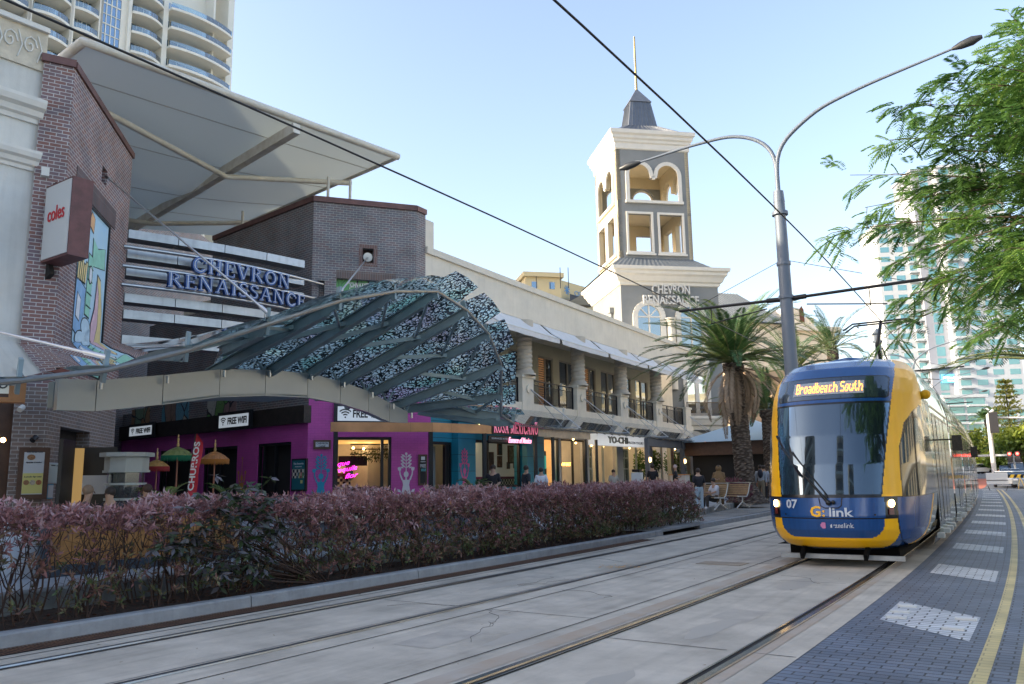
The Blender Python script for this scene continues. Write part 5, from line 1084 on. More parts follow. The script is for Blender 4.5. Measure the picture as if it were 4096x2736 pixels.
for y in (-.5, .5): b.bar(TPt(14.4, y, .18), TPt(14.9, y, .4), .06, .1)
b.box(TPt(15.3, -.9, .12), TPt(15.3, .9, .12)-TPt(15.3, -.9, .12), dirv(32)*3, (0, 0, .2)); b.build('underframe', mat('underframe_black', (.006, .006, .006), .9, spec=.1), TR_)
b = MB(); ribbon(b, -1.1, 1.05, 15.2, 54, .31, 1.); b.f = [f[::-1] for f in b.f]; b.build('floor_pan', mat('underframe_black', (.006, .006, .006), .9), TR_)
# the carriage behind the nose: sections bent along the curve
prof = [(1.27, .28), (1.31, .5), (1.32, 1.15), (1.32, 2.5), (1.31, 2.95), (1.24, 3.28), (1.13, 3.6), (.98, 3.78)]
joints = [23.7, 30.0, 36.3, 42.6, 48.9]; S1 = 55.0
def side(mb, s0, s1, y0z, sg, off=0., step=.7):
    k = max(1, int((s1-s0)/step)); rows = [[TPt(s0+(s1-s0)*i/k, sg*(y+off), z) for y, z in y0z] for i in range(k+1)]; return mb.grid(rows, True, flip=(sg > 0))
def pz_(z0, z1):
    zs_q = sorted({z0, z1, *[z for _, z in prof if z0 < z < z1]}); return [(float(np.interp(z, [p[1] for p in prof], [p[0] for p in prof])), z) for z in zs_q]
edges = [S_END]+joints+[S1]
for i in range(len(edges)-1):
    a, e = edges[i]+(.3 if i else 0), edges[i+1]-.3; b = MB()
    for sg in (-1, 1): side(b, a, e, prof, sg)
    b.build('carriage_side', M_tsil, TR_)
    b = MB(); k = int((e-a)/.7)+1; b.grid([[TPt(a+(e-a)*j/k, y, z) for y, z in ((.98, 3.78), (.5, 3.86), (0, 3.88), (-.5, 3.86), (-.98, 3.78))] for j in range(k+1)], True); b.build('carriage_roof', M_troof, TR_)
for j in joints:
    b = MB()
    for sg in (-1, 1): side(b, j-.3, j+.3, prof, sg, -.13)
    b.grid([[TPt(s, y, z) for y, z in ((.86, 3.7), (0, 3.76), (-.86, 3.7))] for s in (j-.3, j+.3)], True); b.build('gangway', M_tblk, TR_)
for sg in (1, -1):
    for s0, s1 in ((18.75, 19.35), (19.65, 20.5), (20.56, 21.4), (21.7, 23.1), (24.4, 25.9), (26.1, 27.), (27.06, 27.95), (28.2, 29.4), (30.6, 32.2), (32.4, 33.9), (34.2, 35.8), (37., 38.5), (38.8, 39.6), (39.7, 40.5), (40.8, 42.), (43.2, 45), (45.3, 46.2), (46.3, 47.1), (47.4, 48.4), (49.5, 51.5), (51.8, 53.5)):
        door = (s1-s0) < .96; b = MB(); side(b, s0, s1, pz_(.55 if door else 1.2, 2.7), sg, .004, .4); w_ = b.build('door' if door else 'side_window', M_tsg, TR_)
        g = MB(); side(g, s0-.04, s0, pz_(.45 if door else 1.16, 2.76), sg, .007); side(g, s1, s1+.04, pz_(.45 if door else 1.16, 2.76), sg, .007); side(g, s0, s1, pz_(2.7, 2.76), sg, .007); g.build('frame', M_tblk, w_)
    for s0 in (18.38, 21.55, 29.5): g = MB(); side(g, s0, s0+.03, pz_(.4, 3.5), sg, .003); g.build('panel_gap', M_tblk, TR_)
    g = MB(); side(g, 18.4, 54.6, [(1.30, 2.86), (1.303, 2.9)], sg, .02); g.build('side_groove', M_tblk, TR_)
    g = MB(); side(g, 18.4, 54.6, [(1.16, .12), (1.2, .28)], sg); g.build('skirt', M_tblk, TR_)
    for s0 in (18.1, 19.6, 20.6, 21.6, 24.3, 26.3, 27.3, 30.6, 33, 36.6): g = MB(); p = TPt(s0, sg*1.33, .33); g.cbox(p-(0, 0, .05), .3, .12, .09, heading(s0)); g.build('step_light', mat('step_grey', (.5, .52, .52), .4), TR_)
    for s0 in (20.35, 30.9): g = MB(); g.bar(TPt(s0, sg*1.3, 2.25), TPt(s0, sg*1.62, 2.25), .03, .03); g.box(TPt(s0, sg*1.55, 2.0), dirv(31)*.05, (TPt(s0, sg*1.75, 2.)-TPt(s0, sg*1.55, 2.)), (0, 0, .34)); g.build('mirror', M_tblk, TR_)
# roof equipment and pantograph
b = MB()
for s0, s1 in ((25, 29.2), (31, 35.), (37.5, 41.5)): b.grid([[TPt(s, y, z) for y, z in ((.9, 3.8), (.85, 4.0), (-.85, 4.0), (-.9, 3.8))] for s in (s0, s1)], False); b.poly([TPt(s0, y, z) for y, z in ((.9, 3.8), (.85, 4.0), (-.85, 4.0), (-.9, 3.8))])
b.build('roof_box', M_troof, TR_)
b = MB(); s0 = 22.
b.tube([TPt(s0+1.6, 0, 3.9), TPt(s0+.2, 0, 4.75), TPt(s0+1.4, 0, 5.55)], .045, 6); b.tube([TPt(s0+1.5, .25, 3.9), TPt(s0+.3, .1, 4.7)], .02, 5)
for ds_ in (0, .35): b.tube([TPt(s0+1.3+ds_, -.95, 5.4), TPt(s0+1.3+ds_, -.7, 5.56), TPt(s0+1.3+ds_, .7, 5.56), TPt(s0+1.3+ds_, .95, 5.4)], .025, 5)
b.tube([TPt(s0+1.3, -.6, 5.5), TPt(s0+1.65, -.6, 5.5)], .02, 5); b.tube([TPt(s0+1.3, .6, 5.5), TPt(s0+1.65, .6, 5.5)], .02, 5); b.build('pantograph', M_tblk, TR_)
# ================================================================ vegetation
def leafmat(name, ramp, rough=.5, trans=.25, spec=.4):
    m = bpy.data.materials.new(name); m.use_nodes = True; N = m.node_tree.nodes; L = m.node_tree.links; b = N['Principled BSDF']; b.inputs['Roughness'].default_value = rough; b.inputs['Specular IOR Level'].default_value = spec
    uv = N.new('ShaderNodeUVMap'); uv.uv_map = 'UVMap'; sx = N.new('ShaderNodeSeparateXYZ'); L.new(uv.outputs[0], sx.inputs[0]); cr = N.new('ShaderNodeValToRGB'); L.new(sx.outputs[0], cr.inputs[0]); el = cr.color_ramp.elements
    while len(el) < len(ramp): el.new(.5)
    for i, c in enumerate(ramp): el[i].position = i/(len(ramp)-1); el[i].color = (*c, 1)
    L.new(cr.outputs[0], b.inputs['Base Color'])
    if trans:
        t = N.new('ShaderNodeBsdfTranslucent'); L.new(cr.outputs[0], t.inputs[0]); mx = N.new('ShaderNodeMixShader'); mx.inputs[0].default_value = trans; L.new(b.outputs[0], mx.inputs[1]); L.new(t.outputs[0], mx.inputs[2]); L.new(mx.outputs[0], N['Material Output'].inputs['Surface'])
    MATS[name] = m; return m
def unit(a): return a/(np.linalg.norm(a, axis=-1, keepdims=True)+1e-9)
def leaves(name, P, D, Nn, Ln, Wd, val, m, parent=None, fold=.0, **kw):     # diamond leaves: base, side, tip, side
    P, D, Nn = np.asarray(P, float), unit(np.asarray(D, float)), np.asarray(Nn, float); S_ = unit(np.cross(D, Nn)); n = len(P); Ln = np.broadcast_to(Ln, n)[:, None]; Wd = np.broadcast_to(Wd, n)[:, None]
    U = unit(np.cross(S_, D)); V = np.stack([P, P+D*Ln*.45-S_*Wd/2+U*Wd*fold, P+D*Ln, P+D*Ln*.45+S_*Wd/2+U*Wd*fold], 1).reshape(-1, 3)
    me = bpy.data.meshes.new(name); me.vertices.add(n*4); me.vertices.foreach_set('co', V.ravel()); me.loops.add(n*4); me.loops.foreach_set('vertex_index', np.arange(n*4, dtype=np.int32)); me.polygons.add(n)
    me.polygons.foreach_set('loop_start', np.arange(0, n*4, 4, dtype=np.int32)); me.polygons.foreach_set('loop_total', np.full(n, 4, dtype=np.int32))
    uvl = me.uv_layers.new(name='UVMap'); uv = np.zeros((n*4, 2), np.float32); uv[:, 0] = np.repeat(np.clip(val, 0, 1), 4); uvl.data.foreach_set('uv', uv.ravel()); me.materials.append(m); me.update(calc_edges=True); me.validate()
    o = bpy.data.objects.new(name, me); C.objects.link(o)
    if parent is not None: o.parent = parent; me.transform(chain(parent).inverted())
    return tag(o, **kw)
def rndir(n, up_=0., spread=1.): v = rng.normal(size=(n, 3))*spread; v[:, 2] += up_; return unit(v)
# ---- purple hedge
HG = thing('purple_hedge', 'long clipped purple-leaved hedge with bare lower stems behind the grey kerb', 'hedge', st(12, 6.1, .1))
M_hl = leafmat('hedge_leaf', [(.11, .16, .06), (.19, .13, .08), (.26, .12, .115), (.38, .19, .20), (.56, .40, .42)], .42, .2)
NC = 14500; s_ = rng.uniform(1.0, 24.3, NC); wv = rng.random(NC); hh = 1.30+.06*np.sin(s_*2.1)+.05*np.sin(s_*5.3)+.04*np.sin(s_*11)
top_ = wv < .36; z_ = np.where(top_, hh-np.abs(rng.normal(0, .09, NC)), rng.uniform(.22, 1.25, NC)); n_ = np.where(rng.random(NC) < .55, rng.normal(5.72, .09, NC), rng.uniform(5.66, 6.75, NC)); n_ = np.where(top_, rng.uniform(5.6, 6.8, NC), n_)
n_ += .10*np.sin(s_*1.7+z_*3)
# thin out lower down in clumps, more at the near end
cl = np.sin(s_*1.9+1)*np.sin(z_*4+s_*.9)+.6*np.sin(s_*4.7+z_*6); keep = (rng.random(NC) < np.clip(.42+.5*(z_/1.2)**1.3+.32*cl+.028*(s_-8), .10, 1)) | top_
keep &= ~((z_ < 1.0) & (s_ < 8.5) & (rng.random(NC) < .45))
s_, n_, z_ = s_[keep], n_[keep], z_[keep]; NC = len(s_)
Cc = np.array([st(a, b_, c) for a, b_, c in zip(s_, n_, z_)]); ax = rndir(NC, 1.1); K = 8
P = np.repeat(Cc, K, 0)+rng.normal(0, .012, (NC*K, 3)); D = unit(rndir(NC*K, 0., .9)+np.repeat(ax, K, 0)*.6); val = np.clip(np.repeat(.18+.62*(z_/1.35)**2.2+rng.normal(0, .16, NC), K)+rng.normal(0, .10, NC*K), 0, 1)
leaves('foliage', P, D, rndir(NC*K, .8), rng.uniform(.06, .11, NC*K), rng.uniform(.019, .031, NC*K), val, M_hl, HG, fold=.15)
M_twig = mat('hedge_twigs', (.075, .045, .035), .85, var=.3, vs=20); b = MB()
for i in range(330):
    s0 = random.uniform(1, 24); n0 = random.uniform(5.75, 6.5); p = [st(s0, n0, .1)]; z = .1; ds_, dn_ = random.uniform(-.25, .25), random.uniform(-.2, .2)
    for j in range(5): z += random.uniform(.16, .26); p.append(st(s0+ds_*(j+1)*.3+random.gauss(0, .03), min(6.7, max(5.7, n0+dn_*(j+1)*.3))+random.gauss(0, .03), min(z, 1.25)))
    r = random.uniform(.007, .016); b.tube(p, [r*(1-.14*j) for j in range(6)], 4, False)
    for j in (1, 2, 3): q_ = p[j]; b.tube([q_, q_+rng.normal(0, .09, 3)+(0, 0, .12), q_+rng.normal(0, .16, 3)+(0, 0, .28)], [r*.6, r*.45, r*.25], 3, False)
b.build('stems', M_twig, HG)
NL = 2600; s_ = rng.uniform(1, 24, NL); P = np.array([st(a, b_, .125+.02*c) for a, b_, c in zip(s_, rng.uniform(5.54, 6.7, NL), rng.random(NL))])
tag(leaves('leaf_litter', P, rndir(NL, 0)*(1, 1, .15), rndir(NL, 3), .06, .03, rng.random(NL), leafmat('litter_leaf', [(.04, .02, .012), (.12, .05, .025), (.07, .03, .03)], .8, 0)), 'dead leaves and bark mulch under the purple hedge', 'leaf litter', kind='stuff')
# ---- broad-leaved shrub growing through the hedge
SH = thing('broad_leaved_shrub', 'shrub with large drooping grey-green leaves growing through the purple hedge', 'shrub', st(8.7, 5.8, .1))
M_bl = leafmat('broad_leaf', [(.035, .06, .02), (.07, .10, .05), (.10, .10, .11), (.17, .15, .17)], .35, .15)
NC = 190; c0 = []; 
for i in range(NC):
    x, y = random.choice([(random.gauss(1000, 110), random.gauss(2000, 40)), (random.gauss(760, 60), random.gauss(2170, 30)), (random.gauss(960, 60), random.gauss(2270, 30)), (random.gauss(1050, 60), random.gauss(2140, 60)), (random.gauss(900, 110), random.gauss(2060, 50))]); c0.append(onN(x, y, random.uniform(5.45, 5.75)))
Cc = np.array(c0); K = 6; P = np.repeat(Cc, K, 0); a_ = rng.uniform(0, 6.28, NC*K); D = np.stack([np.cos(a_), np.sin(a_), rng.uniform(-1.1, .25, NC*K)], 1)
leaves('foliage', P, D, rndir(NC*K, 2.), rng.uniform(.10, .17, NC*K), rng.uniform(.04, .065, NC*K), rng.random(NC*K), M_bl, SH, fold=.12)
b = MB(); base = st(8.6, 5.9, .1)
for p in Cc[::7]: m_ = (base+p)/2+rng.normal(0, .06, 3); b.tube([base+rng.normal(0, .04, 3)*(1, 1, 0), m_, p], [.014, .010, .005], 4, False)
b.build('stems', M_twig, SH)
# ---- date palms
M_pg = leafmat('palm_green', [(.03, .07, .025), (.05, .12, .04), (.10, .18, .06), (.20, .27, .07)], .4, .2); M_pd = leafmat('palm_dead', [(.24, .17, .11), (.38, .29, .21), (.50, .40, .31)], .8, .2)
def barkmat(name, c1, c2, sc):
    m = bpy.data.materials.new(name); m.use_nodes = True; N = m.node_tree.nodes; L = m.node_tree.links; b_ = N['Principled BSDF']; b_.inputs['Roughness'].default_value = .9
    tc = N.new('ShaderNodeTexCoord'); mp = N.new('ShaderNodeMapping'); mp.inputs['Scale'].default_value = (1, 1, 2.6); L.new(tc.outputs['Object'], mp.inputs[0]); v = N.new('ShaderNodeTexVoronoi'); v.inputs['Scale'].default_value = sc; L.new(mp.outputs[0], v.inputs['Vector'])
    cr = N.new('ShaderNodeValToRGB'); cr.color_ramp.elements[0].color = (*c2, 1); cr.color_ramp.elements[1].color = (*c1, 1); cr.color_ramp.elements[0].position = .15; cr.color_ramp.elements[1].position = .62; L.new(v.outputs[0], cr.inputs[0]); L.new(cr.outputs[0], b_.inputs['Base Color'])
    bp = N.new('ShaderNodeBump'); bp.inputs['Distance'].default_value = .06; bp.invert = True; L.new(v.outputs[0], bp.inputs['Height']); L.new(bp.outputs[0], b_.inputs['Normal']); MATS[name] = m; return m
M_bark = barkmat('palm_bark', (.055, .04, .03), (.19, .155, .125), 5.)
def fronds(c, n, L0, e0, e1, droop, m, parent, name, npair=46, ll=.42, vlo=0., vhi=1., azs=None, w0=.03):
    PP, DD, NN, LL, VV = [], [], [], [], []; rb = MB()
    for i in range(n):
        a = random.uniform(0, 2*math.pi) if azs is None else random.uniform(*azs); e = R(random.uniform(e0, e1)); L1 = L0*random.uniform(.7, 1.12); dr = droop*random.uniform(.65, 1.3); h_ = np.array([math.cos(a), math.sin(a), 0]); pts = [V3(c)+h_*.15]; el = e; tw = random.uniform(-.5, .5)
        for j in range(14): el -= dr/14*(1+j*.06); pts.append(pts[-1]+(h_*math.cos(el)+np.array([0, 0, math.sin(el)]))*L1/14)
        rb.tube(pts[::2], [.035*(1-.12*k_) for k_ in range(len(pts[::2]))], 4, False); pts = np.array(pts); v0 = random.uniform(vlo, vhi)
        for k_ in range(npair):
            f = .10+.90*k_/npair; q = f*14; j = min(13, int(q)); p = pts[j]+(pts[j+1]-pts[j])*(q-j); t = unit(pts[min(14, j+1)]-pts[j]); s_ = unit(np.cross(t, (0, 0, 1.))+np.array([1e-6, 0, 0])); u_ = np.cross(s_, t); lw = ll*(math.sin(math.pi*min(1, f*.86+.12))**.6)
            for sg in (-1, 1):
                d = t*.75+s_*sg*.8+u_*(.30+.2*sg*tw)+np.array([0, 0, -.25]); PP.append(p); DD.append(d); NN.append(u_+rng.normal(0, .2, 3)); LL.append(lw*random.uniform(.85, 1.1)); VV.append(v0+random.gauss(0, .08))
    leaves(name, PP, DD, NN, np.array(LL), w0, np.array(VV), m, parent); return rb
def palm(name, base, top, r0, r1, nf, L0, label, group=None, dead=0, npair=46, ll=.42, w0=.032, mound=False):
    t = thing(name, label, 'palm tree', base, group); base, top = V3(base), V3(top); b = MB(); rows = []; H_ = top[2]-base[2]; n = 20
    m = int(H_/.11) if r0 > .3 else 12
    for i in range(m+1):
        f = i/m; c = base+(top-base)*f; r = (r0+(r1-r0)*f)*(1.25 if f > .93 else 1)*(1+1.1*max(0, .12-f)/.12*(1 if mound else 0)); rows.append([c+np.array([math.cos(2*math.pi*(j+.5*(i % 2))/n), math.sin(2*math.pi*(j+.5*(i % 2))/n), 0])*r*(1+(.06 if (j+i) % 2 else -.03)) for j in range(n+1)])
    b.grid(rows, False); b.build('trunk', M_bark, t)
    rb = fronds(top+(0, 0, .1), nf, L0, 4, 80, .80, M_pg, t, 'green_fronds', npair, ll, w0=w0); rb.build('frond_ribs', mat('frond_rib', (.12, .14, .05), .6), t)
    if dead: rb = fronds(top-(0, 0, .2), dead, L0*.85, -30, 5, 1.3, M_pd, t, 'dead_fronds', npair, ll*.8, w0=w0); rb.build('dead_ribs', mat('dead_rib', (.22, .15, .09), .8), t)
    return t
pb = pz(2990, 2000, .4); pb = np.array([pb[0], pb[1], .35]); pb = pd(2990, 1990, 36.); pb[2] = .35; pt_ = pd(2932, 1455, 36.)
palm('date_palm', pb, pt_, .42, .36, 66, 4.3, 'big date palm with a skirt of dead brown fronds beside the bench and tram', dead=15, mound=True, npair=60, ll=.5, w0=.045)
for x, y, D_, L_, lb in ((3180, 1480, 46., 4.6, 'leafy green palm crown behind the grey pole, its trunk hidden by the tram'), (3330, 1400, 60., 4.6, 'palm crown rising over the tram roof right of the grey pole'), (3070, 1640, 44, 3.2, 'lower palm with dark fronds between the big palm and the tram front')):
    p = pd(x, y, D_); palm('date_palm', (p[0], p[1], .2), p, .4, .32, 30, L_, lb, 'palms behind the tram', npair=44, w0=.05)
# ---- feathery tree overhanging from the right
FT = thing('feathery_tree', 'feathery green tree reaching into the picture from the right over the road', 'tree', (11.8, 10.2, 0))
M_ft = leafmat('feather_leaf', [(.06, .13, .04), (.13, .26, .07), (.22, .38, .10), (.36, .52, .14)], .45, .5)
M_fb = mat('tree_bark', (.10, .075, .05), .9, var=.3, vs=5)
lim = MB(); fork = np.array([11.4, 10.6, 3.2]); lim.tube([(11.8, 10.2, -.1), (11.7, 10.3, 1.5), fork], [.28, .24, .2], 10); lim.build('trunk', M_fb, FT)
TIPS = [(3400, 700, 13), (3350, 925, 12.5), (3560, 560, 12), (3620, 420, 12), (3760, 330, 11.5), (3900, 250, 11), (4020, 180, 11), (3560, 1060, 12), (3460, 830, 13), (3640, 1180, 12.5), (3560, 1330, 13.5), (3960, 1340, 11), (3700, 760, 13), (3820, 600, 12), (3800, 980, 12.5), (3930, 820, 12), (3920, 1150, 11.5), (4040, 480, 11), (4080, 700, 11.5), (4080, 1000, 11), (4090, 1250, 11), (3960, 560, 13), (3840, 1250, 13), (4080, 120, 12), (3650, 900, 13.5), (3740, 1120, 13.5), (3720, 470, 13), (3880, 410, 13.5), (4060, 330, 13), (3980, 980, 13.5), (4070, 1130, 13.5), (3840, 760, 13.6)]
b = MB(); PP, DD, NN, LL, VV = [], [], [], [], []
for ti, (x, y, D_) in enumerate(TIPS):
    tip = pd(x, y, D_); h0 = fork+(0, 0, random.uniform(.0, 1.5)); mid1 = h0+(tip-h0)*.35+np.array([.2, 0, 1.0+.25*(tip[2]-3)*.3]); mid2 = h0+(tip-h0)*.72+np.array([0, 0, .55]); ctrl = [h0, mid1, mid2, tip]; path = []
    for k_ in range(13):
        f = k_/12; path.append(h0*(1-f)**3+3*mid1*f*(1-f)**2+3*mid2*f*f*(1-f)+tip*f**3)
    b.tube(path, [max(.006, .06*(1-k_/12)**1.1) for k_ in range(13)], 5, False); path = np.array(path)
    for k_ in range(44 if x > 3650 else 32):
        f = random.uniform(.38, 1.0); q = f*12; j = min(11, int(q)); p = path[j]+(path[j+1]-path[j])*(q-j); t = unit(path[j+1]-path[j]); d = unit(t*.9+rng.normal(0, .75, 3)*(1, 1, .55)+np.array([0, 0, -.05])); Lt = random.uniform(.3, .8)*(1.2-.6*f); tw = [p, p+d*Lt*.5+(0, 0, .03), p+d*Lt+(0, 0, -.02)]
        if k_ % 2 == 0: b.tube(tw, [.008, .006, .003], 3, False)
        for l_ in range(4):                                   # compound leaves along the twig
            pp = tw[0]+(tw[2]-tw[0])*(.35+.65*l_/3); ld = unit(d+rng.normal(0, .7, 3)*(1, 1, .5)+np.array([0, 0, -.12])); ls = unit(np.cross(ld, (0, 0, 1.))); v0 = .2+.5*random.random()+.25*math.sin(pp[0]*3+pp[2]*2.3); RL = random.uniform(.22, .40)
            for m_ in range(11):
                g_ = (m_+.6)/11; pq = pp+ld*RL*g_+np.array([0, 0, -.10*g_*g_]); wl = .13*math.sin(math.pi*(.12+.8*g_))
                for sg in (-1, 1): PP.append(pq); DD.append(ld*.55+ls*sg+np.array([0, 0, -.18])); NN.append((.1, .1, 1)); LL.append(wl); VV.append(v0+random.gauss(0, .07))
b.build('branches', M_fb, FT); leaves('foliage', PP, DD, np.array(NN)+rng.normal(0, .25, (len(PP), 3)), np.array(LL), .026, np.array(VV), M_ft, FT)
# ---- hanging greenery and planters near the cafes
def bush(name, label, cat, c, rx, rz, n, ramp, L_=.12, W_=.04, up_=.6, group=None, parent=None, pname='foliage'):
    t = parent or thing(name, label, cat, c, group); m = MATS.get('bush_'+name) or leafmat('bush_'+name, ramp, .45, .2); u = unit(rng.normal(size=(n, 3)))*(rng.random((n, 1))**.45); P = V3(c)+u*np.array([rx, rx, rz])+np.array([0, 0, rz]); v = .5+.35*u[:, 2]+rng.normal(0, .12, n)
    leaves(pname, P, unit(u+rng.normal(0, .5, (n, 3))+np.array([0, 0, up_])), rndir(n, .5), rng.uniform(.7, 1.2, n)*L_, W_, v, m, t); return t
def broadtree(name, label, base, h, r, n, ramp, L_=.35, W_=.2, group=None, lobes=9):
    t = thing(name, label, 'tree', base, group); base = V3(base); b = MB(); b.tube([base, base+(0, 0, h*.5), base+(r*.1, 0, h*.8)], [r*.09, r*.07, r*.03], 7); m = MATS.get('crown_'+name) or leafmat('crown_'+name, ramp, .5, .25); PP = []; VV = []
    for i in range(lobes):
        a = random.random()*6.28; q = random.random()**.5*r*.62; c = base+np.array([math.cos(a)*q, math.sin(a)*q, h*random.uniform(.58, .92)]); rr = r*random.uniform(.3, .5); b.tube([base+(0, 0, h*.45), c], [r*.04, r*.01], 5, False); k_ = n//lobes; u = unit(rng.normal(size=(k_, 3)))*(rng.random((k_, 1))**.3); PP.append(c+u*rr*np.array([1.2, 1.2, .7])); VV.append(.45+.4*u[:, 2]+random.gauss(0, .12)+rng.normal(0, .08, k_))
    b.build('trunk', M_fb, t); PP = np.concatenate(PP); VV = np.concatenate(VV); leaves('crown', PP, rndir(len(PP), .2), rndir(len(PP), .6), L_, W_, VV, m, t); return t
# ================================================================ poles, wires
M_pole = mat('pole_grey', (.15, .185, .235), .5, .1, var=.1, vs=1, coord='OBJ'); M_wire = mat('wire_black', (.012, .012, .013), .5)
def smooth_path(P, n=31):
    P = np.array(P); L_ = np.concatenate([[0], np.cumsum(np.linalg.norm(np.diff(P, axis=0), axis=1))]); t = np.linspace(0, L_[-1], 400); Q = np.stack([np.interp(t, L_, P[:, k]) for k in range(3)], 1)
    for _ in range(2):
        K = 45; pad = np.concatenate([np.repeat(Q[:1], K, 0)+(np.arange(-K, 0)[:, None]*(Q[1]-Q[0])), Q, np.repeat(Q[-1:], K, 0)+(np.arange(1, K+1)[:, None]*(Q[-1]-Q[-2]))]); c_ = np.cumsum(np.concatenate([np.zeros((1, 3)), pad]), axis=0); Q = (c_[K:]-c_[:-K])[K//2:K//2+400]/K
    return [Q[i] for i in np.linspace(0, len(Q)-1, n).astype(int)]
def pole(s0, lamp=True, label='', h=8.7, n=1.9, arms=True, heads=1, group=None):
    t = thing('overhead_line_pole', label, 'pole', st(s0, n, 0), group); b = MB(); c = st(s0, n, 0); a = nrm(heading(s0)); b.tube([c, c+(0, 0, h*.6), c+(0, 0, h)], [.19, .165, .145], 14); b.tube([c+(0, 0, h-.02), c+(0, 0, h+.28)], [.15, .13], 14) if lamp else b.tube([c+(0, 0, h), c+(0, 0, h+.02), c+(0, 0, h+.3)], [.16, .24, .01], 14); b.build('shaft', M_pole, t)
    g = MB()
    for z, r in ((h-.38, .21), (5.55+.5, .19), (6.95, .18)): g.tube([c+(0, 0, z), c+(0, 0, z+.09)], r, 14)
    g.build('clamp_ring', M_pole, t)
    if lamp:
        for sg, L_, dz_ in ((1, 3.9, 1.5), (-1, 4.4, 2.8)):
            g = MB(); zt = c+(0, 0, h+.25); u = a*sg
            P = [zt, zt+(0, 0, .9), zt+u*.04+(0, 0, 1.1), zt+u*.22+(0, 0, 1.42), zt+u*.6+(0, 0, 1.7), zt+u*1.2+(0, 0, 1.9 if sg > 0 else 2.1), zt+u*2.4+(0, 0, 1.86 if sg > 0 else 2.42), zt+u*L_+(0, 0, 1.72 if sg > 0 else dz_)]; g.tube(smooth_path(P), [.065-.035*i_/30 for i_ in range(31)], 8); ar = g.build('lamp_arm', M_pole, t)
            g = MB(); e = P[-1]; d_ = (P[-1]-P[-2]); d_ /= np.linalg.norm(d_); w_ = dirv(heading(s0)); up2 = np.cross(w_, d_); up2 *= np.sign(up2[2]); g.tube([e-d_*.05, e+d_*.15, e+d_*.4, e+d_*.62], [.04, .10, .12, .05], 8); ar2 = g.build('lamp_head', mat('lamp_head', (.05, .055, .06), .4, .3), ar)
    if arms:
        for sg, L_ in ((1, 2.9), (-1, 3.4)):
            g = MB(); u = a*sg; g.tube([c+u*.16+(0, 0, 6.05), c+u*L_+(0, 0, 6.08 if sg > 0 else 6.12)], .04, 8); g.tube([c+u*.5+(0, 0, 5.85), c+u*(L_*.7)+(0, 0, 5.62)], .018, 6); g.tube([c+u*.16+(0, 0, 7.05), c+u*(L_*.86)+(0, 0, 6.1)], .008, 5); g.tube([c+u*.16+(0, 0, 6.05), c+u*.5+(0, 0, 6.06)], .065, 8); g.tube([c+u*2+(0, 0, 6.08), c+u*2+(0, 0, 5.62)], .014, 5); g.build('bracket_arm', M_wire, t)
    return t
pole(21.2, True, 'tall grey overhead line pole with twin curved lamp arms behind the tram nose'); pole(40.5, False, 'shorter grey pole with pointed cap over the tram roof behind the first pole', h=7.9)
for i, s0 in enumerate((62., 84., 108.)): pole(s0, True, ['third grey pole beyond the tram, its lamp arms against the hotel sign', 'fourth grey pole further along the track', 'farthest grey pole along the track'][i], h=7.6)
for nm, n, sgm in (('far', 3.72, 2.5), ('tram', -.05, 5.)):
    b = MB(); P = [st(s0, n, 5.6+.0*s0) for s0 in np.arange(-6, 130, 2.)]; b.tube(P, .013, 5, False)
    tag(b.build('contact_wire', M_wire), 'black overhead contact wire above the %s' % ('empty far track' if nm == 'far' else "tram's own track"), 'overhead wire')
b = MB(); a_ = st(21.2, 1.9, 7.0); e = pl(2545, 1262, st(22, 0, 0), dirv(31)); b.tube([a_, e], .006, 4)
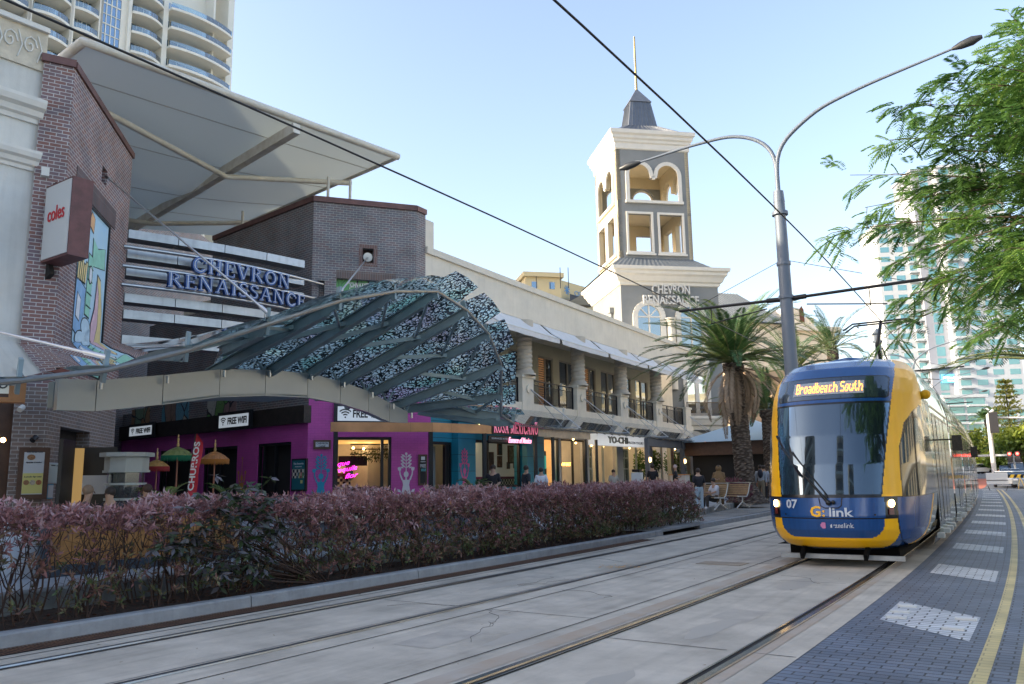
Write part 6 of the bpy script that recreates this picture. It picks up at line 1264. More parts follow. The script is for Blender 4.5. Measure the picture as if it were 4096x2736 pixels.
# ================================================================ far background
M_rtw = mat('tower_cream_paint', (.80, .77, .68), .7, var=.05, vs=.3); M_rgl = glassmat('tower_glass', (.55, .72, .90), .30, .02, (.03, .06, .10)); M_bal = clearglass('balcony_glass', (.72, .86, .92), .10, .14, (.5, .58, .62))
def rtow(y=0):
    D0 = 112.; p0 = pd(273, 300, D0); A = Pl(p0, 36, -nrm(36)); A.o[2] = 0
    t = thing('apartment_tower', 'huge cream apartment tower with curved glass balconies at the top left', 'apartment tower', A.P(0, -8, 0)); U = lambda x, yy=250: A.px(x, yy)[0]
    z0, z1 = 8., 96.; fl = 3.4; lv = [z0+fl*i for i in range(29)]; bays = [(-200, 92, 'b'), (108, 265, 'b'), (280, 385, 's'), (395, 476, 'g'), (512, 640, 'b'), (660, 842, 'w')]
    b = MB(); A.box(b, U(-420), U(850), -16, -2.4, z0-8, z1); b.build('core', M_rtw, t)
    zlo, zhi = A.px(300, 330)[1]-12, A.px(300, 0)[1]+8; L2 = [z for z in lv if zlo < z < zhi]
    for i, (xa, xb, k) in enumerate(bays):
        ua, ub = U(xa), U(xb); b = MB(); A.box(b, ua-.55 if i else ua, ua-.0, -2.6, .25, z0, z1); A.box(b, ub, ub+.35, -2.6, .25, z0, z1) if k != 'g' else A.box(b, ub, U(512), -2.6, -.3, z0, z1); b.build('pier', M_rtw, t)
        if k == 'g':
            f = MB(); A.box(f, ua, ub, -.6, -.4, z0, z1); fo = f.build('stair_glazing', M_rgl, t); g = MB()
            for j in range(5): u = ua+(ub-ua)*j/4; A.box(g, u-.07, u+.07, -.4, -.28, z0, z1)
            for z in np.arange(z0, z1, fl/2): A.box(g, ua, ub, -.4, -.3, z, z+(.18 if int((z-z0)/(fl/2)) % 2 else .1))
            g.build('mullions', M_rtw, fo); continue
        deep = {'b': 1.25, 's': .65, 'w': 1.9}[k]
        for z in L2:
            n = 12; P = []; Q = []
            for j in range(n+1):
                f = j/n; bulge = deep*math.sin(math.pi*(f*.85+(.12 if k != 'w' else .05)))**.8; P.append((ua+(ub-ua)*f, bulge))
            if k == 'w':
                P = [(ua+(ub+3.2-ua)*f, deep*math.sin(math.pi*(.08+.84*f))**.6+.4) for f in np.linspace(0, 1, 15)]; n = 14
            b = MB(); b.prism([A.P(u, w, z) for u, w in P]+[A.P(P[-1][0], -2.3, z), A.P(P[0][0], -2.3, z)], (0, 0, .42)); so = b.build('balcony', M_rtw, t)
            g = MB()
            for j in range(n): g.box(A.P(P[j][0], P[j][1]-.06, z+.42), A.P(P[j+1][0], P[j+1][1]-.06, z+.42)-A.P(P[j][0], P[j][1]-.06, z+.42), A.w*.03, (0, 0, .85))
            g.build('glass_rail', M_bal, so)
            g = MB(); A.box(g, ua+.1, ub-.1, -2.38, -2.3, z+.56, z+fl-.12); wi = g.build('window', M_rgl, t); g = MB()
            for j in range(6): u = ua+.1+(ub-ua-.2)*j/5; A.box(g, u-.05, u+.05, -2.3, -2.24, z+.56, z+fl-.12)
            g.build('frame', M_rtw, wi)
    b = MB(); uE = U(842); A.box(b, uE+3.2, uE+4.4, -9, -.2, z0, z1); b.build('pier', M_rtw, t)
rtow()
def slab_tower(label, px0, px1, D_, az_, ztop, zbot, floors, bays, wallm, glm, depth=14, name='apartment_block', group=None, balc=(), cat='apartment block', win=.62, hw=.55):
    p0, p1 = pd(px0, 1850, D_), None; A = Pl(p0, az_, -nrm(az_)); u1 = A.px(px1, 1850)[0]; s_ = 1 if u1 > 0 else -1
    t = thing(name, label, cat, A.P(u1/2, -depth/2, 0), group); b = MB(); A.box(b, 0, u1, -depth, 0, 0, ztop); b.build('wall', wallm, t); fh = (ztop-zbot)/floors
    for i in range(floors):
        z = zbot+fh*i
        for j in range(bays):
            ua = u1*(j+.5-win/2)/bays; ub = u1*(j+.5+win/2)/bays; g = MB(); A.box(g, ua, ub, -.1, .04, z+fh*.5*(1-hw)+.1, z+fh*(.5+hw/2)+.1); g.build('window', glm, t)
            if j in balc: g = MB(); A.box(g, u1*(j+.06)/bays, u1*(j+.94)/bays, 0, 1.6, z-.12, z+.12); A.box(g, u1*(j+.06)/bays, u1*(j+.94)/bays, 1.5, 1.6, z+.12, z+.3); g.build('balcony', wallm, t)
    b = MB(); A.box(b, -.4, u1+.4*s_, -depth-.3, .5, ztop, ztop+.7); b.build('roof_edge', wallm, t); return A, t, u1
M_hw = mat('hotel_white', (.50, .535, .56), .7, var=.04, vs=.2); M_hg = mat('hotel_grey', (.30, .32, .37), .7); M_tealg = glassmat('teal_glazing', (.55, .80, .80), .25, .03, (.10, .24, .26))
def zat(x, y, D_): return float(pd(x, y, D_)[2])
D1 = 230.
slab_tower('left white wing of the hotel tower, its corner against the sky', 3590, 3765, D1, 95, zat(3700, 905, D1), zat(3700, 1850, D1), 24, 3, M_hw, M_tealg, balc=(2,), group='hotel towers down the road')
A, t, u1 = slab_tower('grey stair core of the hotel tower carrying a blue sign', 3762, 3862, D1-3, 95, zat(3800, 700, D1), zat(3800, 1850, D1), 26, 1, M_hg, M_tealg, name='stair_tower', win=.35, hw=.8, cat='tower')
b = MB(); zA = zat(3780, 1478, D1-3); A.box(b, -1.2, u1+1.2, -2, 3, zA, zA+1.1); b.build('ledge', M_hw, t)
ua, ub = A.px(3770, 1520, .8)[0], A.px(3832, 1520, .8)[0]; zB, zC = A.px(3800, 1530, .8)[1], A.px(3800, 1496, .8)[1]; b = MB(); A.box(b, ua, ub, .3, .8, zB, zC); sgn = b.build('hotel_sign', mat('sign_blue', (.08, .36, .66), .5, emit=.35, ecol=(.2, .6, 1))); tag(sgn, 'light blue hotel sign with white lower-case lettering on the grey stair tower', 'sign')
b = MB(); text(b, 'mantra-', A.P((ua+ub)/2, .84, zB+(zC-zB)*.42), A.d, (0, 0, 1), (zC-zB)*.55, .03, fit=(ub-ua)*.88, bold=.03); text(b, 'crown towers', A.P((ua+ub)*.5+.5, .84, zB+(zC-zB)*.14), A.d, (0, 0, 1), (zC-zB)*.22, .03, fit=(ub-ua)*.6); b.build('lettering', emat('sign_white_lit', (.8, .9, 1.), .6), sgn)
slab_tower('right white wing of the hotel tower behind the feathery tree', 3866, 4140, D1-6, 95, zat(3900, 700, D1), zat(3900, 1600, D1), 24, 4, M_hw, M_tealg, balc=(0,), group='hotel towers down the road')
slab_tower('low white balcony block in front of the hotel towers', 3802, 3972, D1-30, 96, zat(3900, 1590, D1-30), zat(3900, 1872, D1-30), 8, 2, M_hw, M_tealg, balc=(0, 1), win=.88, hw=.7)
slab_tower('low white balcony block at the right edge behind the pine', 3990, 4200, D1-34, 96, zat(3900, 1640, D1-34), zat(3900, 1872, D1-34), 7, 2, M_hw, M_tealg, balc=(0, 1), win=.85, hw=.7)
# yellow block behind the arcade, grey roofed building right of the tower
M_yel = mat('yellow_block', (.58, .48, .28), .8, var=.05, vs=.3); M_roofb = mat('blue_grey_roof', (.16, .19, .215), .5, .2, var=.12, vs=.4)
D2 = 120.; A, t, u1 = slab_tower('yellow apartment block with roof sign peeping over the cream arcade', 2115, 2262, D2, 78, zat(2200, 1105, D2), 10, 8, 2, M_yel, M_rgl, win=.3, hw=.4)
A2 = Pl(A.P(u1, 0, 0), 40, -nrm(40)); b = MB(); u2_ = A2.px(2400, 1150)[0]; A2.box(b, 0, u2_, -8, 0, 0, zat(2262, 1112, D2)); b.build('side_wall', M_yel, t)
b = MB(); zq = zat(2262, 1125, D2); text(b, 'CENTRAL', A2.P(u2_*.62, .05, zq-1.35), A2.d, (0, 0, 1), 1.1, .02, fit=u2_*.6); b.build('lettering', mat('sky_blue_letters', (.12, .30, .55), .6), t)
b = MB(); c = A2.P(u2_*.14, .08, zq-.85)
for k_ in range(8): a_ = R(k_*45+22); b.bar(c, c+A2.d*math.cos(a_)*.75+np.array([0, 0, math.sin(a_)*.75]), .16, .05, A2.w)
b.build('emblem', MATS['sky_blue_letters'], t)
b = MB()
for k_ in range(3):
    z = zat(2262, 1200, D2)-3*k_
    A2.box(b, u2_*.05, u2_*.6, 0, 1.3, z, z+.2); A2.box(b, u2_*.05, u2_*.6, 1.25, 1.3, z+.2, z+1.1)
b.build('balcony', M_railb, t)
for i, (x, y0) in enumerate(((2240, 1070), (2272, 1070), (2145, 1105))):
    b = MB(); p = pd(x, y0, D2-2); b.tube([p-(0, 0, 3.2), p], .06, 5); tag(b.build('antenna', M_wire), ['thin antenna mast on the yellow block, left of the pair', 'thin antenna mast on the yellow block, right of the pair', 'short antenna by the dish on the yellow block'][i], 'antenna')
D3 = 95.; p = pd(2900, 1700, D3); A = Pl(p, 72, -nrm(72)); um = A.px(3130, 1300)[0]; u9 = A.px(3330, 1400)[0]
t = thing('grey_roofed_building', 'cream building with blue-grey mansard roof between bell tower and grey pole', 'building', A.P(um/2, -6, 0)); zE = A.px(2950, 1290)[1]; zR = A.px(2950, 1148)[1]
b = MB(); A.box(b, -14, um, -18, 0, 0, zE); b.build('wall', M_cream, t)
b = MB(); b.grid([[A.P(-14, .8, zE), A.P(um+.5, .8, zE), A.P(um+.5, -18, zE)], [A.P(-14, -3.5, zR), A.P(um-4, -3.5, zR), A.P(um-4, -14, zR)]], False); b.poly([A.P(-14, -3.5, zR), A.P(um-4, -3.5, zR), A.P(um-4, -14, zR), A.P(-14, -14, zR)])
for i in range(46): f = i/45; b.bar(A.P(-14+(um+14)*f, .8, zE+.05), A.P(-14+(um+10)*f, -3.5, zR+.05), .06, .12)
b.build('roof', M_roofb, t)
b = MB(); zW = A.px(3250, 1310)[1]; A.box(b, um, u9, -16, .5, 0, A.px(3250, 1330)[1]); A.box(b, um+.5, A.px(3215, 1300)[0], -5, .2, zE-2, A.px(3200, 1235)[1]); A.box(b, A.px(3215, 1300)[0], A.px(3252, 1300)[0], -5, .25, zE-2, A.px(3240, 1272)[1]); b.build('stepped_wing', M_cream, t)
b = MB(); xa, xb = A.px(3193, 1260)[0], A.px(3210, 1260)[0]; zz0, zz1 = A.px(3200, 1290)[1], A.px(3200, 1225)[1]; b.prism([A.P(xa, .25, zz0), A.P(xb, .25, zz0), A.P(xb, .25, zz1-.5), A.P((xa+xb)/2, .25, zz1), A.P(xa, .25, zz1-.5)], A.w*.05); b.build('window', mat('dark_red_glass', (.10, .03, .02), .2), t)
b = MB(); A.box(b, um-.3, u9+.5, -16, 1.2, A.px(3250, 1330)[1], A.px(3250, 1330)[1]+.6); b.build('roof_edge', M_trim, t)
slab_tower('tan balcony building behind the palms left of the tram', 3000, 3300, 80., 60, zat(3100, 1500, 80.), 3, 4, 5, mat('tan_wall', (.48, .36, .25), .8, var=.1, vs=.4), M_win, balc=(1, 3), name='hotel_building', cat='building', win=.4, hw=.6)
# ---- beyond the frame but reflected in the tram and lighting the street: the opposite side of the road
M_opp = mat('opposite_cream', (.62, .54, .38), .8, var=.08, vs=.4)
def opp(s0, s1, n0, z, label, m, floors, bays, mg=None):
    a, c = st(s0, n0, 0), st(s1, n0, 0); az_ = math.degrees(math.atan2((c-a)[0], (c-a)[1])); A = Pl(a, az_, nrm(az_)); W_ = float(np.linalg.norm(c-a)); t = thing('street_building', label, 'building', A.P(W_/2, -5, 0)); b = MB(); A.box(b, 0, W_, -10, 0, 0, z); b.build('wall', m, t); fh = z/floors
    b = MB(); b2 = MB()
    for i in range(floors):
        A.box(b, -.2, W_+.2, 0, .5, fh*(i+1)-.35, fh*(i+1))
        g = MB()
        for j in range(bays): A.box(g, W_*(j+.15)/bays, W_*(j+.85)/bays, -.1, .06, fh*i+.8, fh*i+fh-.6)
        g.build('window_row', mg or M_rgl, t)
    b.build('string_course', M_trim, t); return t
opp(22, 60, -16.5, 14, 'sunlit cream building across the road, seen only in the tram side', M_opp, 4, 10)
opp(62, 110, -17, 34, 'tall cream balcony building further along across the road, seen only as a reflection', M_opp, 11, 8)
opp(112, 190, -17.5, 40, 'tall pale yellow building farthest along across the road, seen only as a reflection', mat('opp_yellow', (.66, .56, .34), .8, var=.06, vs=.4), 13, 12)
opp(-30, 2, -21, 12, 'low cream building across the road behind the camera', M_opp, 3, 8)
for i, (s0, n0, z, w_) in enumerate(((0, 0, 105, 13), (1, 0, 70, 17), (2, 0, 80, 15))):
    c = np.array([6., 15., 0])+dirv((216, 243, 200)[i])*(105, 75, 120)[i]; t = thing('residential_tower', ['slim pale tower behind the camera left of the tracks', 'tall tapering tower behind the camera right of the tracks', 'broad cream tower behind the camera on the left'][i], 'apartment tower', c); b = MB(); b.cbox(c, w_, w_, z, 34); b.build('core', mat('tower_dark_glass', (.05, .07, .09), .2), t); b = MB()
    for k_ in range(int(z/3.2)): b.cbox(c+(0, 0, 3.2*k_+1), w_+2.4, w_+2.4, .5, 34)
    b.build('balcony_rings', M_rtw, t)
# ---- added blocks that keep the sun off the lane walls
t = thing('lane_shade_block', 'added brick block behind the left brick building, keeping sun off the lane', 'building', (-28, 40, 0)); b = MB(); b.box((-42, 31, .35), (24, 0, 0), (0, 20, 0), (0, 0, 15.5)); b.build('wall', M_brick2, t); b = MB(); b.box((-50, 14, .35), (25, 0, 0), (0, 16.9, 0), (0, 0, 19.)); b.build('shade_wing', M_brick2, t)
# ---- far street: trees, cars, lights
ga = [(.05, .09, .015), (.10, .16, .02), (.22, .27, .03), (.36, .36, .05)]
for i, (x, D_, h_, r_, lb) in enumerate(((3945, 150., 8.5, 6, 'round sunlit green tree beyond the intersection under the palms'), (4040, 130., 4.6, 4.5, 'low bright hedge-like tree behind the traffic lights'), (3995, 165, 5.5, 4.5, 'small bright tree left of the tall signal mast'), (4085, 120, 8, 5, 'brownish spreading tree at the right edge beyond the cars'))):
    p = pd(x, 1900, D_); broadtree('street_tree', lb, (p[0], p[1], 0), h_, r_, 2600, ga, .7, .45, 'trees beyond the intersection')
p = pd(4060, 1880, 140.); t = thing('norfolk_pine', 'tall yellow-green pine with tiered branches at the right edge', 'pine tree', (p[0], p[1], 0)); b = MB(); b.tube([(p[0], p[1], 0), (p[0], p[1], 17)], [.3, .05], 6); b.build('trunk', M_fb, t); PP = []; DD = []
for i in range(16):
    z = 3+i*.92; L_ = (17.5-z)*.30+.6
    for k_ in range(9):
        a_ = k_*.7+i; d_ = np.array([math.cos(a_), math.sin(a_), .12])
        for j in range(22): q = L_*(j+1)/22; PP.append(np.array([p[0], p[1], z])+d_*q+rng.normal(0, .08, 3)); DD.append(d_+rng.normal(0, .6, 3))
leaves('crown', PP, DD, rndir(len(PP), .5), .6, .22, rng.random(len(PP)), leafmat('pine_leaf', [(.10, .13, .03), (.22, .24, .05), (.35, .34, .09)], .6, .2), t)
for x, D_, hh_ in ((3960, 175., 12.5), (4003, 170., 13.)):
    p = pd(x, 1860, D_); palm('slender_palm', (p[0], p[1], 0), (p[0], p[1], hh_), .22, .16, 16, 3.2, 'slender sunlit palm %s the signal mast beyond the intersection' % ('left of' if x < 3980 else 'right of'), 'slender palms beyond the intersection', npair=14, ll=1., w0=.22)
p = pd(4110, 1500, 17.); palm('roadside_palm', (p[0]+.4, p[1], 0), p+(.6, 0, .2), .2, .15, 22, 2.4, 'palm fronds hanging in from the right edge below the feathery tree', npair=30, ll=.5)
M_cw = mat('car_white', (.62, .64, .66), .2, .1, coat=.8); M_cs = mat('car_silver', (.35, .40, .45), .25, .5, coat=.8); M_cb = mat('car_dark', (.05, .06, .09), .25, .3, coat=.8); M_cg = glassmat('car_glass', (.7, .8, .85), .2, .02, (.01, .015, .02))
def car(label, c, a, m, L_=4.5, W_=1.8, H_=1.5, group='cars waiting at the far lights'):
    t = thing('parked_car', label, 'car', c, group); u, w = dirv(a), nrm(a); c = V3(c); P = lambda x, y, z: c+u*x+w*y+np.array([0, 0, z])
    prof = [(-L_/2, .35), (-L_/2, .75), (-L_/2+.15, .88), (-L_/2+1.1, 1.0), (-L_/2+1.15, 1.0), (L_/2-.5, 1.02), (L_/2-.08, .92), (L_/2, .6), (L_/2, .35)]
    b = MB(); b.prism([P(x, -W_/2, z) for x, z in prof], w*W_); rf = [(-L_/2+1.0, 1.0), (-L_/2+1.75, H_), (L_/2-1.2, H_), (L_/2-.45, 1.0)]; b.prism([P(x, -W_/2+.14, z) for x, z in [(rf[0][0]+.6, H_-.07), rf[1], rf[2], (rf[3][0]-.6, H_-.07)]], w*(W_-.28)); b.build('body', m, t)
    b = MB(); b.prism([P(x, -W_/2+.1, z) for x, z in rf[:1]+[(rf[1][0]-.05, H_-.05), (rf[2][0]+.05, H_-.05)]+rf[3:]], w*(W_-.2)); b.build('windows', M_cg, t)
    for sx in (-1, 1):
        for sy in (-1, 1): b = MB(); q = P(sx*(L_/2-.85), sy*(W_/2-.1), .33); b.tube([q-w*.11, q+w*.11], .33, 14, smooth=False); b.build('wheel', M_tblk, t)
    for sy in (-1, 1): b = MB(); b.box(P(-L_/2-.02, sy*.68-.17, .68), u*.04, w*.34, (0, 0, .14)); b.build('headlight', mat('head_lens', (.7, .7, .72), .1), t)
    return t
cars = [(4022, 78, M_cw, 'white hatchback leading the queue behind the man in the yellow vest', 1.5), (4050, 88, M_cs, 'silver car second in the queue behind the white hatchback', 1.5), (4072, 100, M_cw, 'white van-like car with tall roof in the far queue', 1.95), (4096, 75, M_cs, 'silver car cut off by the right edge of the picture', 1.5), (4036, 104, M_cb, 'dark car behind the silver one in the queue', 1.5), (3925, 132, M_cw, 'white car parked furthest left by the bus shelter', 1.6), (3965, 134, M_cw, 'white sedan crossing beside the signal mast', 1.45), (4005, 138, M_cw, 'white wagon right behind the signal mast', 1.6)]
for x, D_, m, lb, H_ in cars:
    p = pd(x, 1950, D_); car(lb, (p[0], p[1], rise(inv(p)[0])), 29+(0 if D_ < 125 else 70), m, H_=H_)
def person(name, label, c, H_, a, pose, cloth, legs, skin=(.42, .26, .18), hair=(.03, .02, .015), sleeves=True, extra=None):
    t = thing('person', label, 'person', c); u, w = dirv(a), nrm(a); c = V3(c); k_ = H_/1.72; P = lambda x, y, z: tuple(c+(u*x+w*y)*k_+np.array([0, 0, z*k_]))
    J, E, Rr = {}, [], {}
    def j(n, p, r): J[n] = P(*p); Rr[n] = r*k_
    sit = pose == 'sit'; hz_ = .45 if sit else .92
    j('hip', (0, 0, hz_), .14); j('waist', (0 if not sit else -.03, 0, hz_+.16), .135); j('chest', (.02 if not sit else .03, 0, hz_+.42), .16); j('neck', (.05 if sit else .01, 0, hz_+.56), .055); j('head', (.07 if sit else .02, 0, hz_+.70), .088); j('crown', (.06 if sit else .01, 0, hz_+.77), .075)
    E += [('hip', 'waist'), ('waist', 'chest'), ('chest', 'neck'), ('neck', 'head'), ('head', 'crown')]
    for s_, nm in ((1, 'l'), (-1, 'r')):
        j(nm+'sh', (.0, .185*s_, hz_+.48), .062); j(nm+'el', pose_arm(pose, s_, hz_)[0], .045); j(nm+'wr', pose_arm(pose, s_, hz_)[1], .034); j(nm+'ha', pose_arm(pose, s_, hz_)[2], .036)
        E += [('chest', nm+'sh'), (nm+'sh', nm+'el'), (nm+'el', nm+'wr'), (nm+'wr', nm+'ha')]
        if sit: kn, an, to = (.45, .12*s_, .50+(.06 if s_ > 0 else 0)), (.48, .13*s_, .08), (.62, .14*s_, .04)
        elif pose == 'walk': kn, an, to = (.12*s_, .09*s_, .50), (.14*s_-(.12 if s_ < 0 else 0), .09*s_, .09), (.28*s_ if s_ > 0 else -.14, .09*s_, .04)
        else: kn, an, to = (.02, .10*s_, .50), (-.02, .11*s_, .09), (.13, .13*s_, .04)
        j(nm+'th', (0 if not sit else .06, .09*s_, hz_-.06), .105); j(nm+'kn', kn, .066); j(nm+'an', an, .046); j(nm+'to', to, .042); E += [('hip', nm+'th'), (nm+'th', nm+'kn'), (nm+'kn', nm+'an'), (nm+'an', nm+'to')]
    def skin_obj(nm, names, m, grow=0., root=None):
        nn = [n for n in J if n in names]; ix = {n: i for i, n in enumerate(nn)}; ee = [(ix[a_], ix[b_]) for a_, b_ in E if a_ in ix and b_ in ix]; me = bpy.data.meshes.new(nm); me.from_pydata([J[n] for n in nn], ee, []); o = bpy.data.objects.new(nm, me); C.objects.link(o); md = o.modifiers.new('skin', 'SKIN'); md.use_smooth_shade = True
        for i, n in enumerate(nn): me.skin_vertices[0].data[i].radius = (Rr[n]+grow, Rr[n]+grow)
        me.skin_vertices[0].data[ix[root] if root in ix else 0].use_root = True
        o.modifiers.new('sub', 'SUBSURF').levels = 1; o.modifiers['sub'].render_levels = 1
        dg = bpy.context.evaluated_depsgraph_get(); dg.update(); m2 = bpy.data.meshes.new_from_object(o.evaluated_get(dg)); bpy.data.objects.remove(o); m2.materials.clear(); m2.materials.append(m)
        o2 = bpy.data.objects.new(nm, m2); C.objects.link(o2); o2.parent = t; m2.transform(chain(t).inverted()); m2.polygons.foreach_set('use_smooth', [True]*len(m2.polygons)); return o2
    ms = mat('skin_%d' % int(skin[0]*100), skin, .5); mc = mat('cloth_%s' % '_'.join(str(int(x*100)) for x in cloth), cloth, .85, var=.12, vs=12); ml = mat('cloth_%s' % '_'.join(str(int(x*100)) for x in legs), legs, .85, var=.12, vs=12)
    skin_obj('body', set(J), ms, root='hip')
    skin_obj('top', {'hip', 'waist', 'chest', 'lsh', 'rsh', 'lel', 'rel'}|({'lwr', 'rwr'} if sleeves == 'long' else set()), mc, .024, 'hip')
    skin_obj('trousers', {'hip', 'waist', 'lth', 'rth', 'lkn', 'rkn', 'lan', 'ran'}, ml, .014, 'hip')
    skin_obj('shoes', {'lan', 'lto'}, mat('shoe_white', (.6, .6, .6), .6), .01); skin_obj('shoes', {'ran', 'rto'}, MATS['shoe_white'], .01)
    hd = np.array(J['head']); b = MB(); b.ball(hd-u*.022*k_+np.array([0, 0, .045*k_]), .10*k_, .10*k_, .105*k_, 12, 8); b.build('hair', mat('hair_%d' % int(hair[0]*100), hair, .6), t)
    b = MB(); fp = hd+u*.085*k_
    for s_ in (-1, 1): b.ball(fp+w*.03*s_*k_+np.array([0, 0, .012*k_]), .011*k_, n=6, m=4)
    b.tube([fp+np.array([0, 0, .01*k_]), fp+u*.018*k_-np.array([0, 0, .02*k_])], .009*k_, 5); b.build('face', mat('face_dark', (.12, .06, .05), .6), t)
    for s_, nm in ((1, 'l'), (-1, 'r')):                          # five fingers on each hand
        h_ = np.array(J[nm+'ha']); wr = np.array(J[nm+'wr']); d_ = unit(h_-wr); sd_ = unit(np.cross(d_, u)+1e-6); b = MB()
        for q in range(4): o_ = h_+sd_*(q-1.5)*.018*k_; b.tube([o_, o_+d_*.04*k_, o_+d_*(.065+.008*(q in (1, 2)))*k_-sd_*.0+u*.012*k_], [.010*k_, .009*k_, .006*k_], 5)
        b.tube([h_-d_*.01*k_, h_+u*.03*k_+d_*.02*k_, h_+u*.035*k_+d_*.045*k_], [.011*k_, .010*k_, .007*k_], 5); b.build('fingers', ms, t)
    if extra: extra(t, J, u, w, k_, P)
    return t
def pose_arm(pose, s_, hz_):
    if pose == 'sit': return (.12, .24*s_, hz_+.26), (.30, .12*s_, hz_+.20), (.37, .07*s_, hz_+.22)
    if pose == 'clasp': return (.04, .25*s_, hz_+.22), (.20, .08*s_, hz_+.08), (.22, .03*s_, hz_+.05)
    if pose == 'fold': return (.06, .24*s_, hz_+.20), (.22, .04*s_, hz_+.22), (.24, -.04*s_, hz_+.24)
    if pose == 'walk': return (-.08*s_, .23*s_, hz_+.20), (.06*s_+.05, .25*s_, hz_-.03), (.09*s_+.06, .25*s_, hz_-.11)
    return (-.02, .24*s_, hz_+.20), (.04, .25*s_, hz_-.04), (.06, .25*s_, hz_-.12)
def foot(x, y, z): p = pz(x, y, z); return p
# traffic controller in a yellow vest, barriers and signals
p = pd(4003, 1960, 84); person('p', 'man in a high-visibility yellow vest and cap standing behind the white barrier board', (p[0], p[1], 0), 1.75, 210, 'clasp', (.40, .62, .05), (.05, .06, .10))
def barrier(x, D_, label, m, wd=1.5):
    p = pd(x, 1960, D_); t = thing('barrier_board', label, 'barrier', (p[0], p[1], 0)); u = dirv(122); c = np.array([p[0], p[1], 0]); b = MB(); b.box(c-u*wd/2+(0, 0, .84), u*wd, dirv(32)*.05, (0, 0, .58)); b.build('board', m, t); b = MB(); b.box(c-u*wd/2+(0, 0, .5), u*wd, dirv(32)*.05, (0, 0, .3)); b.build('lower_board', m, t)
    b = MB()
    for s_ in (-1, 1): b.bar(c+u*s_*wd*.45+(0, 0, .35), c+u*s_*wd*.38+(0, 0, 0), .05, .05)
    b.bar(c-u*wd/2+(0, 0, .82), c+u*wd/2+(0, 0, .82), .06, .05); b.build('stand', M_wire, t); return t
barrier(3993, 66, 'white folding barrier board standing in the road before the intersection', mat('board_white', (.55, .57, .60), .5))
p = pd(4080, 1960, 70); t = thing('striped_barrier', 'black and yellow striped barrier plank at the right edge', 'barrier', (p[0], p[1], 0)); u = dirv(122); c = np.array([p[0], p[1], .95])
for nm, off_, m in (('plank', 0, mat('barrier_yellow', (.65, .42, .03), .5)), ('stripe', 1, M_tblk)):
    b = MB()
    if not off_: b.box(c-u*1.0, u*3, dirv(32)*.04, (0, 0, .28))
    else:
        for k_ in range(6): q_ = c-u*(.9-.5*k_)-dirv(32)*.004; b.prism([q_, q_+u*.22, q_+u*.36+(0, 0, .28), q_+u*.14+(0, 0, .28)], -dirv(32)*.004)
    b.build(nm, m, t)
b = MB(); b.bar(c+u*.1+(0, 0, .1), c+u*.4-(0, 0, .95), .06, .06); b.bar(c+u*.1+(0, 0, .1), c-u*.1-(0, 0, .95), .06, .06); b.build('stand', mat('barrier_leg', (.5, .35, .1), .6), t)
p = pd(3983, 1935, 95); t = thing('signal_mast', 'tall white mast with long arm and dark signal head above the intersection', 'traffic signal', (p[0], p[1], 0)); zt_q = zat(3972, 1668, 95.); top_ = pd(3972, 1640, 95.); b = MB(); b.tube([(p[0], p[1], 0), (p[0], p[1], 8), tuple(top_)], [.28, .22, .16], 10); b.tube([top_-(0, 0, .9), top_-(0, 0, 1.3)+dirv(115)*10], [.12, .08], 7); b.build('mast', mat('mast_white', (.55, .56, .56), .5), t)
b = MB(); q_ = pd(3975, 1690, 94.5); b.cbox(q_-(0, 0, 1.2), .5, .9, 2.4, 30); b.build('signal_head', mat('signal_black', (.02, .02, .025), .5), t)
p = pd(4063, 1900, 92); t = thing('traffic_light', 'pair of red traffic lights on a short white post right of the mast', 'traffic signal', (p[0], p[1], 0)); b = MB(); zl = zat(4060, 1815, 92.); b.tube([(p[0], p[1], 0), (p[0], p[1], zl)], .1, 7); b.build('post', MATS['mast_white'], t)
for s_ in (-1, 1):
    b = MB(); c = np.array([p[0], p[1], zl-.5])+dirv(120)*.38*s_-dirv(30)*.2; b.cbox(c-(0, 0, .5), .45, .35, 1.25, 120); b.build('signal_head', MATS['signal_black'], t); b = MB(); b.ball(c+(0, 0, .5)-dirv(30)*.22, .15, n=8, m=6); b.build('red_lamp', emat('red_lamp', (1., .04, .03), 6.), t)
p = pd(3905, 1880, 100); t = thing('bus_shelter', 'small flat-roofed shelter at the end of the tram beside the parked cars', 'shelter', (p[0], p[1], 0)); b = MB(); c = np.array([p[0], p[1], 0]); b.cbox(c+(0, 0, 3.3), 3, 7.5, .22, 30); b.build('roof', M_hw, t); b = MB(); b.cbox(c+nrm(30)*2.6, .5, .5, 3.3, 30); b.cbox(c+nrm(30)*2.8, 1.2, 1.6, 1.2, 30); b.build('pillar', mat('tan_pillar', (.5, .4, .26), .8), t)
b = MB(); c = st(92, -3, .0); b.grid([[st(s, 6+.06*(s-86), .004+rise(s)), st(s, -1.5-.04*(s-86), .004+rise(s))] for s in np.arange(84, 120, 2.)], False); b.build('red_track_paving', mat('red_paving', (.42, .13, .08), .8, var=.2), kind='structure')
b = MB(); ribbon(b, -6.5, -1, 79.5, 80., .003); b.build('stop_line', MATS['white_trim'], kind='structure')
for i, (s0, n0) in enumerate(((45, -5.2), (33, -6.4))):
    b = MB(); P = [st(s0+.45*math.cos(R(a_)), n0+.42*math.sin(R(a_)), .004) for a_ in range(0, 360, 20)]; b.poly(P[::-1]); b.build('manhole', mat('manhole', (.35, .38, .41), .7), kind='structure')
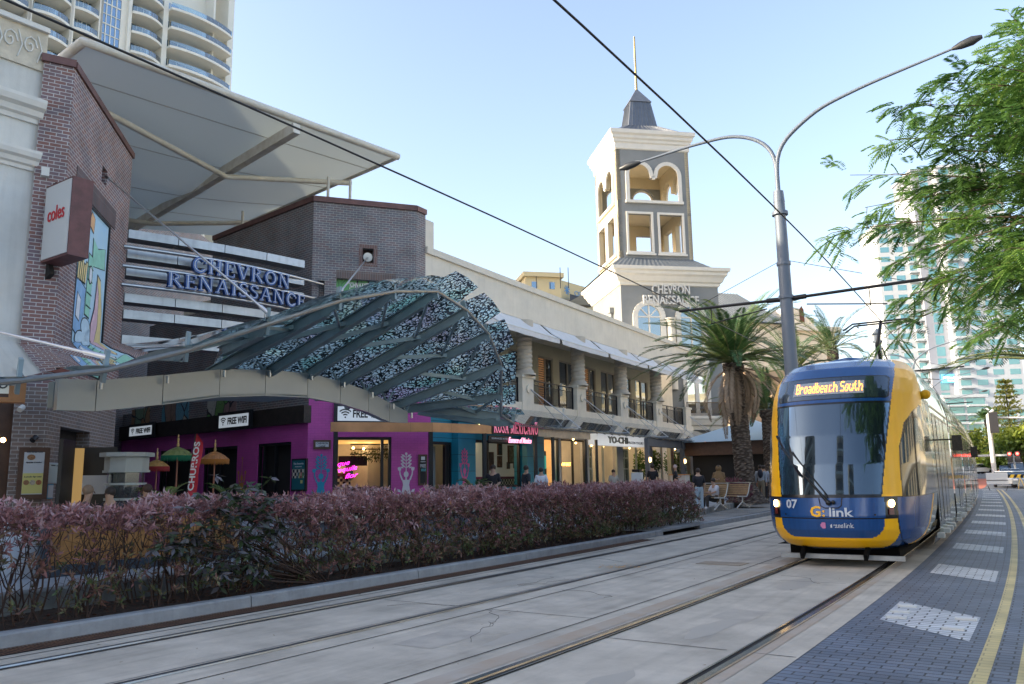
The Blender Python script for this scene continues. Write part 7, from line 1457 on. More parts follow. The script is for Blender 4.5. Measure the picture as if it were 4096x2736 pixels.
# ================================================================ street-level things along the cafes
M_wood = brickmat('oiled_timber', (.66, .32, .13), (.56, .27, .11), (.2, .09, .04), w=3.2, h=.5, ms=.006, rough=.45, wear=.35, bump=.2)
M_pale = mat('pale_timber', (.60, .46, .32), .5, var=.25, vs=2, streak=.2)
pts = [pz(x, y, 3.5) for x, y in ((1323, 1688), (1731, 1690), (1966, 1700), (2150, 1712), (2361, 1729))]
PG = thing('timber_pergola', 'orange timber beam on slim black posts running in front of the magenta and teal restaurant', 'pergola', (pts[0]+pts[2])/2*np.array([1, 1, 0])+(0, 0, .35))
for i in range(4):
    a, c = pts[i], pts[i+1]; d = (c-a)/np.linalg.norm(c-a); b = MB(); w = np.array([-d[1], d[0], 0]); b.box(a-(0, 0, .32)+d*.004, c-a-d*.008, w*.14, (0, 0, .32)); b.build('beam', M_wood if i < 3 else M_pale, PG)
for x, w_ in ((1343, .13), (1722, .13), (1935, .13), (2139, .12), (2205, .10), (2338, .09), (2386, .10)):
    xs = [projx(p) for p in pts]; k_ = max(0, min(3, int(np.searchsorted(xs, x))-1)); f = (x-xs[k_])/(xs[k_+1]-xs[k_]); p = pts[k_]+(pts[k_+1]-pts[k_])*f; p = p+unit(p*np.array([1, 1, 0]))*.08; b = MB(); b.cbox((p[0], p[1], .35), w_, w_, 2.84, 68); b.build('post', M_blk, PG)
b = MB(); a, c = pts[2], pts[3]; d = (c-a)/np.linalg.norm(c-a); out = np.array([d[1], -d[0], 0]); M_pneon = mat('pink_sign', (.95, .40, .50), .5, emit=.10, ecol=(1, .18, .32))
serif(b, 'ROSA MEXICANO', a+d*.06+out*.05-(0, 0, .27), d, (0, 0, 1), .42, .02, width=float(np.linalg.norm(c-a))-.1, thin=.85)
L_ = float(np.linalg.norm(c-a)); bb = MB(); bb.box(a+out*.005-(0, 0, .33), d*L_, out*.03, (0, 0, .50)); tag(bb.build('sign_backing', M_blk), 'black backing board behind the pink restaurant letters', 'board')
for f in (.175, .94): b.prism([a+d*L_*f+out*.06+(0, 0, .17), a+d*(L_*f+.035)+out*.06+(0, 0, .17), a+d*(L_*f+.035)+out*.06+(0, 0, .21), a+d*L_*f+out*.06+(0, 0, .21)], out*.04); b.prism([a+d*(L_*f-.08)+out*.06+(0, 0, .17), a+d*(L_*f-.045)+out*.06+(0, 0, .17), a+d*(L_*f-.045)+out*.06+(0, 0, .21), a+d*(L_*f-.08)+out*.06+(0, 0, .21)], out*.04)
tag(b.build('restaurant_sign', M_pneon), 'glowing pink serif letters reading ROSA MEXICANO on the timber beam', 'sign')
b = MB(); text(b, 'Essence of Mexico', a+(c-a)*.58+out*.04-(0, 0, .62), d, (0, 0, 1), .30, .012, shear=.35, fit=L_*.50, bold=.004); tag(b.build('neon_sign', mat('pink_neon_pale', (.9, .45, .55), .5, emit=.5, ecol=(1, .35, .5))), 'small pale pink script sign hanging below the pink restaurant letters', 'neon sign')
b = MB(); p = a+(c-a)*.28-(0, 0, .6); b.box(p-d*.9-out*.1, d*1.35, out*.06, (0, 0, .22)); tag(b.build('menu_screen', M_blk), 'black hanging board with a strip of white lettering under the timber beam', 'board')
b = MB(); text(b, 'FREE WIFI AVAILABLE  WE TAKE TABS', p-d*.22-out*.02+(0, 0, .09), d, (0, 0, 1), .09, .003, fit=1.1); tag(b.build('menu_lettering', mat('letter_grey', (.6, .6, .6), .5)), 'small white capitals on the black hanging board', 'lettering')
# free wifi signs
M_ws = mat('sign_pale', (.42, .47, .50), .4, emit=.1, ecol=(.8, .9, 1))
def wifi(pn, u0, u1, z0, z1, label, w=.3, out=.1):
    t = thing('wifi_sign', label, 'sign', pn.P((u0+u1)/2, w, z0), 'free wifi signs around the lane corner'); s_ = 1 if np.dot(np.cross(pn.d, (0, 0, 1.)), pn.w) > 0 else -1; a, e = (u0, u1); b = MB(); pn.box(b, u0-.12, u1+.12, w-.02, w+out, z0-.12, z1+.12); b.build('case', M_blk, t)
    b = MB(); pn.box(b, u0, u1, w+out+.002, w+out+.01, z0, z1); b.build('panel', M_ws, t); L_ = abs(u1-u0); H_ = z1-z0; dd = pn.d*(1 if s_ > 0 else -1); o = pn.P(u0 if s_ > 0 else u1, w+out+.014, z0)
    b = MB(); text(b, 'FREE WIFI', o+dd*L_*.63+np.array([0, 0, H_*.25]), dd, (0, 0, 1), H_*.75, .004, fit=L_*.64, bold=.012)
    c = o+dd*L_*.155+np.array([0, 0, H_*.25])
    for r in (.18, .34, .5):
        P = [c+dd*r*H_*1.1*math.cos(R(q))+np.array([0, 0, r*H_*1.1*math.sin(R(q))]) for q in range(45, 136, 15)]
        for i in range(6): b.bar(P[i], P[i+1], .008, H_*.09, (0, 0, 1))
    b.ball(c, H_*.06); b.build('lettering', M_blk, t)
uu = sorted((BL.px(530*1., 1750, .3)[0], BL.px(612, 1750, .3)[0])); a0 = sorted((BL.px(529, 1700, .3)[0], BL.px(617, 1700, .3)[0])); wifi(BL, a0[0], a0[1], 3.66, 4.05, 'small FREE WIFI sign at the far dark end of the lane fascia')
a0 = sorted((BL.px(886, 1690, .3)[0], BL.px(1003, 1690, .3)[0])); wifi(BL, a0[0], a0[1], 3.62, 4.08, 'bright FREE WIFI sign on the lane fascia above the orange parasol')
a0 = (BF.px(1350, 1660, .1)[0], BF.px(1545, 1660, .1)[0]); wifi(BF, a0[0], a0[1], 3.62, 4.12, 'large FREE WIFI sign half covered by the curved grey fascia over the timber beam', w=.02)
# street name plate
def plate(name, label, cat, pn, x0, x1, y0, y1, w, mf, mp, lines, th=.05, edge=.05):
    ua, z1 = pn.px(x0, y0, w); ub, z0 = pn.px(x1, y1, w); lo_, hi_ = min(ua, ub), max(ua, ub); t = thing(name, label, cat, pn.P((lo_+hi_)/2, w, z0)); b = MB(); pn.box(b, lo_, hi_, w-.03, w+th, z0, z1); b.build('frame', mf, t); b = MB(); pn.box(b, lo_+edge, hi_-edge, w+th+.002, w+th+.008, z0+edge, z1-edge); b.build('panel', mp, t)
    s_ = np.dot(np.cross(pn.d, (0, 0, 1.)), pn.w) > 0; dd = pn.d if s_ else -pn.d; W_ = hi_-lo_; H_ = z1-z0
    for i, (txt, fx_, fz_, sz, fw_, mt) in enumerate(lines):
        b = MB(); text(b, txt, pn.P((lo_+hi_)/2, w+th+.012, z0+H_*fz_)+dd*W_*fx_, dd, (0, 0, 1), H_*sz, .003, fit=W_*fw_, bold=.002); b.build('lettering', mt, t)
    return t, pn, lo_, hi_, z0, z1, dd
M_brn = mat('brown_frame', (.10, .05, .03), .5, var=.3, vs=4); M_ink = mat('ink', (.04, .05, .06), .6); M_paper = mat('paper', (.55, .58, .60), .6); M_yel2 = mat('yellow_paper', (.62, .58, .20), .6); M_tp = mat('teal_poster', (.01, .13, .16), .5)
plate('street_name_plate', 'framed plate reading CHEVRON LANE on the magenta wall left of the timber beam', 'sign', BF, 1254, 1322, 1760, 1796, .02, M_brn, M_paper, [('CHEVRON', 0, .52, .30, .66, M_ink), ('LANE', 0, .2, .30, .38, M_ink)], edge=.07)
t, pn, lo_, hi_, z0, z1, dd = plate('menu_board', 'tall brown framed menu board, white above and yellow below, on the brick at the left', 'menu board', LF, 78, 186, 1790, 1995, .06, M_brn, M_paper, [('Soul Street Food', 0, .90, .05, .5, M_ink), ('Special Combo', 0, .70, .03, .5, M_ink), ('Lunch Special', 0, .42, .035, .55, M_ink)], edge=.1)
b = MB(); LF.box(b, lo_+.102, hi_-.102, .12, .124, z0+.12, z0+(z1-z0)*.50); b.build('yellow_half', M_yel2, t)
for q in range(3): b = MB(); c = LF.P(lo_+(hi_-lo_)*(.3+.2*q), .128, z0+(z1-z0)*.32); b.prism([c+LF.d*.055*math.cos(R(a_))+np.array([0, 0, .055*math.sin(R(a_))]) for a_ in range(0, 360, 30)], LF.w*.003); b.build('dish_picture', mat('dish_%d' % q, [(.35, .18, .08), (.5, .45, .35), (.4, .15, .06)][q], .6, var=.5, vs=30), t)
b = MB(); c = LF.P(lo_+(hi_-lo_)*.4, .126, z0+(z1-z0)*.81); b.prism([c+LF.d*.08*math.cos(R(a_))+np.array([0, 0, .06*math.sin(R(a_))]) for a_ in range(0, 360, 30)], LF.w*.003); b.build('dish_picture', MATS['dish_0'], t)
t, *_ = plate('posted_menu', 'white paper menu taped to the brick right of the framed menu board', 'menu', LS, 194, 240, 1850, 1934, .01, M_paper, mat('paper2', (.50, .56, .52), .6), [('MENU', -.2, .85, .07, .3, M_ink), ('Lunch', .2, .85, .05, .3, M_ink)], th=.012, edge=.02)
plate('posted_menu', 'narrow blue-edged notice below the taped paper menu', 'notice', LS, 190, 208, 1937, 1994, .01, mat('blue_edge', (.05, .35, .55), .5), M_paper, [], th=.01, edge=.02)
t, pn, lo_, hi_, z0, z1, dd = plate('drinks_poster', 'dark framed teal poster with bottles on the magenta wall at the lane corner', 'poster', BL, 1172, 1226, 1836, 1965, .02, M_blk, M_tp, [('The Senorita', 0, .82, .08, .7, M_paper), ('AVAILABLE', 0, .74, .04, .5, M_paper)], edge=.06)
b = MB(); BL.box(b, lo_+.07, hi_-.07, .08, .084, z0+(z1-z0)*.4, z0+(z1-z0)*.68); b.build('checker_picture', M_chk, t)
for q in range(4): b = MB(); BL.box(b, lo_+.12+.09*q, lo_+.17+.09*q, .088, .094, z0+(z1-z0)*.40, z0+(z1-z0)*(.55+.03*(q % 2))); b.build('bottle_picture', mat('bp_%d' % q, [(.1, .3, .1), (.5, .1, .1), (.5, .4, .1), (.1, .25, .3)][q], .5), t)
b = MB(); BL.box(b, lo_+.15, lo_+.27, .086, .09, z0+(z1-z0)*.24, z0+(z1-z0)*.34); b.build('yellow_patch', M_yel2, t)
t, pn, lo_, hi_, z0, z1, dd = plate('wifi_poster', 'narrow dark framed FREE WI-FI poster at the right end of the magenta wall', 'poster', BF, 1673, 1708, 1818, 1941, .02, M_brn, M_blk, [('FREE', 0, .58, .15, .62, M_paper), ('WI-FI', .05, .45, .13, .55, mat('cyan_ink', (.1, .5, .55), .5)), ('CHEVRON', 0, .75, .04, .55, M_paper)], edge=.06)
b = MB(); BF.box(b, (lo_+hi_)/2-.07, (lo_+hi_)/2+.07, .08, .084, z0+(z1-z0)*.82, z0+(z1-z0)*.93); b.build('white_patch', M_paper, t)
# painted figures on the walls (flat paint)
def figure(pn, x, ytop, ybot, m, label, w=.02, leafy=True):
    u0, z1 = pn.px(x, ytop, w); z0 = pn.px(x, ybot, w)[1]; H_ = z1-z0; k_ = H_; b = MB(); sg = 1 if np.dot(np.cross(pn.d, (0, 0, 1.)), pn.w) > 0 else -1
    def pg(ps, dz=0.): b.prism([pn.P(u0+px_*k_*sg, w, z0+pz2*k_) for px_, pz2 in ps], pn.w*.003)
    def ell(cx, cz, rx, rz): pg([(cx+rx*math.cos(R(a_)), cz+rz*math.sin(R(a_))) for a_ in range(0, 360, 20)])
    pg([(-.13, -.05), (.13, -.05), (.075, .22), (.10, .34), (-.10, .34), (-.075, .22)]); pg([(-.02, .33), (.02, .33), (.018, .42), (-.018, .42)]); ell(0, .475, .062, .075); pg([(-.012, .53), (.012, .53), (.008, .95), (-.008, .95)])
    for s2 in (-1, 1):
        pg([(s2*.07, .33), (s2*.115, .33), (s2*.165, .47), (s2*.135, .48)]); pg([(s2*.165, .46), (s2*.135, .48), (s2*.15, .58), (s2*.175, .58)]); pg([(s2*.13, .57), (s2*.2, .57), (s2*.215, .64), (s2*.165, .66), (s2*.125, .63)])
        if leafy:
            for q in range(4):
                z = .63+.085*q; pg([(0, z), (s2*.09, z+.035), (s2*.125, z+.085), (s2*.06, z+.07)])
                pg([(s2*.06, z-.005), (s2*.13, z+.0), (s2*.14, z+.035), (s2*.09, z+.03)])
        pg([(s2*.12, .03), (s2*.2, .05), (s2*.22, .12), (s2*.15, .10)])
    ell(0, .98, .03, .035); return tag(b.build('painted_figure', m), label, 'wall painting')
figure(BF, 1286, 1818, 1985, mat('paint_blue', (.01, .26, .42), .6), 'blue painted figure with plant on its head left of the bar window'); figure(BF, 1625, 1812, 1975, mat('paint_white', (.62, .60, .64), .6), 'white painted figure holding up its hands right of the bar window')
figure(BL, 970, 1830, 1985, mat('paint_orange', (.52, .22, .05), .6), 'orange painted figure on the magenta lane wall', leafy=False); figure(FP, 1858, 1795, 1965, mat('paint_pink', (.60, .09, .26), .6), 'pink painted figure on the teal pilaster', w=.29); figure(BL, 775, 1860, 1985, mat('paint_grey', (.28, .24, .30), .6), 'pale grey painted figure behind the red feather flag', leafy=False)
# neon writing and lights inside the bar
b = MB(); M_pn = emat('magenta_neon', (1., .03, .55), 1.3)
def neonpath(pn, w, pts_, r=.014): b.tube([pn.P(u, w, z) for u, z in pts_], r, 5)
for txt, x, y, wd in (('que', 1372, 1853, .42), ('tequila', 1383, 1876, .75), ('flor', 1403, 1902, .45)):
    u_, z_ = BF.px(x, y, -.5); vs, fs = textmesh(txt, .24, .004, shear=.35, bold=0); mx_ = max(v[0] for v in vs)-min(v[0] for v in vs)
    uz2 = np.cross(BF.d, (0, 0, 1.)); b.add([BF.P(u_, -.5, z_-.08)+BF.d*(v[0]*wd/mx_)+np.array([0, 0, v[1]+v[0]*wd/mx_*.15])+uz2*v[2] for v in vs], fs)
tag(b.build('pink_neon_writing', M_pn), 'bright pink handwritten neon words in the bar window', 'neon sign')
def lampballs(spots, name, label, m, group=None, r=.035):
    for i, p in enumerate(spots): b = MB(); b.ball(p, r, n=8, m=6); tag(b.build(name, m), label, 'light bulb', group)
M_bulb = emat('warm_bulb', (1., .55, .16), 7.)
lampballs([BF.P(BF.px(1413, 1792, -1)[0], -1., BF.px(1413, 1792, -1)[1]), BF.P(BF.px(1455, 1795, -1)[0], -1., BF.px(1455, 1795, -1)[1])], 'bar_bulb', 'warm bulb glowing on the dark shelf inside the bar window', M_bulb, 'bulbs inside the bar window', .045)
t = thing('bar_shelf', 'dark hanging shelf with trailing plants inside the bar window', 'shelf', BF.P(M0+1.2, -1.2, 2.2))
b = MB()
for z in (2.5, 2.68, 2.85): BF.box(b, M0+.5, M0+2.1, -1.4, -1.05, z, z+.03)
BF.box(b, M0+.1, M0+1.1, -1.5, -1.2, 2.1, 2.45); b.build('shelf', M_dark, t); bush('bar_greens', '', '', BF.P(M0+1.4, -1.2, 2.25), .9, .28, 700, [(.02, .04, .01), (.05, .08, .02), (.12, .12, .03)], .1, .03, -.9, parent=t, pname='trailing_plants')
# cafe fronts right of the teal restaurant
CF = thing('cafe_front', 'open cafe shop fronts with pale frames and warm interiors under the glass canopy', 'shop front', FP.P(44, -1, .35))
cops = [(32.5, 34.1, .36, 3.4), (34.3, 36.9, .36, 3.4), (37.3, 40.9, .36, 3.35), (41.6, 45.6, .36, 3.35), (46., 49.2, .36, 3.35), (49.6, 52.8, .36, 3.35)]
b = MB(); wall(b, FP, 32.2, 53.4, .35, 4.52, cops, .3); b.build('wall', mat('cafe_wall', (.42, .43, .42), .7, var=.08), CF)
M_in1 = mat('cafe_orange_wall', (.50, .26, .10), .6, var=.2, emit=.16, ecol=(1., .5, .15)); M_in2 = mat('cafe_teal_wall', (.05, .40, .35), .5, emit=.08, ecol=(.1, .8, .6)); M_in3 = mat('cafe_dark_wall', (.22, .17, .13), .8, var=.5, vs=2, emit=.06, ecol=(1, .6, .3))  # emission puts shop light into these interior walls
b = MB(); FP.box(b, 32.3, 37., -2.1, -2., .36, 4.3); b.build('orange_wall', M_in1, CF); b = MB(); FP.box(b, 32.4, 34.1, -.72, -.7, .5, 2.6); b.build('teal_panel', M_in2, CF); b = MB(); FP.box(b, 34.9, 36.3, -1.95, -1.9, .4, 2.9); b.build('dark_door', M_dark, CF)
b = MB(); FP.box(b, 37., 53., -3.1, -3., .36, 4.3); b.build('back_wall', M_in3, CF)
for a, e, *_q in cops: b = MB(); frame(b, FP, a, e, .36, 3.38, .08, -.02, .1, us=((a+e)/2,) if e-a > 2 else ()); b.build('door_frame', mat('pale_green_frame', (.42, .46, .40), .5) if a > 37 else M_blk, CF)
for k_, (a, e) in enumerate(((37.4, 38.6), (41.7, 43.4), (46.1, 47.6), (50.6, 52.6))):
    b = MB(); FP.box(b, a, e, -.5, -.46, .4, 3.1); w_ = b.build('glazed_door', clearglass('door_glass', (.7, .78, .75), .08, .12, (.2, .22, .2)), CF); g = MB(); frame(g, FP, a, e, .4, 3.1, .08, -.44, .08, us=((a*2+e)/3, (a+2*e)/3), zs=(1.2, 2., 2.6)); g.build('glazing_bars', MATS['pale_green_frame'], w_)
b = MB(); u_, z_ = FP.px(2268, 1856, -1.8); text(b, 'WHAT', FP.P(u_, -1.86, z_-.1), FP.d, (0, 0, 1), .26, .01, fit=1.1); tag(b.build('orange_neon', emat('orange_neon', (1, .4, .06), 3.)), 'orange neon letters inside the amber shop behind the black posts', 'neon sign')
b = MB(); u_, z_ = FP.px(2190, 1878, -.66); text(b, 'YO-CHI', FP.P(33.4, -.66, 1.75), FP.d, (0, 0, 1), .34, .01, fit=1.3, bold=.01); tag(b.build('window_lettering', M_ink), 'dark lettering across the teal and gold shop panel', 'lettering')
# white yogurt sign
q0, q1 = pz(2390, 1733, 3.55), pz(2580, 1748, 3.55); d = unit(q1-q0); out = np.array([d[1], -d[0], 0]); W_ = float(np.linalg.norm(q1-q0)); t = thing('yogurt_sign', 'long white box sign reading YO-CHI frozen yogurt', 'sign', q0-(0, 0, .5)); b = MB(); b.box(q0-(0, 0, .52), d*W_, -out*.5, (0, 0, .52)); b.build('case', mat('sign_box_white', (.85, .86, .86), .5, emit=.12), t)
b = MB(); text(b, 'YO-CHI', q0+d*W_*.40+out*.02-(0, 0, .40), d, (0, 0, 1), .42, .02, fit=W_*.40, bold=.012); b.build('letters', M_blk, t); b = MB(); text(b, 'FROZEN YOGURT', q0+d*W_*.78+out*.02-(0, 0, .40), d, (0, 0, 1), .17, .006, fit=W_*.34); b.build('small_letters', M_ink, t)
b = MB(); text(b, 'YO-CHI', q0+d*W_*.40+out*.045-(0, 0, .40), d, (0, 0, 1), .42, .004, fit=W_*.40, bold=-.012); b.build('letter_face', mat('chrome_face', (.7, .75, .7), .2, .6), t)
# grey pergola of the burger place
M_gp = mat('slate_steel', (.13, .15, .185), .5, .2, var=.1, vs=1); r0, r1 = pz(2590, 1750, 3.5), pz(2990, 1798, 3.5); d = unit(r1-r0); W_ = float(np.linalg.norm(r1-r0)); out = np.array([d[1], -d[0], 0])
t = thing('grey_pergola', 'slate grey steel pergola frame with wall lamps in front of the burger cafe', 'pergola', (r0+r1)/2*np.array([1, 1, 0])+(0, 0, .35)); b = MB(); b.box(r0-(0, 0, .42), d*W_, -out*.15, (0, 0, .42)); b.build('beam', M_gp, t)
def onbeam(x): fs_ = np.linspace(0, 1, 300); xs = [projx(r0+(r1-r0)*f) for f in fs_]; return r0+(r1-r0)*float(np.interp(x, xs, fs_))
for x in (2583, 2727, 2843): p = onbeam(x) if x > 2590 else r0-d*.15; b = MB(); b.cbox((p[0], p[1], .35), .22, .2, 3.1, 31); b.build('post', M_gp, t); b = MB(); q_ = p+out*.13-(0, 0, 1.12); b.tube([q_-(0, 0, .12), q_, q_+(0, 0, .12)], [.05, .085, .05], 8); b.build('wall_lamp', emat('lamp_glow', (1, .62, .25), 2.2), t)
b = MB()
for k_ in range(14): p = r0+d*(W_*.02+W_*.55*k_/14); b.bar(p-(0, 0, .02), p+nrm(31)*2.2+(0, 0, .1), .06, .14)
b.build('rafters', mat('rafter_blue', (.06, .09, .13), .5), t)
for x in (2655, 2790, 2895): p = onbeam(x); b = MB(); b.cbox((p[0]-.1, p[1]+.2, .35), .06, .06, 3.0, 31); b.build('slim_post', M_wfr, t)
b = MB(); p = onbeam(2822); u2d = textmesh("Betty's", .62, .03, shear=.3, bold=.012); 
text(b, "Betty's", onbeam(2815)+out*.1+(0, 0, .02), d, (0, 0, 1), .55, .03, shear=.3, fit=1.5, bold=.01); text(b, "Burgers", onbeam(2834)+out*.1-(0, 0, .38), d, (0, 0, 1), .5, .03, shear=.3, fit=1.7, bold=.01)
tag(b.build('burger_sign', mat('orange_script', (.85, .28, .04), .5, emit=1.6, ecol=(1, .32, .05))), 'glowing orange script sign standing on the grey pergola beam', 'neon sign')
bulbs = [pz(x, y, 3.3) for x, y in ((2293, 1757), (2303, 1772), (2366, 1782), (2373, 1762), (2383, 1770), (2412, 1787), (2518, 1793), (2745, 1800), (2700, 1797))]; lampballs(bulbs, 'festoon_bulb', 'warm glowing festoon bulb under the canopy edge between the timber beam and the grey pergola', M_bulb, 'festoon bulbs under the glass canopy', .045)
for i, (x, y, rx, rz, w_) in enumerate(((2560, 1860, .35, .9, -.5), (2620, 1850, .4, .7, -.3), (2685, 1850, .45, .9, -.3), (2770, 1850, .6, .95, -.3), (2810, 1870, .5, .9, -.2), (2880, 1870, .6, .9, .2), (2760, 1930, .5, .5, 1.))):
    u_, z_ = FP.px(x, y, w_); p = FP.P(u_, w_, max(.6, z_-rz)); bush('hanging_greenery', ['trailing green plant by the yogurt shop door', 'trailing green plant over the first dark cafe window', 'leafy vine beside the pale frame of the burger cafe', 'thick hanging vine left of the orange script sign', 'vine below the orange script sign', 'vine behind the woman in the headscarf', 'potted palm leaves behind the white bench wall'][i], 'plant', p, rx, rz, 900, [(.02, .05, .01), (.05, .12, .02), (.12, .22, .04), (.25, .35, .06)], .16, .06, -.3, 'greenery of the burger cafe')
# black umbrella-like fan, white bench wall, lectern
t = thing('white_planter_seat', 'white boarded planter seat with timber top at the hedge end', 'planter', FP.P(43, 3, .35)); p = pz(2700, 2000, .36); b = MB(); b.cbox((p[0], p[1], .352), 2.4, .8, .55, 31); b.cbox(np.array([p[0], p[1], .352])+dirv(31)*.9, .7, .8, 1.25, 31); b.build('boards', mat('white_boards', (.55, .56, .55), .6), t); b = MB(); b.cbox((p[0], p[1], .91), 2.5, .9, .05, 31); b.cbox(np.array([p[0], p[1], 1.6])+dirv(31)*.9, .8, .9, .04, 31); b.build('timber_top', M_wood, t)
p = pz(2552, 2010, .36); p = pd(2552, 1985, 31.); t = thing('host_stand', 'small white host stand with printed notice behind the hedge end', 'stand', (p[0], p[1], .35)); b = MB(); b.cbox((p[0], p[1], .352), .36, .3, 1.35, 120); b.build('body', MATS['white_boards'], t); b = MB(); b.cbox((p[0], p[1], 1.72), .3, .25, .1, 120); b.build('box', M_blk, t)
# kiosk
kc = pd(505, 1900, 18.5); kc = np.array([kc[0], kc[1], .35]); t = thing('white_kiosk', 'white eight-sided kiosk with small-paned windows and overhanging roof in the lane', 'kiosk', kc); M_kw = mat('kiosk_white', (.50, .53, .50), .5, var=.06)
def octa(r, z, c=kc): return [c+np.array([r*math.cos(R(a_+22.5)), r*math.sin(R(a_+22.5)), z]) for a_ in range(0, 360, 45)]
b = MB(); b.prism(octa(.43, 0), (0, 0, .55)); b.build('base', M_kw, t); b = MB(); b.prism(octa(.46, 1.52), (0, 0, .30)); b.prism(octa(.49, 1.47), (0, 0, .05)); b.build('fascia', M_kw, t); b = MB(); b.prism(octa(.57, 1.82), (0, 0, .09)); b.build('roof', M_kw, t)
O0, O1 = octa(.42, .55), octa(.42, 1.5); b = MB()
for i in range(8):
    b.bar(O0[i], O1[i], .06, .06); j = (i+1) % 8
    for f in (.0, .35, .7, 1.): p_, q_ = O0[i]+(O1[i]-O0[i])*f, O0[j]+(O1[j]-O0[j])*f; b.bar(p_, q_, .03, .05)
    m_, n_ = (O0[i]+O0[j])/2, (O1[i]+O1[j])/2; b.bar(m_, n_, .025, .025)
b.build('window_bars', M_kw, t); b = MB(); b.prism(octa(.39, .55), (0, 0, .93)); b.build('glazing', clearglass('kiosk_glass', (.6, .66, .68), .12, .3, (.12, .14, .15)), t)
# parasols
def parasol(x, y, D_, r, label, ca, cf, m2=None):
    p = pd(x, y, D_); t = thing('fringed_parasol', label, 'parasol', (p[0], p[1], .35), 'fringed parasols in the lane'); z = p[2]; b = MB(); b.tube([(p[0], p[1], .35), (p[0], p[1], z)], .02, 7); b.build('pole', mat('pink_pole', (.40, .16, .10), .5), t); b = MB(); b.lathe([(.0, .3), (.018, .28), (.012, .22), (.03, .18), (.02, .1), (.035, .05), (.03, 0)], (p[0], p[1], z), 10); b.build('finial', mat('gold_finial', (.5, .32, .12), .4), t)
    b = MB(); rows = []; n = 16
    for rr, zz in ((.03, 0), (.35, -.06), (.7, -.16), (1., -.30)): rows.append([(p[0]+r*rr*(1 if j % 2 else .96)*math.cos(j*math.pi/n), p[1]+r*rr*(1 if j % 2 else .96)*math.sin(j*math.pi/n), z+zz*r*1.9) for j in range(2*n+1)])
    b.grid(rows, False); b.build('canopy', mat('silk_'+ca[0], ca[1], .35, .25, var=.4, vs=9), t); b = MB()
    for j in range(110): a_ = j/110*6.283; q = np.array([p[0]+r*math.cos(a_), p[1]+r*math.sin(a_), z-.30*r*1.9]); tn = np.array([-math.sin(a_), math.cos(a_), 0])*.012; L_ = .11+.03*random.random(); b.quad(q-tn, q+tn, q+tn*.4-(0, 0, L_), q-tn*.4-(0, 0, L_))
    for j in range(32): a_, b2 = j/32*6.283, (j+1)/32*6.283; P_ = [np.array([p[0]+r*math.cos(k2), p[1]+r*math.sin(k2), z-.30*r*1.9]) for k2 in (a_, b2)]; b.quad(P_[0], P_[1], P_[1]-(0, 0, .035), P_[0]-(0, 0, .035))
    b.build('fringe', mat('fringe_'+cf[0], cf[1], .8), t)
parasol(712, 1787, 19.5, .37, 'green and gold parasol with green fringe beside the red feather flag', ('green', (.22, .26, .06)), ('green', (.01, .16, .08))); parasol(860, 1805, 20.5, .35, 'orange silk parasol with orange fringe right of the red feather flag', ('orange', (.50, .20, .05)), ('orange', (.45, .17, .03))); parasol(628, 1838, 21.5, .32, 'smaller gold parasol with red fringe left of the green one', ('gold', (.42, .22, .05)), ('red', (.30, .02, .02)))
p0_ = pd(745, 1990, 16.); t = thing('feather_flag', 'tall red feather flag with white lettering in front of the parasols', 'flag', (p0_[0], p0_[1], .35)); top_ = pd(783, 1735, 16.); d = unit(np.array([math.cos(.15), math.sin(.15), 0])); b = MB(); b.tube([(p0_[0], p0_[1], .35), p0_, (p0_+top_)/2-d*.0, top_], .012, 6); b.build('pole', M_blk, t)
b = MB(); rows = []
for i in range(15): f = i/14; c = p0_+(top_-p0_)*f; wd = .17*(1-max(0, f-.85)*5.) ; rows.append([c+d*.0+(0, .02*math.sin(f*9), 0), c+d*wd*.5+(0, .05*math.sin(f*7+1), 0), c+d*wd+(0, .03*math.sin(f*11), 0)])
b.grid(rows); b.build('cloth', mat('flag_red', (.52, .02, .04), .6), t); b = MB(); uyv = unit(top_-p0_); text(b, 'CHURROS', p0_+(top_-p0_)*.10+d*.12-np.array([0, .04, 0]), uyv, -d, .15, .002, align='LEFT', fit=.95, bold=.004); b.build('lettering', mat('flag_white', (.65, .65, .65), .6), t)
# door leaves, notices and cameras at the left shop
t = thing('black_door', 'open black door with brass-edged glass at the left brick shop entrance', 'door', LS.P(1., .6, .35)); b = MB(); a_ = pd(262, 1900, 17.2); b.cbox((a_[0], a_[1], .352), .9, .07, 2.15, -14); b.build('side_leaf', M_blk, t); b = MB(); a2 = pd(372, 1900, 18.6); b.cbox((a2[0], a2[1], .352), .95, .06, 2.05, 70); b.build('leaf', M_blk, t); b = MB(); c = a2-nrm(70)*.04; b.cbox((c[0], c[1], 1.35), .6, .01, .42, 70); b.build('notice', M_paper, t)
b = MB(); a_ = pd(300, 1900, 18.); b.cbox((a_[0], a_[1], .36), .3, .04, 2., 65); tag(b.build('lit_doorway', mat('brass_glow', (.40, .24, .08), .4, .3, emit=.07, ecol=(1, .6, .2))), 'amber lit strip of doorway behind the open black door', 'doorway')
for i, (x, y, w_) in enumerate(((92, 1627, .3), (143, 1748, .15))):
    p = pl(x, y, LF.P(0, w_, 0), LF.w); b = MB(); b.tube([p-LF.w*w_, p], .03, 6); b.tube([p, p+LF.w*.1-LF.d*.06-(0, 0, .08)], .06, 8); tag(b.build('security_camera', M_trim if i == 0 else M_blk), ['white twin security camera under the left shop sign', 'small black dome camera on the brick above the menu board'][i], 'security camera')
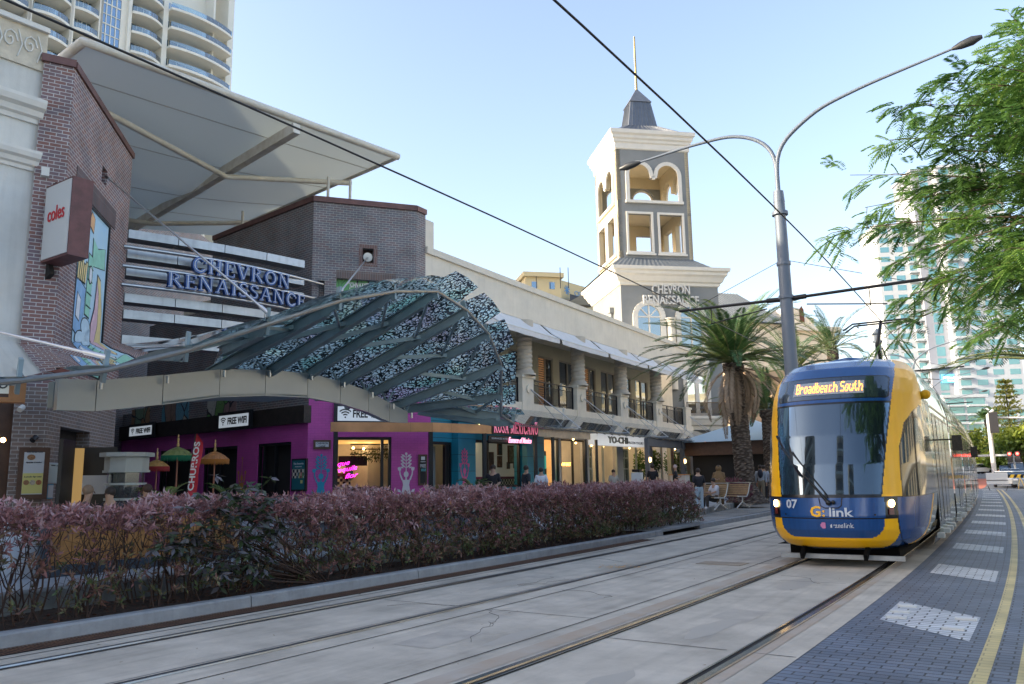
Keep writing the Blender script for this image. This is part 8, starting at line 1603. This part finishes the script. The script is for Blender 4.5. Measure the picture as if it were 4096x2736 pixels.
t = thing('food_sign', 'pale sign with black script reading food, half outside the left edge', 'sign', WP.P(-1.2, .5, 3.)); b = MB(); s0 = pd(70, 1575, 15.6); s1 = pd(70, 1508, 15.6); u = dirv(58); b.box(np.array([s0[0], s0[1], s0[2]])-u*1.6, u*1.6, -nrm(58)*-.08, (0, 0, s1[2]-s0[2])); b.build('panel', mat('sign_light', (.50, .56, .54), .5, emit=.1), t); b = MB(); text(b, 'food', s0-u*.02+nrm(58)*-.02+(0, 0, .09), u, (0, 0, 1), .30, .01, shear=.2, align='RIGHT', bold=.002); b.build('lettering', M_ink, t)
b = MB(); q_ = pd(100, 1610, 15.6); b.box(np.array([q_[0], q_[1], q_[2]])-u*1.9, u*1.9, nrm(58)*.3, (0, 0, .09)); b.box(np.array([q_[0], q_[1], q_[2]+.09])-u*.28, u*.28, nrm(58)*.3, (0, 0, .45)); b.build('timber_bracket', M_wood, t)
b = MB(); p = pd(12, 1760, 14.5); b.ball(p, .045, n=8, m=6); tag(b.build('window_bulb', M_bulb), 'single warm bulb in the amber window at the left edge', 'light bulb')
# timber bar screen and pale walls behind the hedge
t = thing('timber_screen', 'orange vertical-board timber screen seen through the hedge at the left', 'screen', st(7.3, 8, .35)); b = MB(); A_ = Pl(onN(190, 2200, 8.), heading(7), -nrm(heading(7))); b = MB()
for k_ in range(19): A_.box(b, k_*.16+.004, k_*.16+.156, -.03, .0, .5, 1.2)
b.build('boards', mat('screen_timber', (.42, .20, .06), .6, var=.35, vs=5, coord='OBJ'), t); b = MB(); A_.box(b, -.1, 3.1, -.06, .03, .352, .5); A_.box(b, -.1, 0, -.06, .05, .352, 1.25); b.build('rail', mat('dark_blue_rail', (.05, .07, .09), .6), t)
b = MB(); A2_ = Pl(onN(-250, 2200, 8.3), heading(5), -nrm(heading(5))); A2_.box(b, 0, 1.7, -.1, 0, .352, 1.25); tag(b.build('white_low_wall', mat('low_wall_white', (.62, .65, .68), .7)), 'white low wall glimpsed through the hedge at the left edge', 'wall')
b = MB(); A3 = Pl(st(10.5, 8.2, 0), heading(13), -nrm(heading(13))); A3.box(b, 0, 8, -.08, 0, .8, 1.0); tag(b.build('checker_counter_edge', M_chk), 'black and white checkered counter edge glimpsed through the hedge', 'counter'); b = MB(); A3.box(b, 0, 8.1, -.5, .1, 1.0, 1.05); tag(b.build('timber_slab', M_wood), 'timber slab on the checkered bar, just above its checkered edge behind the hedge', 'bar top'); b = MB(); A3.box(b, .1, 7.9, -.4, -.1, .352, .8); tag(b.build('bar_plinth', M_gp), 'dark grey plinth below the checkered edge behind the hedge', 'bar plinth')
# framed pictures in the restaurant
for i, (x, y, w_, h_) in enumerate(((1962, 1845, .5, .8), (1999, 1798, .36, .5), (1999, 1847, .36, .5), (2045, 1818, .55, .8), (2071, 1830, .24, .32), (2034, 1862, .22, .3), (2060, 1860, .22, .3))):
    u_, z_ = FP.px(x, y, -1.17); t = thing('framed_picture', ['large dark framed picture nearest the black post', 'small portrait frame, upper of two in the middle', 'small portrait frame, lower of two in the middle', 'largest brown framed picture on the grey restaurant wall', 'tiny red picture at the right of the grey wall', 'left of two little frames below the large brown picture', 'right of two little frames below the large brown picture'][i], 'picture', FP.P(u_, -1.1, z_)); b = MB(); FP.box(b, u_-w_/2, u_+w_/2, -1.2, -1.15, z_-h_/2, z_+h_/2); b.build('frame', M_brn, t); b = MB(); FP.box(b, u_-w_/2+.05, u_+w_/2-.05, -1.146, -1.14, z_-h_/2+.05, z_+h_/2-.05); b.build('canvas', mat('canvas_%d' % (i % 4), [(.08, .05, .04), (.12, .14, .14), (.22, .10, .06), (.3, .26, .18)][i % 4], .6, var=.6, vs=6), t)
# benches
def bench(x, y, label, D_=29.5):
    c = pd(x, y, D_); c[2] = .352; t = thing('park_bench', label, 'bench', c, 'benches by the palm'); a = 62; u, w = dirv(a+90), dirv(a); P = lambda q, r_, z: c+u*q+w*r_+np.array([0, 0, z])
    M_sl = mat('bench_slats', (.42, .29, .16), .5, var=.2, vs=6); M_al = mat('cast_alloy', (.50, .50, .47), .35, .7); b = MB()
    for k_ in range(6): b.box(P(-.6, -.22+.075*k_, .42), u*1.2, w*.055, (0, 0, .025))
    b.build('seat', M_sl, t); b = MB()
    for k_ in range(6): b.box(P(-.6, .24+.025*k_, .48+.066*k_), u*1.2, w*.02, (0, 0, .052))
    b.build('backrest', M_sl, t)
    for s_ in (-.6, .6): b = MB(); b.tube([P(s_, -.26, .42), P(s_, .2, .40), P(s_, .30, .55), P(s_, .42, .93)], .025, 6); b.tube([P(s_, .0, .40), P(s_, -.02, .22), P(s_, -.30, .0)], .025, 6); b.tube([P(s_, -.02, .22), P(s_, .32, .0)], .025, 6); b.build('leg', M_al, t)
    b = MB(); b.box(P(-.63, .38, .90), u*1.26, w*.08, (0, 0, .035)); b.build('top_rail', M_al, t)
bench(2835, 2010, 'slatted bench on which the young man in white sits'); bench(2925, 2000, 'empty slatted bench next to the palm base', 31)
p = pz(2780, 2043, .36); b = MB(); b.lathe([(0, 0), (.04, 0), (.04, .17), (.022, .2), (.022, .24), (0, .24)], (p[0], p[1], .352), 12); tag(b.build('black_bottle', M_blk), 'black drink bottle standing on the low wall by the man in jeans', 'bottle')
# people
def P0(x, y, D_, z=.352): p = pd(x, y, D_); return (p[0], p[1], z)
person('p', 'man in black t-shirt and light blue jeans standing by the low wall, seen from behind', P0(2800, 2035, 28.2), 1.42, -10, 'stand', (.02, .02, .025), (.38, .48, .55), (.5, .32, .22))
person('p', 'seated young man in white t-shirt leaning forward on the bench', tuple(np.array(P0(2862, 2020, 29.3))+np.array([0, 0, .02])), 1.45, -110, 'sit', (.62, .62, .66), (.05, .045, .04))
def scarf(t, J, u, w, k_, P): hd = np.array(J['head']); b = MB(); b.ball(hd-u*.03*k_, .13*k_, .12*k_, .15*k_, 12, 8); b.lathe([(.11*k_, .52), (.17*k_, .38), (.26*k_, .25), (.28*k_, -.1)], np.array(J['hip'])+np.array([0, 0, .02]), 14); b.build('headscarf', mat('scarf_brown', (.20, .12, .05), .85), t)
person('p', 'woman in a long brown headscarf standing behind the seated man', P0(2880, 1985, 31.5), 1.55, -150, 'fold', (.18, .11, .05), (.15, .10, .05), extra=scarf)
person('p', 'woman in black t-shirt standing with clasped hands before the grey restaurant wall', P0(1973, 1930, 27.), 1.62, 190, 'clasp', (.02, .02, .022), (.03, .03, .04), (.48, .30, .22))
person('p', 'dark-clothed person in a blue cap seen from behind near the small poster', P0(2105, 1930, 29.), 1.62, 60, 'stand', (.02, .025, .035), (.03, .03, .04), hair=(.03, .12, .22))
person('p', 'person in white t-shirt walking between the black posts', P0(2165, 1930, 30.), 1.55, 20, 'walk', (.65, .68, .75), (.05, .06, .09))
person('p', 'cafe worker in black shirt inside the burger cafe', P0(2612, 1930, 40.), 1.75, 10, 'stand', (.015, .015, .02), (.03, .03, .03)); person('p', 'man in red and white cap inside the burger cafe', P0(2703, 1930, 41.), 1.72, 100, 'fold', (.02, .02, .03), (.03, .03, .03), hair=(.55, .45, .45)); person('p', 'woman with dark hair bending inside the yogurt shop doorway', P0(2455, 1930, 37.), 1.5, 170, 'clasp', (.40, .38, .34), (.04, .04, .05))
def pack(t, J, u, w, k_, P): c = np.array(J['chest'])-u*.18*k_; b = MB(); b.ball(c, .13*k_, .16*k_, .22*k_, 12, 8); b.build('backpack', mat('pack_navy', (.015, .02, .04), .7), t)
person('p', 'walker in pale hoodie with navy backpack and shorts left of the tram', P0(3048, 1990, 37.), 1.6, 20, 'walk', (.36, .40, .46), (.20, .17, .12), sleeves='long', extra=pack)
person('p', 'person in black trousers walking just left of the tram edge', P0(3062, 1990, 38.5), 1.6, 30, 'walk', (.40, .44, .52), (.015, .015, .02), sleeves='long')
person('p', 'fair-haired person sitting behind the hedge left of the white kiosk', P0(338, 2000, 14.4), 1.6, 60, 'sit', (.10, .08, .08), (.05, .05, .06), hair=(.25, .17, .11)); person('p', 'dark-haired woman facing the street behind the hedge in front of the kiosk', P0(447, 2000, 14.6), 1.55, 200, 'sit', (.05, .05, .06), (.05, .05, .06), (.50, .34, .28)); person('p', 'brown-haired person sitting behind the hedge right of the kiosk', P0(598, 2000, 15.8), 1.6, 250, 'sit', (.16, .10, .07), (.05, .05, .06), hair=(.06, .03, .02))
for i, (x, y) in enumerate(((650, 1965), (930, 1960), (1900, 1925))):
    p = pd(x, y, 17. if i < 2 else 26.); t = thing('potted_plant', ['small palm-leaved pot plant beside the gold parasol', 'small palm-leaved pot plant beside the orange parasol', 'young leafy pot plant at the teal restaurant window'][i], 'pot plant', (p[0], p[1], .35)); b = MB(); b.lathe([(0, 0), (.16, 0), (.2, .4), (.17, .4)], (p[0], p[1], .352), 12); b.build('pot', M_gp, t); rb = fronds(p-(0, 0, .15), 14, .5, 20, 80, 1., M_pg, t, 'leaf_crown', 12, .16, w0=.03); rb.build('stems', MATS['frond_rib'], t)
# corner cafe with blue-white parasol roof and brick planter beyond the palm
t = thing('corner_cafe', 'low timber cafe with pale tent roof beyond the big palm', 'cafe', P0(3030, 1900, 46, .35)); c = np.array(P0(3020, 1900, 50, .352)); b = MB(); b.cbox(c+(0, 0, 2.35), 9, 6, .75, 31); b.build('timber_fascia', M_brn, t); b = MB(); R1 = [c+dirv(31)*sx*4.8+nrm(31)*sy*3.3+np.array([0, 0, 3.1]) for sx, sy in ((-1, -1), (1, -1), (1, 1), (-1, 1))]; ap = c+np.array([0, 0, 4.6])
for k_ in range(4): b.add([R1[k_], R1[(k_+1) % 4], ap], [(0, 1, 2)])
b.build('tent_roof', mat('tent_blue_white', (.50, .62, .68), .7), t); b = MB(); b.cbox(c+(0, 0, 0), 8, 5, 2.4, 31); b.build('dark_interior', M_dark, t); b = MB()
for k_ in range(5): b.cbox(c-nrm(31)*2.9+dirv(31)*(-4+2*k_), .15, .15, 2.4, 31)
b.build('posts', M_brn, t)
p = pd(3015, 1960, 40.); b = MB(); b.cbox((p[0], p[1], .352), 1.6, .8, .85, 31); tag(b.build('brick_planter', brickmat('orange_brick', (.42, .13, .06), (.36, .11, .05), (.3, .25, .2))), 'orange brick planter between the palm base and the tram', 'planter')
p = pd(2930, 1940, 33.); bush('planter_shrub', 'purple shrub behind the benches beside the big palm', 'shrub', (p[0], p[1], .5), .8, .45, 900, [(.06, .03, .03), (.14, .04, .06), (.22, .08, .10)], .14, .05)

# point lights added without fixtures to brighten the lit shops
for i, (p, e) in enumerate([(FP.P(u, -1., 3.1), 13) for u in (28.2, 33.4, 35.8, 39., 43.5, 47.5, 51.)]+[(BF.P(M0+.7, -1.8, 2.8), 3.5), (BF.P(M1-.5, -1.8, 2.8), 3.5), (BL.P(3., -1., 2.7), 8), (BL.P(8., -1., 2.7), 8)]):
    l = bpy.data.lights.new('shop_fill', 'POINT'); l.energy = e; l.color = (1, .74, .45); l.shadow_soft_size = .15; o = bpy.data.objects.new('shop_fill', l); C.objects.link(o); o.location = p
